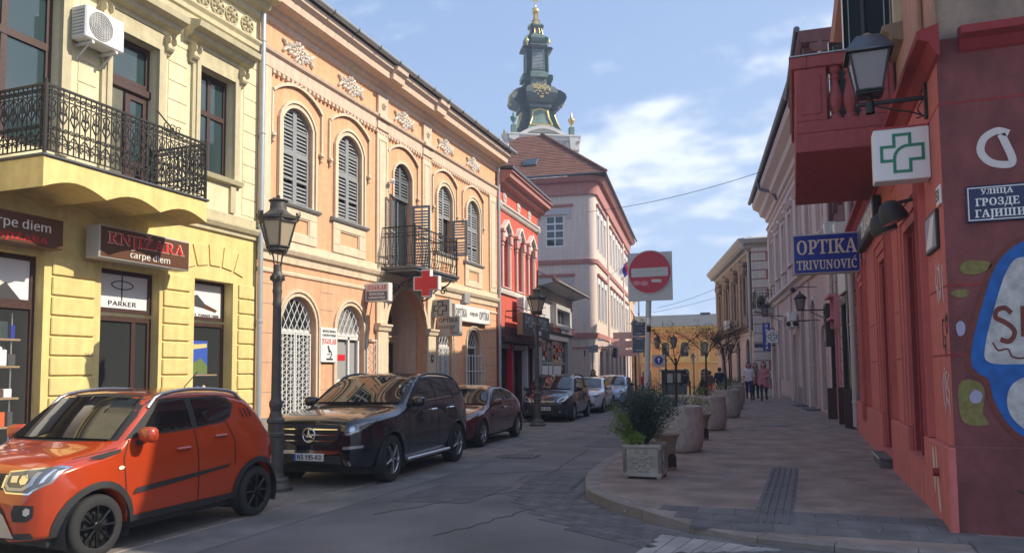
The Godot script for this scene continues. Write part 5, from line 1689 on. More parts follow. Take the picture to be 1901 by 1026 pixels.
		g.tube([V(-1.1, 38.62, 3.05), V(-0.5, 38.8, 2.85), V(0, 38.58, 3.12), V(0.5, 38.8, 2.85), V(1.1, 38.62, 3.05)], 0.12, 5)
		for k in 10: g.xbox(Transform3D(Basis(Vector3.BACK, k * 0.9), V(-1.0 + 0.22 * k, 38.2 + 0.2 * sin(k * 1.9), 3.56 - 0.2 * sin(k * 1.9))), V(0.42, 0.2, 0.14), 0.05)
		for k in 5: g.xbox(Transform3D(Basis(Vector3.BACK, k * 0.9), V(-0.7 + 0.35 * k, 39.2 + 0.12 * sin(k * 1.7), 2.1)), V(0.35, 0.18, 0.14), 0.05)
		g.xbox(Transform3D(Basis(), V(0, 37.1, 3.5)), V(0.5, 0.3, 0.14), 0.06)
		g.tube([V(-0.36, 46.65, 0.9), V(-0.26, 47.47, 0.76)], 0.07, 5)
		g.tube([V(0.36, 46.65, 0.9), V(0.26, 47.47, 0.76)], 0.07, 5)
		g.xbox(Transform3D(Basis(), V(0, 47.89, 1.03)), V(0.5, 0.25, 0.1), 0.04)
		part(t, "gilding", g, "gold")
		g = G.new()
		g.t = Transform3D(b, V(0, 0, 0)) * at(hw + 0.25, 31.8, hw + 0.25)
		g.bx(-0.35, 0, -0.35, 0.35, 1.3, 0.35, 0.08)
		part(t, "urn_pedestal", g, "copper_green")
		g = G.new()
		g.t = Transform3D(b, V(0, 0, 0)) * at(hw + 0.25, 33.1, hw + 0.25)
		g.lathe([[0.12, 0], [0.1, 0.25], [0.3, 0.5], [0.42, 0.85], [0.46, 1.0], [0.2, 1.1], [0.16, 1.4], [0.08, 1.7], [0.001, 2.0]], 12, true)
		part(t, "urn", g, "gold" if s != 3 else "copper_green")
		g = G.new()
		g.t = Transform3D(b, V(0, 0, 0)) * at(1.45, 44.7, 1.45)
		g.lathe([[0.06, 0], [0.05, 0.25], [0.2, 0.5], [0.22, 0.7], [0.08, 0.85], [0.001, 1.3]], 8, true)
		part(t, "small_urn", g, "gold")


const RX := 1.48
const RZ := -8.75
func R(s: float, y := 0.0, out := 0.0) -> Vector3: return Vector3(RX - out, y, -s)
func corner_house() -> void:
	var t := thing("corner_house", "dark red corner house with graffiti on its end wall and a stone balcony", "building", V(RX, 0, RZ), -PI / 2)
	var X := func(s: float) -> float: return 8.75 - s
	var doors := [[10.18, 11.55, 0.62, 3.55], [13.45, 14.75, 0.36, 3.55], [17.75, 19.05, 0.55, 3.55]]
	var ops := []
	for d in doors: ops.append([X.call(d[1]), X.call(d[0]), d[2], d[3], 0.0])
	var xe: float = X.call(20.45)
	part(t, "street_wall", G.new().wall(xe, 0, 0, 5.1, ops, 0.0, 0.34), "corner_red")
	var uw := [[X.call(13.0), X.call(11.4), 6.35, 8.6, 0.0], [X.call(17.2), X.call(15.8), 6.35, 8.6, 0.0]]
	part(t, "upper_street_wall", G.new().wall(xe, 0, 5.1, 9.3, uw, -0.03, 0.25), "corner_upper")
	var g := G.new()
	g.t = Transform3D(Basis(Vector3.UP, PI / 2), Vector3())
	g.wall(0, 14, 0, 5.1, [], 0.0, 0.1)
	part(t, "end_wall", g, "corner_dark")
	g = G.new()
	g.t = Transform3D(Basis(Vector3.UP, PI / 2), Vector3())
	g.wall(0, 14, 5.1, 9.3, [], -0.03, 0.1)
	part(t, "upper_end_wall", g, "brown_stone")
	g = G.new()
	g.quad(V(0, 9.3, 0), V(0, 9.3, -14), V(xe, 9.3, -14), V(xe, 9.3, 0))
	g.quad(V(xe, 0, 0), V(xe, 9.3, 0), V(xe, 9.3, -14), V(xe, 0, -14))
	part(t, "roof", g, "old_tile")
	part(t, "eaves", G.new().mould([[0, 8.9], [0.1, 8.95], [0.14, 9.1], [0.4, 9.2], [0.45, 9.4], [0, 9.45]], xe, 0.4), "corner_upper")
	part(t, "ledge", G.new().mould([[0, 4.86], [0.03, 4.88], [0.10, 5.02], [0.20, 5.06], [0.20, 5.14], [0, 5.2]], xe, 0.2), "corner_trim")
	g = G.new()
	g.t = Transform3D(Basis(Vector3.UP, PI / 2), Vector3())
	g.mould([[0, 4.93], [0.03, 4.95], [0.10, 5.03], [0.19, 5.065], [0.19, 5.145], [0, 5.19]], 0.201, 14)
	part(t, "ledge", g, "corner_trim")
	var prev := 8.75
	for d in doors + [[20.45, 0, 0, 0]]:
		var xa: float = X.call(d[0])
		var xb: float = X.call(prev)
		part(t, "plinth", G.new().box(V(xa, 0, 0), V(xb + (0.06 if prev < 9 else 0.0), 0.93, 0.075), 0.012), "corner_red")
		prev = d[1]
	for d in doors: part(t, "threshold", G.new().box(V(X.call(d[1]), 0, -0.3), V(X.call(d[0]), d[2] - 0.02, 0.07)).box(V(X.call(d[1]), d[2] - 0.02, -0.32), V(X.call(d[0]), d[2] + 0.005, 0.085), 0.004), "corner_red")
	part(t, "step", G.new().box(V(X.call(14.7), 0.0, 0.08), V(X.call(13.5), 0.27, 0.24), 0.008).box(V(X.call(14.72), 0.272, 0.05), V(X.call(13.48), 0.30, 0.26), 0.006), "slab_c")
	part(t, "step_edge", G.new().box(V(X.call(14.72), 0.286, 0.261), V(X.call(13.48), 0.302, 0.266)), "white_metal")
	g = G.new()
	g.t = Transform3D(Basis(Vector3.UP, PI / 2), Vector3())
	g.bx(-0.06, 0, 0, 14, 0.945, 0.045, 0.012)
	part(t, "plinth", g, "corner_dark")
	for y in [1.85, 2.55, 4.42]:
		g = G.new()
		g.t = Transform3D(Basis(Vector3.UP, PI / 2), Vector3())
		g.bx(0, y - 0.012, 0, 14, y + 0.012, 0.003)
		piece(t, "stucco_joint", g.mesh(), "corner_trim", Transform3D())
		for q in [[8.75, 9.75], [11.9, 12.95], [15.1, 17.2]]: piece(t, "stucco_joint", G.new().box(V(X.call(q[1]), y - 0.01, 0), V(X.call(q[0]), y + 0.01, 0.003)).mesh(), "corner_trim", Transform3D())
	for i in 3:
		var d: Array = doors[i]
		var a: float = X.call(d[1])
		var b: float = X.call(d[0])
		g = G.new()
		var p := [U(a, 0.94), U(a, d[3]), U(b, d[3]), U(b, 0.94)]
		g.band(p, 0.13, 0, 0.03)
		g.band([U(a - 0.13, 0.94), U(a - 0.13, d[3] + 0.13), U(b + 0.13, d[3] + 0.13), U(b + 0.13, 0.94)], 0.16, 0, 0.055)
		g.band([U(a - 0.28, 0.94), U(a - 0.28, d[3] + 0.28), U(b + 0.28, d[3] + 0.28), U(b + 0.28, 0.94)], 0.05, 0, 0.075)
		part(t, "door_surround", g, "corner_red")
		part(t, "door_band", G.new().bx(b + 0.005, 0.94, 0.056, b + 0.30, 4.02, 0.079, 0.004), "corner_trim")
		part(t, "door_leaf", G.new().bx(a, d[2], -0.40, b, d[3], -0.34), "corner_trim" if i != 0 else "dark")
		part(t, "reveal_panel", G.new().bx(a + 0.002, d[2], -0.33, a + 0.02, d[3] - 0.05, -0.02), "corner_trim")
	part(t, "door_leaf", G.new().box(V(X.call(10.95), 0.62, -0.28), V(X.call(10.90), 3.5, 0.0), 0.005), "corner_trim")
	part(t, "door_poster", G.new().box(V(X.call(10.55), 2.35, -0.325), V(X.call(10.25), 3.05, -0.315)), "white")
	part(t, "intercom", G.new().box(V(X.call(13.75), 1.75, -0.335), V(X.call(13.6), 1.98, -0.30), 0.006), "iron")
	part(t, "pipe_stub", cyl(V(X.call(9.25), 0.62, 0.07), V(X.call(9.25), 0.62, 0.13), 0.045, 10), "corner_trim")
	for q in [[[9.60, 0.80], [9.52, 0.86], [9.46, 0.66], [9.50, 0.38], [9.56, 0.46]], [[9.40, 0.88], [9.33, 0.80], [9.30, 0.60], [9.22, 0.34], [9.20, 0.20], [9.30, 0.24], [9.37, 0.5]]]:
		var pp := []
		for w in q: pp.append(U(X.call(w[0]), w[1]))
		part(t, "bare_plaster_patch", G.new().face(PackedVector2Array(curve(pp, 3, true)), 0.0765), "bare_plaster")
	for o in uw:
		g = G.new()
		g.band([U(o[0], o[2]), U(o[0], o[3]), U(o[1], o[3]), U(o[1], o[2])], 0.16, -0.03, 0.06)
		part(t, "window_surround", g, "yellow_trim")
		part(t, "window_sill", G.new().mould([[-0.03, 6.10], [0.10, 6.14], [0.14, 6.22], [0.22, 6.26], [0.22, 6.33], [-0.03, 6.36]], o[0] - 0.25, o[1] + 0.25), "brown_stone")
		sash(t, o, -0.2, "white", "glass", [(o[0] + o[1]) / 2], [], 0.08)
		var lf := sash(t, [0.0, 0.72, 6.4, 8.55, 0.0], 0.0, "white", "glass", [], [], 0.09, "open_casement")
		lf.transform = Transform3D(Basis(Vector3.UP, deg_to_rad(-75)), V(o[0] + 0.02, 0, -0.1))
	for s in [9.6, 14.6]: part(t, "pilaster", G.new().box(V(X.call(s + 0.7), 5.2, -0.03), V(X.call(s), 9.3, 0.04), 0.02), "corner_upper")
	var b0: float = X.call(15.85)
	var b1: float = X.call(11.95)
	var out := 1.36
	part(t, "balcony_slab", G.new().bx(b0, 4.92, 0, b1, 5.20, out, 0.012), "balcony_red")
	g = G.new()
	g.bx(b1 - 0.22, 6.18, 0.0, b1 + 0.03, 6.36, out - 0.2, 0.012)
	g.bx(b0 - 0.03, 6.18, 0.0, b0 + 0.22, 6.36, out - 0.2, 0.012)
	g.bx(b0 - 0.03, 6.18, out - 0.2, b1 + 0.03, 6.36, out + 0.03, 0.012)
	part(t, "balcony_rail", g, "balcony_red")
	part(t, "rail_flashing", G.new().bx(b0 - 0.05, 6.362, out - 0.22, b1 + 0.05, 6.38, out + 0.05).bx(b1 - 0.24, 6.362, 0, b1 + 0.05, 6.379, out - 0.221), "zinc")
	g = G.new()
	g.bx(b1 - 0.20, 5.201, 0.0, b1, 5.38, out - 0.02, 0.01)
	g.bx(b0, 5.201, 0.0, b0 + 0.20, 5.38, out - 0.02, 0.01)
	g.bx(b0 + 0.2, 5.201, out - 0.2, b1 - 0.2, 5.38, out - 0.0, 0.01)
	part(t, "balcony_kerb", g, "balcony_red")
	for q in [[b1 - 0.24, out - 0.46], [b0, out - 0.46], [b1 - 0.24, 0.0], [(b0 + b1) / 2 - 0.12, out - 0.46]]:
		var wd := 0.44 if q[1] > 0.5 else 0.28
		g = G.new()
		g.bx(q[0], 5.38, q[1], q[0] + 0.24, 6.18, q[1] + wd, 0.012)
		g.bx(q[0] + 0.241, 5.48, q[1] + 0.08, q[0] + 0.255, 6.08, q[1] + wd - 0.08, 0.01)
		part(t, "balcony_pier", g, "balcony_red")
	var bal := G.new().lathe([[0.09, 0], [0.09, 0.06], [0.055, 0.09], [0.09, 0.2], [0.105, 0.30], [0.08, 0.42], [0.05, 0.56], [0.055, 0.60], [0.075, 0.64], [0.05, 0.68], [0.085, 0.73], [0.085, 0.80]], 14).mesh()
	for z in [0.40, 0.60, 0.80]: piece(t, "baluster", bal, "balcony_red", at(b1 - 0.11, 5.38, z - 0.02))
	for k in 7:
		piece(t, "baluster", bal, "balcony_red", at(b0 + 0.42 + 0.21 * k, 5.38, out - 0.11))
		piece(t, "baluster", bal, "balcony_red", at(b1 - 0.42 - 0.21 * k, 5.38, out - 0.11))
	var s := thing("pharmacy_sign", "large white lightbox with green outlined cross on the red corner house", "pharmacy sign", V(1.20, 3.80, -9.42), 0.0)
	part(s, "case", G.new().bx(-0.285, 0, -0.14, 0.275, 0.585, 0.10, 0.008), "white")
	outlined_cross(s, V(0, 0.30, 0.102), 0.38, "cross_green")
	part(s, "lid", G.new().bx(-0.295, 0.586, -0.15, 0.285, 0.60, 0.11), "noentry_red")
	wall_lantern(V(RX, 4.52, -9.38))
	for q in [[11.0, 3.50, 0.34], [10.3, 3.52, 0.30]]:
		var pr := thing("floodlight", "black dome floodlight %s under the white cross lightbox" % ("farther down the street" if q[0] > 10.8 else "nearer the corner"), "floodlight", R(q[0], q[1], 0.0), -PI / 2)
		g = G.new()
		g.t = Transform3D(Basis(Vector3.RIGHT, 0.35), V(0, 0.10, q[2]))
		g.lathe([[0.16, -0.12], [0.165, -0.06], [0.14, 0.05], [0.09, 0.13], [0.001, 0.16]], 16, true)
		part(pr, "hood", g, "car_black_plastic")
		g = G.new()
		g.t = Transform3D(Basis(Vector3.RIGHT, 0.35), V(0, 0.10, q[2]))
		g.lathe([[0.001, -0.119], [0.155, -0.12]], 16)
		part(pr, "lens", g, "lantern_glass")
		part(pr, "arm", G.new().bar(V(0, 0.26, 0), V(0, 0.2, q[2]), 0.04, 0.04), "car_black_plastic")
	s = thing("house_number", "small white plate with number 51 on the red corner house", "house number", R(8.86, 3.40, 0.012), -PI / 2)
	part(s, "plate", G.new().bx(-0.13, 0, -0.01, 0.08, 0.20, 0.012, 0.004), "white")
	letter(s, "51", -0.025, 0.10, 0.014, 0.12, "letter_dark", 0.15)
	s = thing("framed_poster", "small framed poster between the first red door and the corner", "poster", R(9.35, 2.98, 0.012), -PI / 2)
	part(s, "frame", G.new().bx(-0.36, 0, -0.01, 0.34, 0.42, 0.022, 0.008), "iron")
	part(s, "print", G.new().bx(-0.32, 0.03, 0.022, 0.30, 0.39, 0.026), "spray_violet")
	part(s, "print", G.new().face(PackedVector2Array([U(-0.3, 0.05), U(0.1, 0.05), U(0.26, 0.36), U(0.05, 0.36)]), 0.028), "white")
	s = shop_sign("shop_sign", "long dark framed signboard with white letters along the red wall beyond the floodlights", R(15.9, 4.15, 0.02), -PI / 2, 3.4, 0.52, 0.12, "black_board", "iron")
	letter(s, "ZLATARA", 0.5, 0.26, 0.125, 0.30, "letter_white", 2.2)
	s = thing("hanging_sign", "blue lightbox with cream serif lettering jutting from the red house", "shop sign", V(0.75, 3.84, -18.4), 0.0)
	part(s, "case", G.new().bx(-0.70, 0, -0.12, 0.70, 0.90, 0.10, 0.012), "sign_grey")
	part(s, "face", G.new().bx(-0.67, 0.03, 0.098, 0.67, 0.87, 0.104), "cobalt")
	letter(s, "OPTIKA", 0.0, 0.60, 0.107, 0.33, "letter_cream", 1.24, true)
	letter(s, "TRIVUNOVIĆ", 0.0, 0.20, 0.107, 0.21, "letter_cream", 1.24, true)
	part(s, "bracket", G.new().bx(0.60, 0.3, -0.08, 0.74, 0.65, 0.06, 0.01), "brown_wood")
	s = thing("street_sign", "navy enamel street name plate with Cyrillic lettering on the graffiti wall", "street sign", V(2.08, 3.17, RZ + 0.01), 0.0)
	part(s, "plate", G.new().bx(-0.40, 0, -0.008, 0.40, 0.37, 0.014, 0.006), "navy")
	part(s, "border", G.new().band([U(0.385, 0.018), U(0.385, 0.352), U(-0.385, 0.352), U(-0.385, 0.018)], 0.009, 0.0142, 0.0165, true), "letter_white")
	letter(s, "УЛИЦА", -0.13, 0.305, 0.016, 0.055, "letter_white", 0.28, true)
	letter(s, "ГРОЗДЕ", -0.13, 0.20, 0.016, 0.08, "letter_white", 0.38, true)
	letter(s, "ГАЈИШИНА", -0.03, 0.085, 0.016, 0.08, "letter_white", 0.60, true)
	graffiti()
	tags()
func spray(label: String, called: String) -> Node3D:
	return thing(called, label, "graffiti", V(RX, 0, RZ), 0.0)
func graffiti() -> void:
	var t := spray("huge graffiti of grey bubble letters outlined in blue on the dark red end wall", "graffiti")
	var z := 0.005
	var big := curve([U(0.75, 2.98), U(0.56, 2.88), U(0.42, 2.70), U(0.30, 2.35), U(0.20, 1.98), U(0.18, 1.76), U(0.24, 1.66), U(0.32, 1.60), U(0.36, 1.40), U(0.46, 1.18), U(0.62, 1.03), U(0.85, 0.97), U(1.2, 0.98), U(1.7, 1.1), U(2.0, 1.5), U(1.95, 2.2), U(1.6, 2.8), U(1.15, 3.05)], 5, true)
	part(t, "brown_outline", G.new().face(PackedVector2Array(Geometry2D.offset_polygon(PackedVector2Array(big), 0.05)[0]), z), "spray_brown")  # brown spray paint border, even all round the blue
	part(t, "blue_outline", G.new().face(PackedVector2Array(big), z + 0.002), "spray_blue")
	var up := curve([U(0.66, 2.80), U(0.52, 2.66), U(0.40, 2.30), U(0.31, 1.95), U(0.32, 1.78), U(0.55, 1.75), U(0.95, 1.80), U(1.12, 2.2), U(1.0, 2.7)], 5, true)
	part(t, "grey_letter", G.new().face(PackedVector2Array(up), z + 0.004), "spray_grey")
	var dn := curve([U(0.62, 1.62), U(0.50, 1.52), U(0.47, 1.34), U(0.54, 1.18), U(0.72, 1.07), U(1.1, 1.06), U(1.3, 1.3), U(1.1, 1.6), U(0.85, 1.66)], 5, true)
	part(t, "grey_letter", G.new().face(PackedVector2Array(dn), z + 0.004), "spray_grey")
	var g := G.new()
	g.t = Transform3D(Basis.from_scale(V(0.8, 1, 1)), V(-0.018, 0, 0))
	g.band(curve([U(0.72, 2.27), U(0.64, 2.33), U(0.53, 2.30), U(0.51, 2.20), U(0.62, 2.14), U(0.70, 2.07), U(0.66, 2.00), U(0.58, 2.02)], 5), 0.05, z + 0.004, z + 0.006)
	part(t, "scrawl", g, "spray_brown")
	g.v.clear(); g.n.clear()
	g.band([U(0.80, 2.32), U(0.79, 2.02)], 0.05, z + 0.004, z + 0.006)
	part(t, "scrawl", g, "spray_brown")
	g.v.clear(); g.n.clear()
	g.band([U(0.98, 2.30), U(0.84, 2.16), U(0.98, 2.0)], 0.05, z + 0.004, z + 0.006)
	part(t, "scrawl", g, "spray_brown")
	g.v.clear(); g.n.clear()
	g.band(curve([U(0.48, 1.96), U(0.54, 1.88), U(0.64, 1.89), U(0.68, 1.82), U(0.80, 1.80), U(1.0, 1.86)], 5), 0.018, z + 0.004, z + 0.006)
	part(t, "scrawl", g, "spray_brown")
	g.v.clear(); g.n.clear()
	var pats := [["olive blot highest beside the graffiti", "spray_olive", [[0.12, 2.72], [0.18, 2.79], [0.34, 2.78], [0.40, 2.73], [0.30, 2.66], [0.16, 2.66]]], ["small olive blot on the dark red wall below the highest blot", "spray_olive", [[0.03, 2.46], [0.08, 2.50], [0.17, 2.50], [0.19, 2.45], [0.12, 2.42]]], ["pale violet blot at the corner edge beside the graffiti", "spray_violet", [[0.06, 2.14], [0.10, 2.19], [0.14, 2.15], [0.13, 2.06], [0.08, 2.04]]], ["olive smear low at the corner under the blue outline", "spray_olive", [[0.06, 1.54], [0.16, 1.60], [0.28, 1.52], [0.26, 1.28], [0.30, 1.16], [0.12, 1.16], [0.06, 1.26]]], ["small pale violet patch over the low olive smear", "spray_violet", [[0.15, 1.44], [0.20, 1.50], [0.26, 1.46], [0.24, 1.38], [0.17, 1.37]]]]
	for q in pats:
		var pp := []
		for w in q[2]: pp.append(U(w[0], w[1]))
		var o := spray(q[0], "paint_blot")
		part(o, "blot", G.new().face(PackedVector2Array(curve(pp, 4, true)), z + (0.0 if q[1] == "spray_olive" else 0.0025)), q[1])
	var o := spray("white spray loop above the street name plate", "spray_loop")
	part(o, "line", stroke(curve([U(0.62, 4.08), U(0.50, 4.12), U(0.36, 4.04), U(0.32, 3.88), U(0.42, 3.74), U(0.60, 3.70), U(0.66, 3.78), U(0.60, 3.98), U(0.57, 4.06)], 5), 0.07, 0.002, 0.005), "spray_white")
	o = spray("dark scrawled letters on the plinth under the graffiti", "spray_tag")
	g = G.new()
	part(o, "line", stroke(curve([U(0.50, 0.52), U(0.60, 0.50), U(0.66, 0.62), U(0.72, 0.48)], 4), 0.025, 0.046, 0.049), "spray_dark")
	g.band([U(0.68, 0.80), U(0.78, 0.84)], 0.025, 0.046, 0.049)
	part(o, "line", g, "spray_dark")
func tags() -> void:
	var rg := RandomNumberGenerator.new()
	rg.seed = 4
	for q in [["looping white spray tag highest on the red street wall by the corner", 9.15, 2.62, 0.42, 0.46, "spray_white", 0.022], ["thin white spray tag low on the red street wall by the corner", 9.05, 1.50, 0.40, 0.52, "spray_white", 0.018]]:
		var t := thing("spray_tag", q[0], "graffiti", R(q[1], q[2], 0.0), -PI / 2)
		for k in 4:
			var pts := []
			var cx: float = (k - 1.5) * q[3] * 0.26
			for j in 6: pts.append(U(cx + rg.randf_range(-0.07, 0.07), (j / 5.0 - 0.5) * q[4] * rg.randf_range(0.6, 1.0)))
			part(t, "line", stroke(curve(pts, 5), q[6], 0.002, 0.005), q[5])
	var t := thing("spray_tag", "black angular spray tag with a heart between the two white tags", "graffiti", R(8.98, 2.05, 0.0), -PI / 2)
	var g := G.new()
	part(t, "line", stroke([U(0.0, 0.18), U(-0.12, 0.18), U(-0.12, -0.12), U(-0.02, -0.12), U(0.03, -0.22), U(0.05, 0.0), U(-0.02, 0.0)], 0.03, 0.002, 0.005), "spray_dark")
	g.band(curve([U(0.12, 0.02), U(0.07, 0.14), U(0.10, 0.2), U(0.13, 0.14), U(0.17, 0.2), U(0.18, 0.13), U(0.12, 0.02)], 3), 0.014, 0.002, 0.005)
	part(t, "line", g, "spray_dark")
func wall_lantern(p: Vector3) -> void:
	var t := thing("wall_lantern", "big black four-sided lantern on an iron bracket above the cross lightbox", "lantern", p, 0.0)
	var g := G.new()
	g.bx(-0.72, 0.17, -0.02, -0.02, 0.215, 0.02, 0.006)
	g.bx(-0.035, -0.05, -0.03, 0.0, 0.42, 0.03, 0.006)
	g.tube(curve([V(-0.55, 0.17, 0), V(-0.35, 0.10, 0), V(-0.15, 0.04, 0), V(-0.03, -0.02, 0)], 4), 0.01, 6)
	g.tube(curve([V(-0.05, 0.16, 0), V(-0.10, 0.07, 0), V(-0.06, -0.01, 0), V(-0.12, -0.03, 0)], 4), 0.008, 6)
	part(t, "bracket", g, "iron")
	var c := V(-0.58, 0.22, 0)
	g = G.new()
	g.t = at(c.x, c.y, c.z)
	g.lathe([[0.05, -0.14], [0.05, 0.0], [0.03, 0.02], [0.03, 0.06]], 10)
	g.bx(-0.135, 0.06, -0.135, 0.135, 0.085, 0.135, 0.006)
	for sx in [-1.0, 1.0]:
		for sz in [-1.0, 1.0]:
			g.bar(V(sx * 0.125, 0.085, sz * 0.125), V(sx * 0.20, 0.52, sz * 0.20), 0.022, 0.022)
	for s in 4:
		var b := Basis(Vector3.UP, PI / 2 * s)
		g.bar(b * V(-0.2, 0.52, 0.2), b * V(0.2, 0.52, 0.2), 0.025, 0.025)
		g.bar(b * V(-0.13, 0.10, 0.13), b * V(0.13, 0.10, 0.13), 0.02, 0.03)
	part(t, "frame", g, "iron")
	for s in 4:
		g = G.new()
		g.t = Transform3D(Basis(Vector3.UP, PI / 2 * s), c)
		g.quad(V(-0.125, 0.09, 0.126), V(0.125, 0.09, 0.126), V(0.2, 0.52, 0.198), V(-0.2, 0.52, 0.198))
		piece(t, "pane", g.mesh(), "lantern_glass", Transform3D())
	g = G.new()
	g.t = at(c.x, c.y, c.z)
	var sq := sqrt(2.0)
	g.lathe([[0.245 * sq, 0.52], [0.245 * sq, 0.545], [0.13 * sq, 0.72], [0.12 * sq, 0.73], [0.001, 0.745]], 4, false, PI / 4)
	part(t, "hood", g, "dark_zinc")
	g = G.new()
	g.t = at(c.x, c.y, c.z)
	g.lathe([[0.04, 0.74], [0.055, 0.77], [0.03, 0.79], [0.001, 0.80]], 10, true)
	part(t, "cap", g, "tan_wood")
func middle_house() -> void:
	var a := 3.1
	var o3 := V(1.48, 0, -20.47)
	var tn := -(PI / 2 - deg_to_rad(a))
	var t := thing("brown_shop_house", "old pale rusticated house with brown shop doors and a plum cornice", "building", o3, tn)
	var W := 5.3
	var ops := [[-2.0, -1.0, 0.2, 3.4, 0.0], [-3.9, -3.25, 0.25, 3.3, 0.0], [-5.0, -4.35, 0.2, 3.2, 0.0]]
	part(t, "street_wall", G.new().wall(-W, 0, 0, 5.3, ops, 0, 0.35), "old_white")
	part(t, "upper_wall", G.new().wall(-W, 0, 5.3, 10.0, [[-1.9, -0.9, 6.3, 8.6, 0.0], [-4.3, -3.3, 6.3, 8.6, 0.0]], 0, 0.2), "plum")
	body(t, -W, 0, 10.0, 9, "old_white")
	for q in [[-1.9, -0.9], [-4.3, -3.3]]:
		sash(t, [q[0], q[1], 6.3, 8.6, 0.0], -0.12, "brown_wood", "glass", [(q[0] + q[1]) / 2], [7.8], 0.08)
		part(t, "window_surround", G.new().band([U(q[0], 6.2), U(q[0], 8.6), U(q[1], 8.6), U(q[1], 6.2)], 0.18, 0, 0.12), "plum")
	for d in [[0.0, 9.2, 0.35, 9.5], [0.0, 9.5, 0.6, 9.75], [0.0, 9.75, 0.85, 10.0], [0.0, 10.0, 1.12, 10.35]]:
		part(t, "cornice", G.new().mould([[0, d[1]], [d[2] - 0.08, d[1] + 0.03], [d[2], d[1] + 0.12], [d[2], d[3] - 0.004], [0, d[3] - 0.004]], -W - 0.02, 0), "plum")
	for k in 9: part(t, "modillion", G.new().bx(-0.35 - 0.6 * k, 9.78, 0.5, -0.2 - 0.6 * k, 9.98, 1.02, 0.03), "plum")
	part(t, "gutter", cyl(V(-W, 10.4, 1.15), V(0, 10.4, 1.15), 0.08, 8), "dark_zinc")
	var y := 0.3
	while y < 5.0:
		for q in [[-0.95, -0.02], [-3.2, -2.05], [-4.3, -3.95], [-5.28, -5.02]]:
			piece(t, "rusticated_block", G.new().bx(q[0], y + 0.015, 0, q[1], y + 0.31, 0.05, 0.02).mesh(), "old_white", Transform3D())
		y += 0.33
	part(t, "string_course", G.new().mould([[0, 5.1], [0.1, 5.15], [0.16, 5.3], [0, 5.4]], -W, 0), "old_white")
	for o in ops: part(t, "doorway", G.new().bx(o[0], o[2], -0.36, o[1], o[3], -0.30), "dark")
	for q in [[-2.15, -2.0], [-1.0, -0.85], [-5.15, -5.0]]: part(t, "door_post", G.new().bx(q[0], 0.2, 0.0, q[1], 3.6, 0.12, 0.015), "dark_wood")
	part(t, "door_lintel", G.new().bx(-2.15, 3.4, 0, -0.85, 3.62, 0.14, 0.015), "dark_wood")
	for x in [-2.2, -0.86]:
		part(t, "low_shutter", G.new().bx(x - 0.03, 0.22, 0.06, x + 0.03, 1.22, 0.26, 0.01), "brown_wood")
	part(t, "low_shutter", G.new().bx(-4.32, 0.22, 0.06, -4.26, 1.15, 0.34, 0.01), "brown_wood")
	var g := G.new()
	g.band([U(-3.92, 0.2), U(-3.92, 3.3), U(-3.22, 3.3), U(-3.22, 0.2)], 0.14, 0, 0.10)
	g.band([U(-4.06, 2.9), U(-4.06, 3.75), U(-3.08, 3.75), U(-3.08, 2.9)], 0.08, 0, 0.2)
	part(t, "pink_surround", g, "candy_pink")
	part(t, "pink_pelmet", G.new().bx(-4.1, 3.76, 0, -3.04, 3.86, 0.35, 0.02).bx(-4.1, 3.12, 0.1, -3.04, 3.2, 0.32, 0.02), "candy_pink")
	part(t, "glazed_case", G.new().bx(-5.1, 2.4, 0.02, -4.5, 3.7, 0.3, 0.02), "dark_wood")
	part(t, "glazed_case_pane", G.new().bx(-5.02, 2.5, 0.301, -4.58, 3.6, 0.306), "glass")
	var fr := Transform3D(Basis(Vector3.UP, tn), o3)
	var s := shop_sign("shop_sign", "worn pale signboard tilted over the brown shop door", fr * V(-1.5, 3.7, 0.05), tn, 1.6, 0.8, 0.1, "sign_grey", "grey_plastic")
	downpipe("pale downpipe between the red corner house and the old brown shop", 1.38, -20.52, 0.3, 9.2, 0.07, "sign_grey", -0.5, 0)
	ac_unit("air conditioner on the old pale house, nearest the blue hanging sign", fr * V(-0.6, 4.85, 0.06), tn, 0.8, 0.55)
	ac_unit("air conditioner on the old pale house, farther down the street", fr * V(-3.0, 5.25, 0.06), tn, 0.8, 0.6)
	g = G.new()
	for k in 3: g.tube([fr * V(-0.9 + 0.1 * k, 4.8, 0.07), fr * V(-0.8 - 0.06 * k, 3.0, 0.12), fr * V(-0.86 + 0.02 * k, 1.6, 0.09), fr * V(-0.9, 0.3, 0.1)], 0.012, 5)
	var cb := thing("cable", "loose grey cables hanging down beside the brown shop door", "cable")
	part(cb, "strand", g, "grey_plastic")
	s = thing("flyer", "small yellow flyer on the pale pier beside the red corner house", "flyer", fr * V(-0.5, 1.95, 0.056), tn)
	part(s, "sheet", G.new().bx(-0.12, 0, 0, 0.12, 0.3, 0.004), "far_yellow")
	s = thing("flyer", "white flyer with dark print low on the pale pier", "flyer", fr * V(-0.5, 1.05, 0.056), tn)
	part(s, "sheet", G.new().bx(-0.2, 0, 0, 0.2, 0.34, 0.004), "white")
	part(s, "print", G.new().bx(-0.14, 0.08, 0.004, 0.0, 0.26, 0.007), "letter_dark")
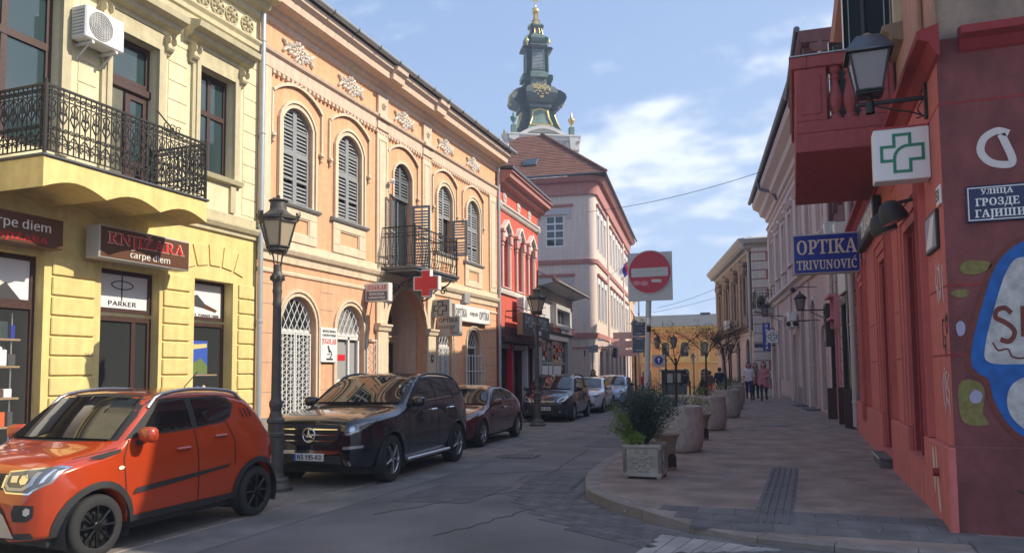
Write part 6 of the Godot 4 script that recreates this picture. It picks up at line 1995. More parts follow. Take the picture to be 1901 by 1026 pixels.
func rose_house() -> void:
	var a := 6.81
	var o3 := V(1.19, 0, -25.80)
	var tn := -(PI / 2 - deg_to_rad(a))
	var fr := Transform3D(Basis(Vector3.UP, tn), o3)
	var t := thing("rose_house", "long dusty rose house with arched openings and a deep eaves cornice", "building", o3, tn)
	var W := 19.4
	var H := 10.4
	var low := [[-2.1, -1.1, 0.35, 2.7, 0.5], [-4.3, -3.2, 0.35, 3.6, 0.62], [-7.0, -5.9, 0.35, 3.6, 0.62], [-9.6, -8.7, 0.35, 3.2, 0.0], [-12.8, -11.8, 1.2, 3.6, 0.6], [-15.4, -14.4, 1.2, 3.6, 0.6], [-18.0, -17.0, 0.35, 3.4, 0.5]]
	var up := []
	for k in 7: up.append([-2.2 - 2.62 * k, -1.2 - 2.62 * k, 6.3, 8.5, 0.0])
	part(t, "lower_wall", G.new().wall(-W, 0, 0, 5.3, low, 0, 0.3), "rose")
	part(t, "upper_wall", G.new().wall(-W, 0, 5.3, H, up, 0, 0.16), "rose_trim")
	body(t, -W, 0, H, 9, "rose")
	for o in low:
		if o[2] > 1.0: part(t, "blind_panel", G.new().bx(o[0], o[2], -0.32, o[1], o[3] + o[4], -0.2), "rose")
		else:
			sash(t, o, -0.2, "dark_wood", "glass", [(o[0] + o[1]) / 2], [o[3]], 0.08, "door")
		var p := Array(G.outline(o))
		p.reverse()
		part(t, "door_surround", G.new().band(p, 0.14, 0, 0.06), "rose_trim")
	for o in up:
		sash(t, o, -0.1, "rose_trim", "curtain", [(o[0] + o[1]) / 2], [7.8], 0.09)
		part(t, "window_surround", G.new().band([U(o[0], o[2]), U(o[0], o[3]), U(o[1], o[3]), U(o[1], o[2])], 0.14, 0, 0.07), "rose_trim")
		part(t, "window_cornice", G.new().mould([[0, o[3] + 0.2], [0.1, o[3] + 0.22], [0.24, o[3] + 0.4], [0, o[3] + 0.46]], o[0] - 0.25, o[1] + 0.25), "rose_trim")
		part(t, "window_sill", G.new().bx(o[0] - 0.2, o[2] - 0.14, 0, o[1] + 0.2, o[2] - 0.01, 0.16, 0.02), "rose_trim")
		for s in [0.1, 0.5, 0.9]: part(t, "sill_baluster", G.new().box(V(lerpf(o[0], o[1], s) - 0.06, 5.6, 0), V(lerpf(o[0], o[1], s) + 0.06, 6.15, 0.09), 0.02), "rose_trim")
	part(t, "string_course", G.new().mould([[0, 5.0], [0.1, 5.04], [0.14, 5.2], [0.30, 5.28], [0.30, 5.4], [0, 5.48]], -W, 0), "rose_trim")
	part(t, "frieze", G.new().mould([[0, 9.3], [0.06, 9.32], [0.08, 9.5], [0.16, 9.56], [0, 9.6]], -W, 0), "rose_trim")
	part(t, "eaves_cornice", G.new().mould([[0, 10.0], [0.12, 10.04], [0.16, 10.25], [0.42, 10.38], [0.48, 10.62], [0.78, 10.8], [0.84, 11.05], [0, 11.2]], -W - 0.3, 0), "rose_trim")
	part(t, "gutter", cyl(V(-W - 0.4, 11.2, 0.95), V(0.2, 11.2, 0.95), 0.11, 10), "dark_zinc")
	part(t, "roof", G.new().bx(-W - 0.4, 11.2, -8, 0.2, 11.3, 0.9), "old_tile")
	part(t, "gutter_bend", G.new().tube(curve([V(-14.2, 11.1, 0.92), V(-14.1, 10.7, 0.85), V(-13.6, 10.4, 0.35), V(-13.5, 10.0, 0.14)], 4), 0.07, 8), "dark_zinc")
	for x in [-0.3, -5.1, -10.4, -15.8, -19.1]: part(t, "pilaster", G.new().bx(x - 0.3, 5.49, 0, x + 0.3, 9.29, 0.09, 0.02).bx(x - 0.28, 0, 0, x + 0.28, 4.99, 0.08, 0.02), "rose_trim")
	part(t, "plinth", G.new().bx(-5.8, 0, 0, -4.4, 1.0, 0.05, 0.01).bx(-8.6, 0, 0, -7.1, 1.0, 0.05, 0.01).bx(-W, 0, 0, -9.7, 0.45, 0.05, 0.01), "plinth_grey")
	for x in [-3.75, -6.45]: part(t, "door_step", G.new().bx(x - 0.7, 0.1, 0, x + 0.7, 0.33, 0.45, 0.015), "slab_c")
	part(t, "balcony_slab", G.new().mould([[0, 4.72], [0.9, 4.86], [1.0, 4.9], [1.0, 5.0], [0.0, 5.0]], -W, -W + 1.7), "cornice_grey")
	railing(t, [U(-W + 0.03, 0.02), U(-W + 0.03, 0.95), U(-W + 1.66, 0.95), U(-W + 1.66, 0.02)], 5.0, 1.0, 0.15, false, "iron")
	for x in [0.4, 0.9, 1.3]:
		var fp := thing("flower_pot", ["dark flower pot on the far iron balcony, nearest the quoins", "dark flower pot in the middle of the far iron balcony", "dark flower pot on the far iron balcony, nearest the rose wall"][int(x * 2)  if x < 1.2 else 2], "flower pot", fr * V(-W + x, 5.0, 0.6), tn, "flower pots on the far balcony")
		part(fp, "pot", G.new().lathe([[0.12, 0], [0.17, 0.3], [0.19, 0.32], [0.15, 0.3]], 10), "iron")
		part(fp, "plant", G.new().lathe([[0.05, 0.28], [0.2, 0.4], [0.22, 0.55], [0.12, 0.7], [0.001, 0.75]], 7), "shrub_c")
	ac_unit("white air conditioner low on the rose wall above a dark door", fr * V(-8.3, 3.45, 0.06), tn, 0.9, 0.65)
	var s := thing("wall_lantern", "black lantern on a wall bracket under the far iron balcony", "lantern", fr * V(-13.6, 4.2, 0), tn, "black lanterns on the rose wall")
	small_lantern(s, 0.85, 0.1, 0.75)
	s = thing("wall_lantern", "black lantern on a wall bracket just behind the blue hanging sign", "lantern", fr * V(-1.2, 3.55, 0), tn, "black lanterns on the rose wall")
	small_lantern(s, 0.8, 0.1, 0.7)
	for q in [[-3.0, 4.5, "black floodlight on an arm left of the blue hanging sign"], [-2.6, 3.3, "black floodlight on an arm below the blue hanging sign"], [-4.6, 3.4, "black floodlight over the second arched door of the rose house"]]:
		s = thing("floodlight", q[2], "floodlight", fr * V(q[0], q[1], 0), tn, "floodlights over the shop doors")
		part(s, "arm", G.new().bar(V(0, 0.1, 0), V(0, 0.1, 0.75), 0.025, 0.025), "iron")
		part(s, "lamp", G.new().xbox(Transform3D(Basis(Vector3.RIGHT, 0.5), V(0, 0.0, 0.8)), V(0.3, 0.18, 0.14), 0.03), "iron")
	s = thing("hanging_sign", "tall blue vertical lightbox lettered in white on the rose house", "shop sign", V(-1.34, 2.72, -43.4), 0.0)
	part(s, "case", G.new().bx(-0.20, 0, -0.1, 0.20, 1.5, 0.1, 0.01), "cobalt")
	for k in 6: letter(s, "OPTIKA"[k], 0, 1.33 - 0.235 * k, 0.103, 0.17, "letter_white")
	part(s, "arm", G.new().bar(V(0.2, 1.2, 0), V(0.6, 1.2, 0), 0.04, 0.04).bar(V(0.2, 0.3, 0), V(0.6, 0.3, 0), 0.04, 0.04), "iron")
	s = thing("cross_sign", "pale square lightbox with cross beside the tall blue vertical lightbox", "pharmacy sign", V(-0.99, 3.08, -41.2), 0.0, "pharmacy cross boxes")
	part(s, "case", G.new().bx(-0.27, 0, -0.1, 0.27, 0.62, 0.1, 0.01), "white")
	outlined_cross(s, V(0, 0.31, 0.102), 0.38, "letter_dark")
	part(s, "arm", G.new().bar(V(0.25, 0.4, 0), V(0.5, 0.4, 0), 0.04, 0.04), "iron")
	s = thing("direction_plate", "small blue direction plate under the tall blue lightbox", "street sign", V(-1.75, 2.9, -43.6), 0.0)
	part(s, "plate", G.new().bx(-0.25, 0, -0.02, 0.25, 0.22, 0.02, 0.004), "navy")
	part(s, "arm", G.new().bar(V(0.25, 0.11, 0), V(0.9, 0.11, 0), 0.03, 0.03), "iron")
func small_lantern(t: Node3D, out: float, y: float, k: float) -> void:
	var g := G.new()
	g.bx(-0.02, y - 0.02, 0, 0.02, y + 0.02, out + 0.1)
	g.tube([V(0, y - 0.3, 0.02), V(0, y - 0.05, out * 0.6)], 0.015, 5)
	part(t, "bracket", g, "iron")
	g = G.new()
	g.t = Transform3D(Basis.from_scale(Vector3.ONE * k), V(0, y + 0.03, out))
	g.lathe([[0.14 * 1.41, 0], [0.22 * 1.41, 0.5]], 4, false, PI / 4)
	part(t, "glass", g, "lantern_glass")
	g = G.new()
	g.t = Transform3D(Basis.from_scale(Vector3.ONE * k), V(0, y + 0.03, out))
	g.lathe([[0.26 * 1.41, 0.5], [0.27 * 1.41, 0.53], [0.12 * 1.41, 0.72], [0.05, 0.76], [0.05, 0.86], [0.001, 0.9]], 4, false, PI / 4)
	g.lathe([[0.001, -0.06], [0.15 * 1.41, -0.04], [0.15 * 1.41, 0.0]], 4, false, PI / 4)
	for s in 4: g.bar(Basis(Vector3.UP, PI / 2 * s) * V(0.14, 0, 0.14), Basis(Vector3.UP, PI / 2 * s) * V(0.22, 0.5, 0.22), 0.02, 0.02)
	part(t, "frame", g, "iron")
func brown_house() -> void:
	var o3 := V(-2.15, 0, -46.7)
	var t := thing("quoined_house", "pink and white quoined house end beyond the rose house", "building", V(-2.15, 0, -46.75), 0.0)
	part(t, "end_wall", G.new().wall(0, 9, 0, 9.0, [], 0, 0.1), "candy_pink")
	body(t, 0, 9, 9.0, 6, "candy_pink")
	var y := 0.1
	var k := 0
	while y < 8.7:
		piece(t, "quoin", G.new().bx(-0.02, y + 0.02, -0.3, 1.15 if k % 2 == 0 else 0.8, y + 0.5, 0.09, 0.03).mesh(), "white_stucco", Transform3D())
		y += 0.53
		k += 1
	part(t, "cornice", G.new().mould([[0, 8.8], [0.1, 8.85], [0.15, 9.0], [0.45, 9.1], [0.5, 9.35], [0, 9.5]], -0.4, 9), "cornice_grey")
	var a := 12.0
	var tn := -(PI / 2 - deg_to_rad(a))
	var b := thing("brown_house", "weathered brown stone house with carved window heads at the street bend", "building", o3 + V(-0.05, 0, -0.35), tn)
	var W := 17.0
	var ops := []
	for i in 4:
		ops.append([-2.6 - 4.0 * i, -1.4 - 4.0 * i, 5.1, 7.2, 0.3])
		ops.append([-2.8 - 4.0 * i, -1.2 - 4.0 * i, 0.3, 3.2, 0.4])
	part(b, "street_wall", G.new().wall(-W, 0, 4.2, 9.0, ops.filter(func(o): return o[2] > 4), 0, 0.25), "brown_stone")
	part(b, "ground_wall", G.new().wall(-W, 0, 0, 4.2, ops.filter(func(o): return o[2] < 4), 0, 0.3), "rose")
	body(b, -W, 0, 9.0, 8, "brown_stone")
	for o in ops:
		sash(b, o, -0.16, "brown_wood", "glass", [(o[0] + o[1]) / 2], [o[3]], 0.08)
		if o[2] > 4:
			var g := G.new()
			g.bx(o[0] - 0.3, 4.9, 0, o[0] - 0.02, 7.4, 0.14, 0.03)
			g.bx(o[1] + 0.02, 4.9, 0, o[1] + 0.3, 7.4, 0.14, 0.03)
			for q in 9: g.xbox(Transform3D(Basis(Vector3.BACK, q * 0.9), V((o[0] + o[1]) / 2 - 0.8 + 0.2 * q, 7.9 + 0.25 * sin(q * 2.1), 0.2)), V(0.5, 0.3, 0.35), 0.08)
			for q in 5: g.xbox(Transform3D(Basis(Vector3.BACK, q * 1.3), V((o[0] + o[1]) / 2 - 0.6 + 0.3 * q, 7.5 + 0.1 * sin(q * 3.0), 0.14)), V(0.32, 0.24, 0.25), 0.08)
			part(b, "carved_head", g, "brown_stone")
			for q in 5: part(b, "apron_baluster", G.new().box(V(lerpf(o[0], o[1], q / 4.0) - 0.07, 4.45, 0), V(lerpf(o[0], o[1], q / 4.0) + 0.07, 5.0, 0.14), 0.03), "brown_stone")
	part(b, "string_course", G.new().mould([[0, 4.0], [0.1, 4.05], [0.16, 4.2], [0.34, 4.28], [0.34, 4.4], [0, 4.45]], -W, 0), "brown_stone")
	part(b, "cornice", G.new().mould([[0, 8.7], [0.1, 8.75], [0.2, 8.95], [0.5, 9.05], [0.7, 9.3], [0.75, 9.45], [0, 9.55]], -W, 0.2), "cornice_grey")
	for q in 28: part(b, "modillion", G.new().bx(-0.4 - 0.6 * q, 8.85, 0.1, -0.2 - 0.6 * q, 9.03, 0.5, 0.03), "cornice_grey")
	for x in [-0.4, -4.2, -8.2, -12.2, -16.2]: part(b, "pilaster", G.new().bx(x - 0.35, 4.46, 0, x + 0.35, 8.7, 0.12, 0.03), "brown_stone")
	downpipe("pale downpipe at the corner of the weathered brown house", -2.35, -46.95, 0.3, 8.5, 0.07, "sign_grey", -0.3, 0)
	ac_unit("small air conditioner low on the weathered brown house", Transform3D(Basis(Vector3.UP, tn), o3) * V(-8.6, 4.5, 0.15), tn, 0.9, 0.6)

const KERB := [Vector2(-3.25, -41.0), Vector2(-3.25, -13.46), Vector2(-3.13, -11.94), Vector2(-2.96, -11.11), Vector2(-2.69, -10.18), Vector2(-2.21, -9.45), Vector2(-1.56, -8.78), Vector2(-1.0, -8.36), Vector2(-0.3, -8.06), Vector2(0.5, -7.90), Vector2(1.5, -7.80), Vector2(4.0, -7.75), Vector2(12.0, -7.75)]
func walk_y(x: float, z: float) -> float:
	var y := 0.13 + 0.17 * clampf((-z - 12.0) / 22.0, 0, 1)
	var dip := smooth(-2.0, -0.6, x) * smooth(-9.3, -8.1, z)
	return lerpf(y, 0.06, dip)
func kerb_y(p: Vector2) -> float: return walk_y(p.x, p.y)
func ground() -> void:
	var g := G.new()
	g.quad(V(-260, -1.0, 120), V(260, -1.0, 120), V(260, -1.0, -420), V(-260, -1.0, -420))
	struct("ground", g, "square")
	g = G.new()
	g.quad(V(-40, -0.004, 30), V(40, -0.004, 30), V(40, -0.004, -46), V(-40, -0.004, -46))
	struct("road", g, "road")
	g = G.new()
	g.quad(V(-60, -0.004, -46), V(40, -0.004, -46), V(40, -0.02, -52), V(-60, -0.02, -52))
	g.quad(V(-60, -0.02, -52), V(40, -0.02, -52), V(40, -0.83, -76), V(-60, -0.83, -76))
	g.quad(V(-60, -0.83, -76), V(40, -0.83, -76), V(40, -0.83, -110), V(-60, -0.83, -110))
	struct("square_pavement", g, "square")
	g = G.new()
	g.quad(V(-8.7, 0, 8), V(-5.45, 0, 8), V(-5.6, 0, -42), V(-9.4, 0, -42))
	struct("parking_lane", g, "lane")
	g = G.new()
	for k in 30: g.bx(-6.36 - 0.002 * k, -0.06, 5 - 1.6 * k - 1.585, -6.20 - 0.002 * k, 0.012, 5 - 1.6 * k, 0.01)
	struct("lane_edge_stone", g, "kerb_b").set_meta("kind", "stuff")
	g = G.new()
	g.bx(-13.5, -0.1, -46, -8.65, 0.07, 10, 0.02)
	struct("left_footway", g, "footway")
	var foot := G.new()
	var inner := inset(KERB, 0.2)
	var zs := []
	for i in inner.size() - 3:
		var a: Vector2 = inner[i]
		var b: Vector2 = inner[i + 1]
		var n := maxi(1, int(a.distance_to(b) / 1.5))
		for k in n: zs.append(a.lerp(b, float(k) / n))
	zs.append(U(1.5, -8.0))
	for i in zs.size() - 1:
		var a: Vector2 = zs[i]
		var b: Vector2 = zs[i + 1]
		var m := 6
		for k in m:
			var q := []
			for w in [[a, k], [b, k], [b, k + 1], [a, k + 1]]:
				var e := U(2.2, minf(w[0].y, -8.6)) if w[0].y < -8.6 else U(2.2, w[0].y)
				var p: Vector2 = w[0].lerp(e, float(w[1]) / m)
				q.append(V(p.x, walk_y(p.x, p.y), p.y))
			foot.quad(q[0], q[3], q[2], q[1])
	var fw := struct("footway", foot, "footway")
	g = G.new()
	g.quad(V(1.5, 0.07, -7.9), V(14, 0.07, -7.9), V(14, 0.10, -9), V(1.5, 0.10, -9))
	struct("side_footway", g, "slab_b")
	var path := []
	var acc := 0.0
	for i in KERB.size() - 1:
		var n := maxi(1, int(KERB[i].distance_to(KERB[i + 1]) / 0.1))
		for k in n: path.append(KERB[i].lerp(KERB[i + 1], float(k) / n))
	path.append(KERB[KERB.size() - 1])
	var kerb := Node3D.new()
	kerb.name = "kerb"
	kerb.set_meta("kind", "structure")
	add_child(kerb, true)
	var i := 0
	while i < path.size() - 1:
		var len_n := 7 if path[i].y > -13.4 and path[i].x < 1.5 else 10
		var j := mini(path.size() - 1, i + len_n)
		g = G.new()
		var o := []
		var q := []
		for k in range(i, j + 1):
			var d: Vector2 = (path[mini(k + 1, path.size() - 1)] - path[maxi(k - 1, 0)]).normalized()
			var nn := U(d.y, -d.x)
			if nn.dot(U(1.0, -1.0)) < 0: nn = -nn
			o.append(path[k])
			q.append(path[k] + nn * 0.2)
		var gap := 0.006
		for k in o.size() - 1:
			var a: Vector2 = o[k]
			var b: Vector2 = o[k + 1]
			if k == 0: a = a + (b - a).normalized() * gap
			var c: Vector2 = q[k + 1]
			var d: Vector2 = q[k]
			if k == 0: d = d + (c - d).normalized() * gap
			var ya := kerb_y(a) + 0.004
			var yb := kerb_y(b) + 0.004
			var bv := 0.018
			var a2 := a.lerp(d, 0.1)
			var b2 := b.lerp(c, 0.1)
			g.quad(V(a.x, -0.05, a.y), V(b.x, -0.05, b.y), V(b.x, yb - bv, b.y), V(a.x, ya - bv, a.y))
			g.quad(V(a.x, ya - bv, a.y), V(b.x, yb - bv, b.y), V(b2.x, yb, b2.y), V(a2.x, ya, a2.y))
			g.quad(V(a2.x, ya, a2.y), V(b2.x, yb, b2.y), V(c.x, yb, c.y), V(d.x, ya, d.y))
		piece(kerb, "kerb_stone", g.mesh(), "kerb" if (i / len_n) % 3 else "kerb_b", Transform3D())
		i = j
	var rg := RandomNumberGenerator.new()
	rg.seed = 12
	for r in 3:
		for k in 22:
			var x := -2.35 + 0.42 * k + (0.21 if r == 1 else 0.0)
			var z := -8.62 - 0.0 - 0.30 * r + (0.30)
			var lim := -8.25 - 0.0
			var ok := true
			for cx in [x, x + 0.41]:
				var kz := table([[-2.6, -9.9], [-2.21, -9.25], [-1.56, -8.55], [-1.0, -8.12], [-0.3, -7.84], [0.5, -7.68], [2.0, -7.58]], cx)
				if z > kz - 0.10: ok = false
			if x > 1.45 or not ok: continue
			if z - 0.29 < -9.3: continue
			var q := []
			for c in [[x, z], [x + 0.412, z], [x + 0.412, z - 0.292], [x, z - 0.292]]: q.append(V(c[0], walk_y(c[0], c[1]) + 0.006 + 0.002 * rg.randf(), c[1]))
			g = G.new()
			g.quad(q[0], q[1], q[2], q[3])
			for e in 4: g.quad(q[e] + V(0, -0.03, 0), q[(e + 1) % 4] + V(0, -0.03, 0), q[(e + 1) % 4], q[e])
			piece(fw, "paving_slab", g.mesh(), ["slab_a", "slab_b", "slab_c"][rg.randi() % 3], Transform3D())
	var rib := G.new()
	rib.bx(-0.2, -0.02, -0.2, 0.2, 0.006, 0.2, 0.003)
	for k in 5: rib.bx(-0.175 + 0.08 * k, 0.006, -0.199, -0.145 + 0.08 * k, 0.016, 0.199, 0.004)
	var rm := rib.mesh()
	for k in 11:
		var z := -8.85 - 0.405 * k
		var s := (walk_y(-0.27, z - 0.2) - walk_y(-0.27, z + 0.2)) / 0.4
		piece(fw, "guidance_slab", rm, "slab_a", Transform3D(Basis(Vector3.RIGHT, atan(s)), V(-0.27 + 0.008 * k, walk_y(-0.27, z) + 0.004, z)))
	var road: MeshInstance3D = get_node("road")
	var sm := G.new().bx(-0.118, -0.05, -0.074, 0.118, 0.006, 0.074, 0.006).mesh()
	for k in 7:
		var q := []
		for e in [[k, 0], [k + 1, 0], [k + 1, 1], [k, 1]]:
			var u: float = e[0] / 7.0
			var a := U(-1.36, -8.18).lerp(U(-0.16, -7.84), u)
			var b := U(-1.46, -7.25).lerp(U(-0.30, -7.74), u)
			var p: Vector2 = a if e[1] == 0 else b
			q.append(V(p.x - (0.012 if e[0] > k else 0.0), 0.008, p.y))
		var wg := G.new()
		wg.quad(q[3], q[2], q[1], q[0])
		for e in 4: wg.quad(q[e] - V(0, 0.05, 0), q[e], q[(e + 1) % 4], q[(e + 1) % 4] - V(0, 0.05, 0))
		piece(road, "painted_block", wg.mesh(), "white_paint", Transform3D())
	var ang := 0.55
	var cnt := 0
	for r in 60:
		for k in 40:
			var u := -5.0 + 0.25 * k + (0.125 if r % 2 else 0.0)
			var w := -5.0 + 0.16 * r
			var p := U(-1.2, -8.0) + U(u, w).rotated(ang)
			var dist := 99.0
			for e in KERB.size() - 1:
				var cp := Geometry2D.get_closest_point_to_segment(p, KERB[e], KERB[e + 1])
				dist = minf(dist, cp.distance_to(p))
			var outside := not Geometry2D.is_point_in_polygon(p, PackedVector2Array(KERB + [U(12, -41)]))
			if not outside or dist < 0.13 or dist > 1.0 or p.y < -12.2 or p.x > 1.0 or p.y > -6.9: continue
			if cnt >= 298: continue
			if Geometry2D.is_point_in_polygon(p, PackedVector2Array([U(-1.42, -8.25), U(-0.1, -7.85), U(-0.1, -7.72), U(-1.42, -7.2)])): continue
			piece(road, "sett", sm, ["sett_a", "sett_b", "sett_c"][rg.randi() % 3], Transform3D(Basis(Vector3.UP, -ang), V(p.x, 0.002, p.y)))
			cnt += 1
	var mh := thing("manhole_cover", "round iron manhole cover in the middle of the footway", "manhole cover", V(-0.50, walk_y(-0.5, -22.1) + 0.002, -22.1), 0.0)
	part(mh, "rim", G.new().lathe([[0.36, -0.02], [0.36, 0.006], [0.32, 0.006], [0.31, 0.001]], 28), "kerb_b")
	part(mh, "lid", G.new().lathe([[0.31, 0.004], [0.001, 0.0045]], 28), "dark_zinc")
	for q in [[[-5.2, -9.2], [-4.1, -9.35], [-4.0, -10.9], [-5.15, -10.7]], [[-4.6, -17.0], [-3.6, -17.1], [-3.55, -19.6], [-4.7, -19.4]], [[-2.6, -6.4], [-1.2, -6.2], [-1.1, -6.9], [-2.55, -7.0]], [[-5.6, -23.0], [-4.8, -23.1], [-4.9, -28.0], [-5.7, -27.9]]]:
		var pp := PackedVector2Array()
		for w in q: pp.append(U(w[0], -w[1]))
		var pg := G.new()
		pg.t = Transform3D(Basis(Vector3.RIGHT, -PI / 2), Vector3())
		pg.face(pp, 0.001)
		piece(road, "asphalt_patch", pg.mesh(), "sett_c", Transform3D())
	for q in [[-4.9, -8.3, -3.2, -11.8], [-3.9, -12.2, -4.3, -16.6], [-5.0, -12.0, -3.4, -13.4], [-4.4, -20.0, -4.1, -27.0], [-3.6, -7.4, -2.9, -10.2]]:
		var ck := []
		for k in 24:
			var u := k / 23.0
			ck.append(U(lerpf(q[0], q[2], u) + rg.randf_range(-0.05, 0.05), -lerpf(q[1], q[3], u)))
		var cg := G.new()
		cg.t = Transform3D(Basis(Vector3.RIGHT, -PI / 2), Vector3())
		cg.band(ck, 0.014, 0.0, 0.0015)
		piece(road, "crack", cg.mesh(), "soil", Transform3D())
	mh = thing("drain_grate", "dark rectangular drain grate in the road beside the parked coupe", "drain grate", V(-5.35, 0.004, -14.8), 0.05)
	for k in 7: part(mh, "bar", G.new().bx(-0.36 + 0.11 * k, -0.02, -0.3, -0.30 + 0.11 * k, 0.006, 0.3, 0.004), "dark_zinc")
	part(mh, "frame", G.new().bx(-0.42, -0.03, -0.36, 0.42, -0.004, 0.36), "dark")
	g = G.new()
	for k in 16:
		var x := rg.randf_range(-2.2, 1.2)
		var z := rg.randf_range(-14.0, -8.3)
		g.t = Transform3D(Basis(Vector3.UP, rg.randf() * TAU), V(x, walk_y(x, z) + 0.008, z))
		g.box(V(-0.015 * rg.randf_range(0.4, 1.2), 0, -0.004), V(0.015, 0.006, 0.005))
	var sc := struct("litter", g, "curtain")
	sc.set_meta("kind", "stuff")
	sc.set_meta("label", "pale cigarette ends and paper scraps strewn over the paving")
func inset(p: Array, w: float) -> Array:
	var out := []
	for k in p.size():
		var d: Vector2 = (p[mini(k + 1, p.size() - 1)] - p[maxi(k - 1, 0)]).normalized()
		var n := U(d.y, -d.x)
		if n.dot(U(1, -1)) < 0: n = -n
		out.append(p[k] + n * w)
	return out
func lamp_post(label: String, pos: Vector3, turn: float) -> void:
	var t := thing("street_lamp", label, "street lamp", pos, turn, "old-style lamp posts on the left kerb")
	part(t, "foot", G.new().lathe([[0.26, 0], [0.26, 0.05], [0.235, 0.07], [0.20, 0.12], [0.20, 0.16], [0.17, 0.20]], 12), "lamp_iron")
	part(t, "base", G.new().lathe([[0.135, 0.20], [0.118, 0.26], [0.112, 0.78], [0.125, 0.80], [0.125, 0.84], [0.112, 0.86], [0.112, 0.98], [0.13, 1.0], [0.13, 1.04], [0.10, 1.08], [0.08, 1.16]], 20), "lamp_iron")
	part(t, "column", G.new().lathe([[0.08, 1.16], [0.085, 1.20], [0.098, 1.24], [0.098, 1.30], [0.075, 1.34], [0.072, 1.40], [0.066, 2.0], [0.062, 2.74], [0.07, 2.76], [0.062, 2.80], [0.064, 2.92], [0.074, 2.96], [0.064, 3.0], [0.066, 3.08], [0.09, 3.14], [0.092, 3.20], [0.07, 3.22], [0.062, 3.26], [0.062, 3.34], [0.055, 3.36]], 16, true), "lamp_iron")
	var g := G.new()
	for k in 8:
		var a := TAU * k / 8
		g.box(V(cos(a) * 0.098 - 0.018, 3.12, sin(a) * 0.098 - 0.018), V(cos(a) * 0.098 + 0.018, 3.19, sin(a) * 0.098 + 0.018), 0.012)
	part(t, "capital", g, "lamp_iron")
	g = G.new()
	for k in 4:
		var a := TAU * k / 4 + 0.4
		var d := V(cos(a), 0, sin(a))
		g.tube(curve([d * 0.045 + V(0, 3.32, 0), d * 0.075 + V(0, 3.38, 0), d * 0.085 + V(0, 3.46, 0), d * 0.125 + V(0, 3.56, 0)], 4), 0.012, 6)
		var ring := []
		for q in 10: ring.append(d * 0.155 + V(0, 3.55, 0) + d * cos(TAU * q / 10) * 0.025 + V(0, sin(TAU * q / 10) * 0.025, 0))
		g.tube(ring, 0.007, 5, -1, true)
	g.tube([V(0, 3.3, 0), V(0, 3.55, 0)], 0.008, 5)
	part(t, "lantern_arms", g, "lamp_iron")
	g = G.new()
	g.lathe([[0.02, 3.53], [0.14, 3.54], [0.165, 3.57], [0.165, 3.61], [0.15, 3.62]], 6)
	for k in 6:
		var a := TAU * k / 6
		var d := V(cos(a), 0, sin(a))
		g.bar(d * 0.16 + V(0, 3.60, 0), d * 0.285 + V(0, 4.04, 0), 0.026, 0.026)
		var a2 := TAU * (k + 1) / 6
		var d2 := V(cos(a2), 0, sin(a2))
		g.bar(d * 0.275 + V(0, 4.01, 0), d2 * 0.275 + V(0, 4.01, 0), 0.03, 0.05)
		g.bar(d * 0.172 + V(0, 3.63, 0), d2 * 0.172 + V(0, 3.63, 0), 0.02, 0.04)
	part(t, "lantern_frame", g, "lamp_iron")
	for k in 6:
		var a := TAU * k / 6
		var a2 := TAU * (k + 1) / 6
		g = G.new()
		var p0 := V(cos(a) * 0.162, 3.62, sin(a) * 0.162)
		var p1 := V(cos(a2) * 0.162, 3.62, sin(a2) * 0.162)
		g.quad(p1, p0, V(cos(a) * 0.272, 4.0, sin(a) * 0.272), V(cos(a2) * 0.272, 4.0, sin(a2) * 0.272))
		piece(t, "pane", g.mesh(), "lamp_glass", Transform3D())
	g = G.new()
	g.lathe([[0.27, 4.02], [0.305, 4.035], [0.31, 4.075], [0.29, 4.085], [0.21, 4.12], [0.145, 4.17], [0.125, 4.20], [0.12, 4.31], [0.135, 4.315], [0.15, 4.33], [0.13, 4.345], [0.05, 4.36], [0.025, 4.38], [0.03, 4.41], [0.001, 4.43]], 18)
	part(t, "lantern_roof", g, "lamp_iron")
	for k in 6:
		var a := TAU * k / 6
		var d := V(cos(a), 0, sin(a))
		g = G.new()
		g.tube(curve([d * 0.29 + V(0, 4.05, 0), d * 0.335 + V(0, 4.08, 0), d * 0.345 + V(0, 4.13, 0), d * 0.325 + V(0, 4.15, 0)], 3), 0.014, 5, 0.006)
		g.xbox(Transform3D(Basis(Vector3.UP, -a), d * 0.30 + V(0, 4.105, 0)), V(0.02, 0.07, 0.09), 0.012)
		piece(t, "crown_leaf", g.mesh(), "lamp_iron", Transform3D())
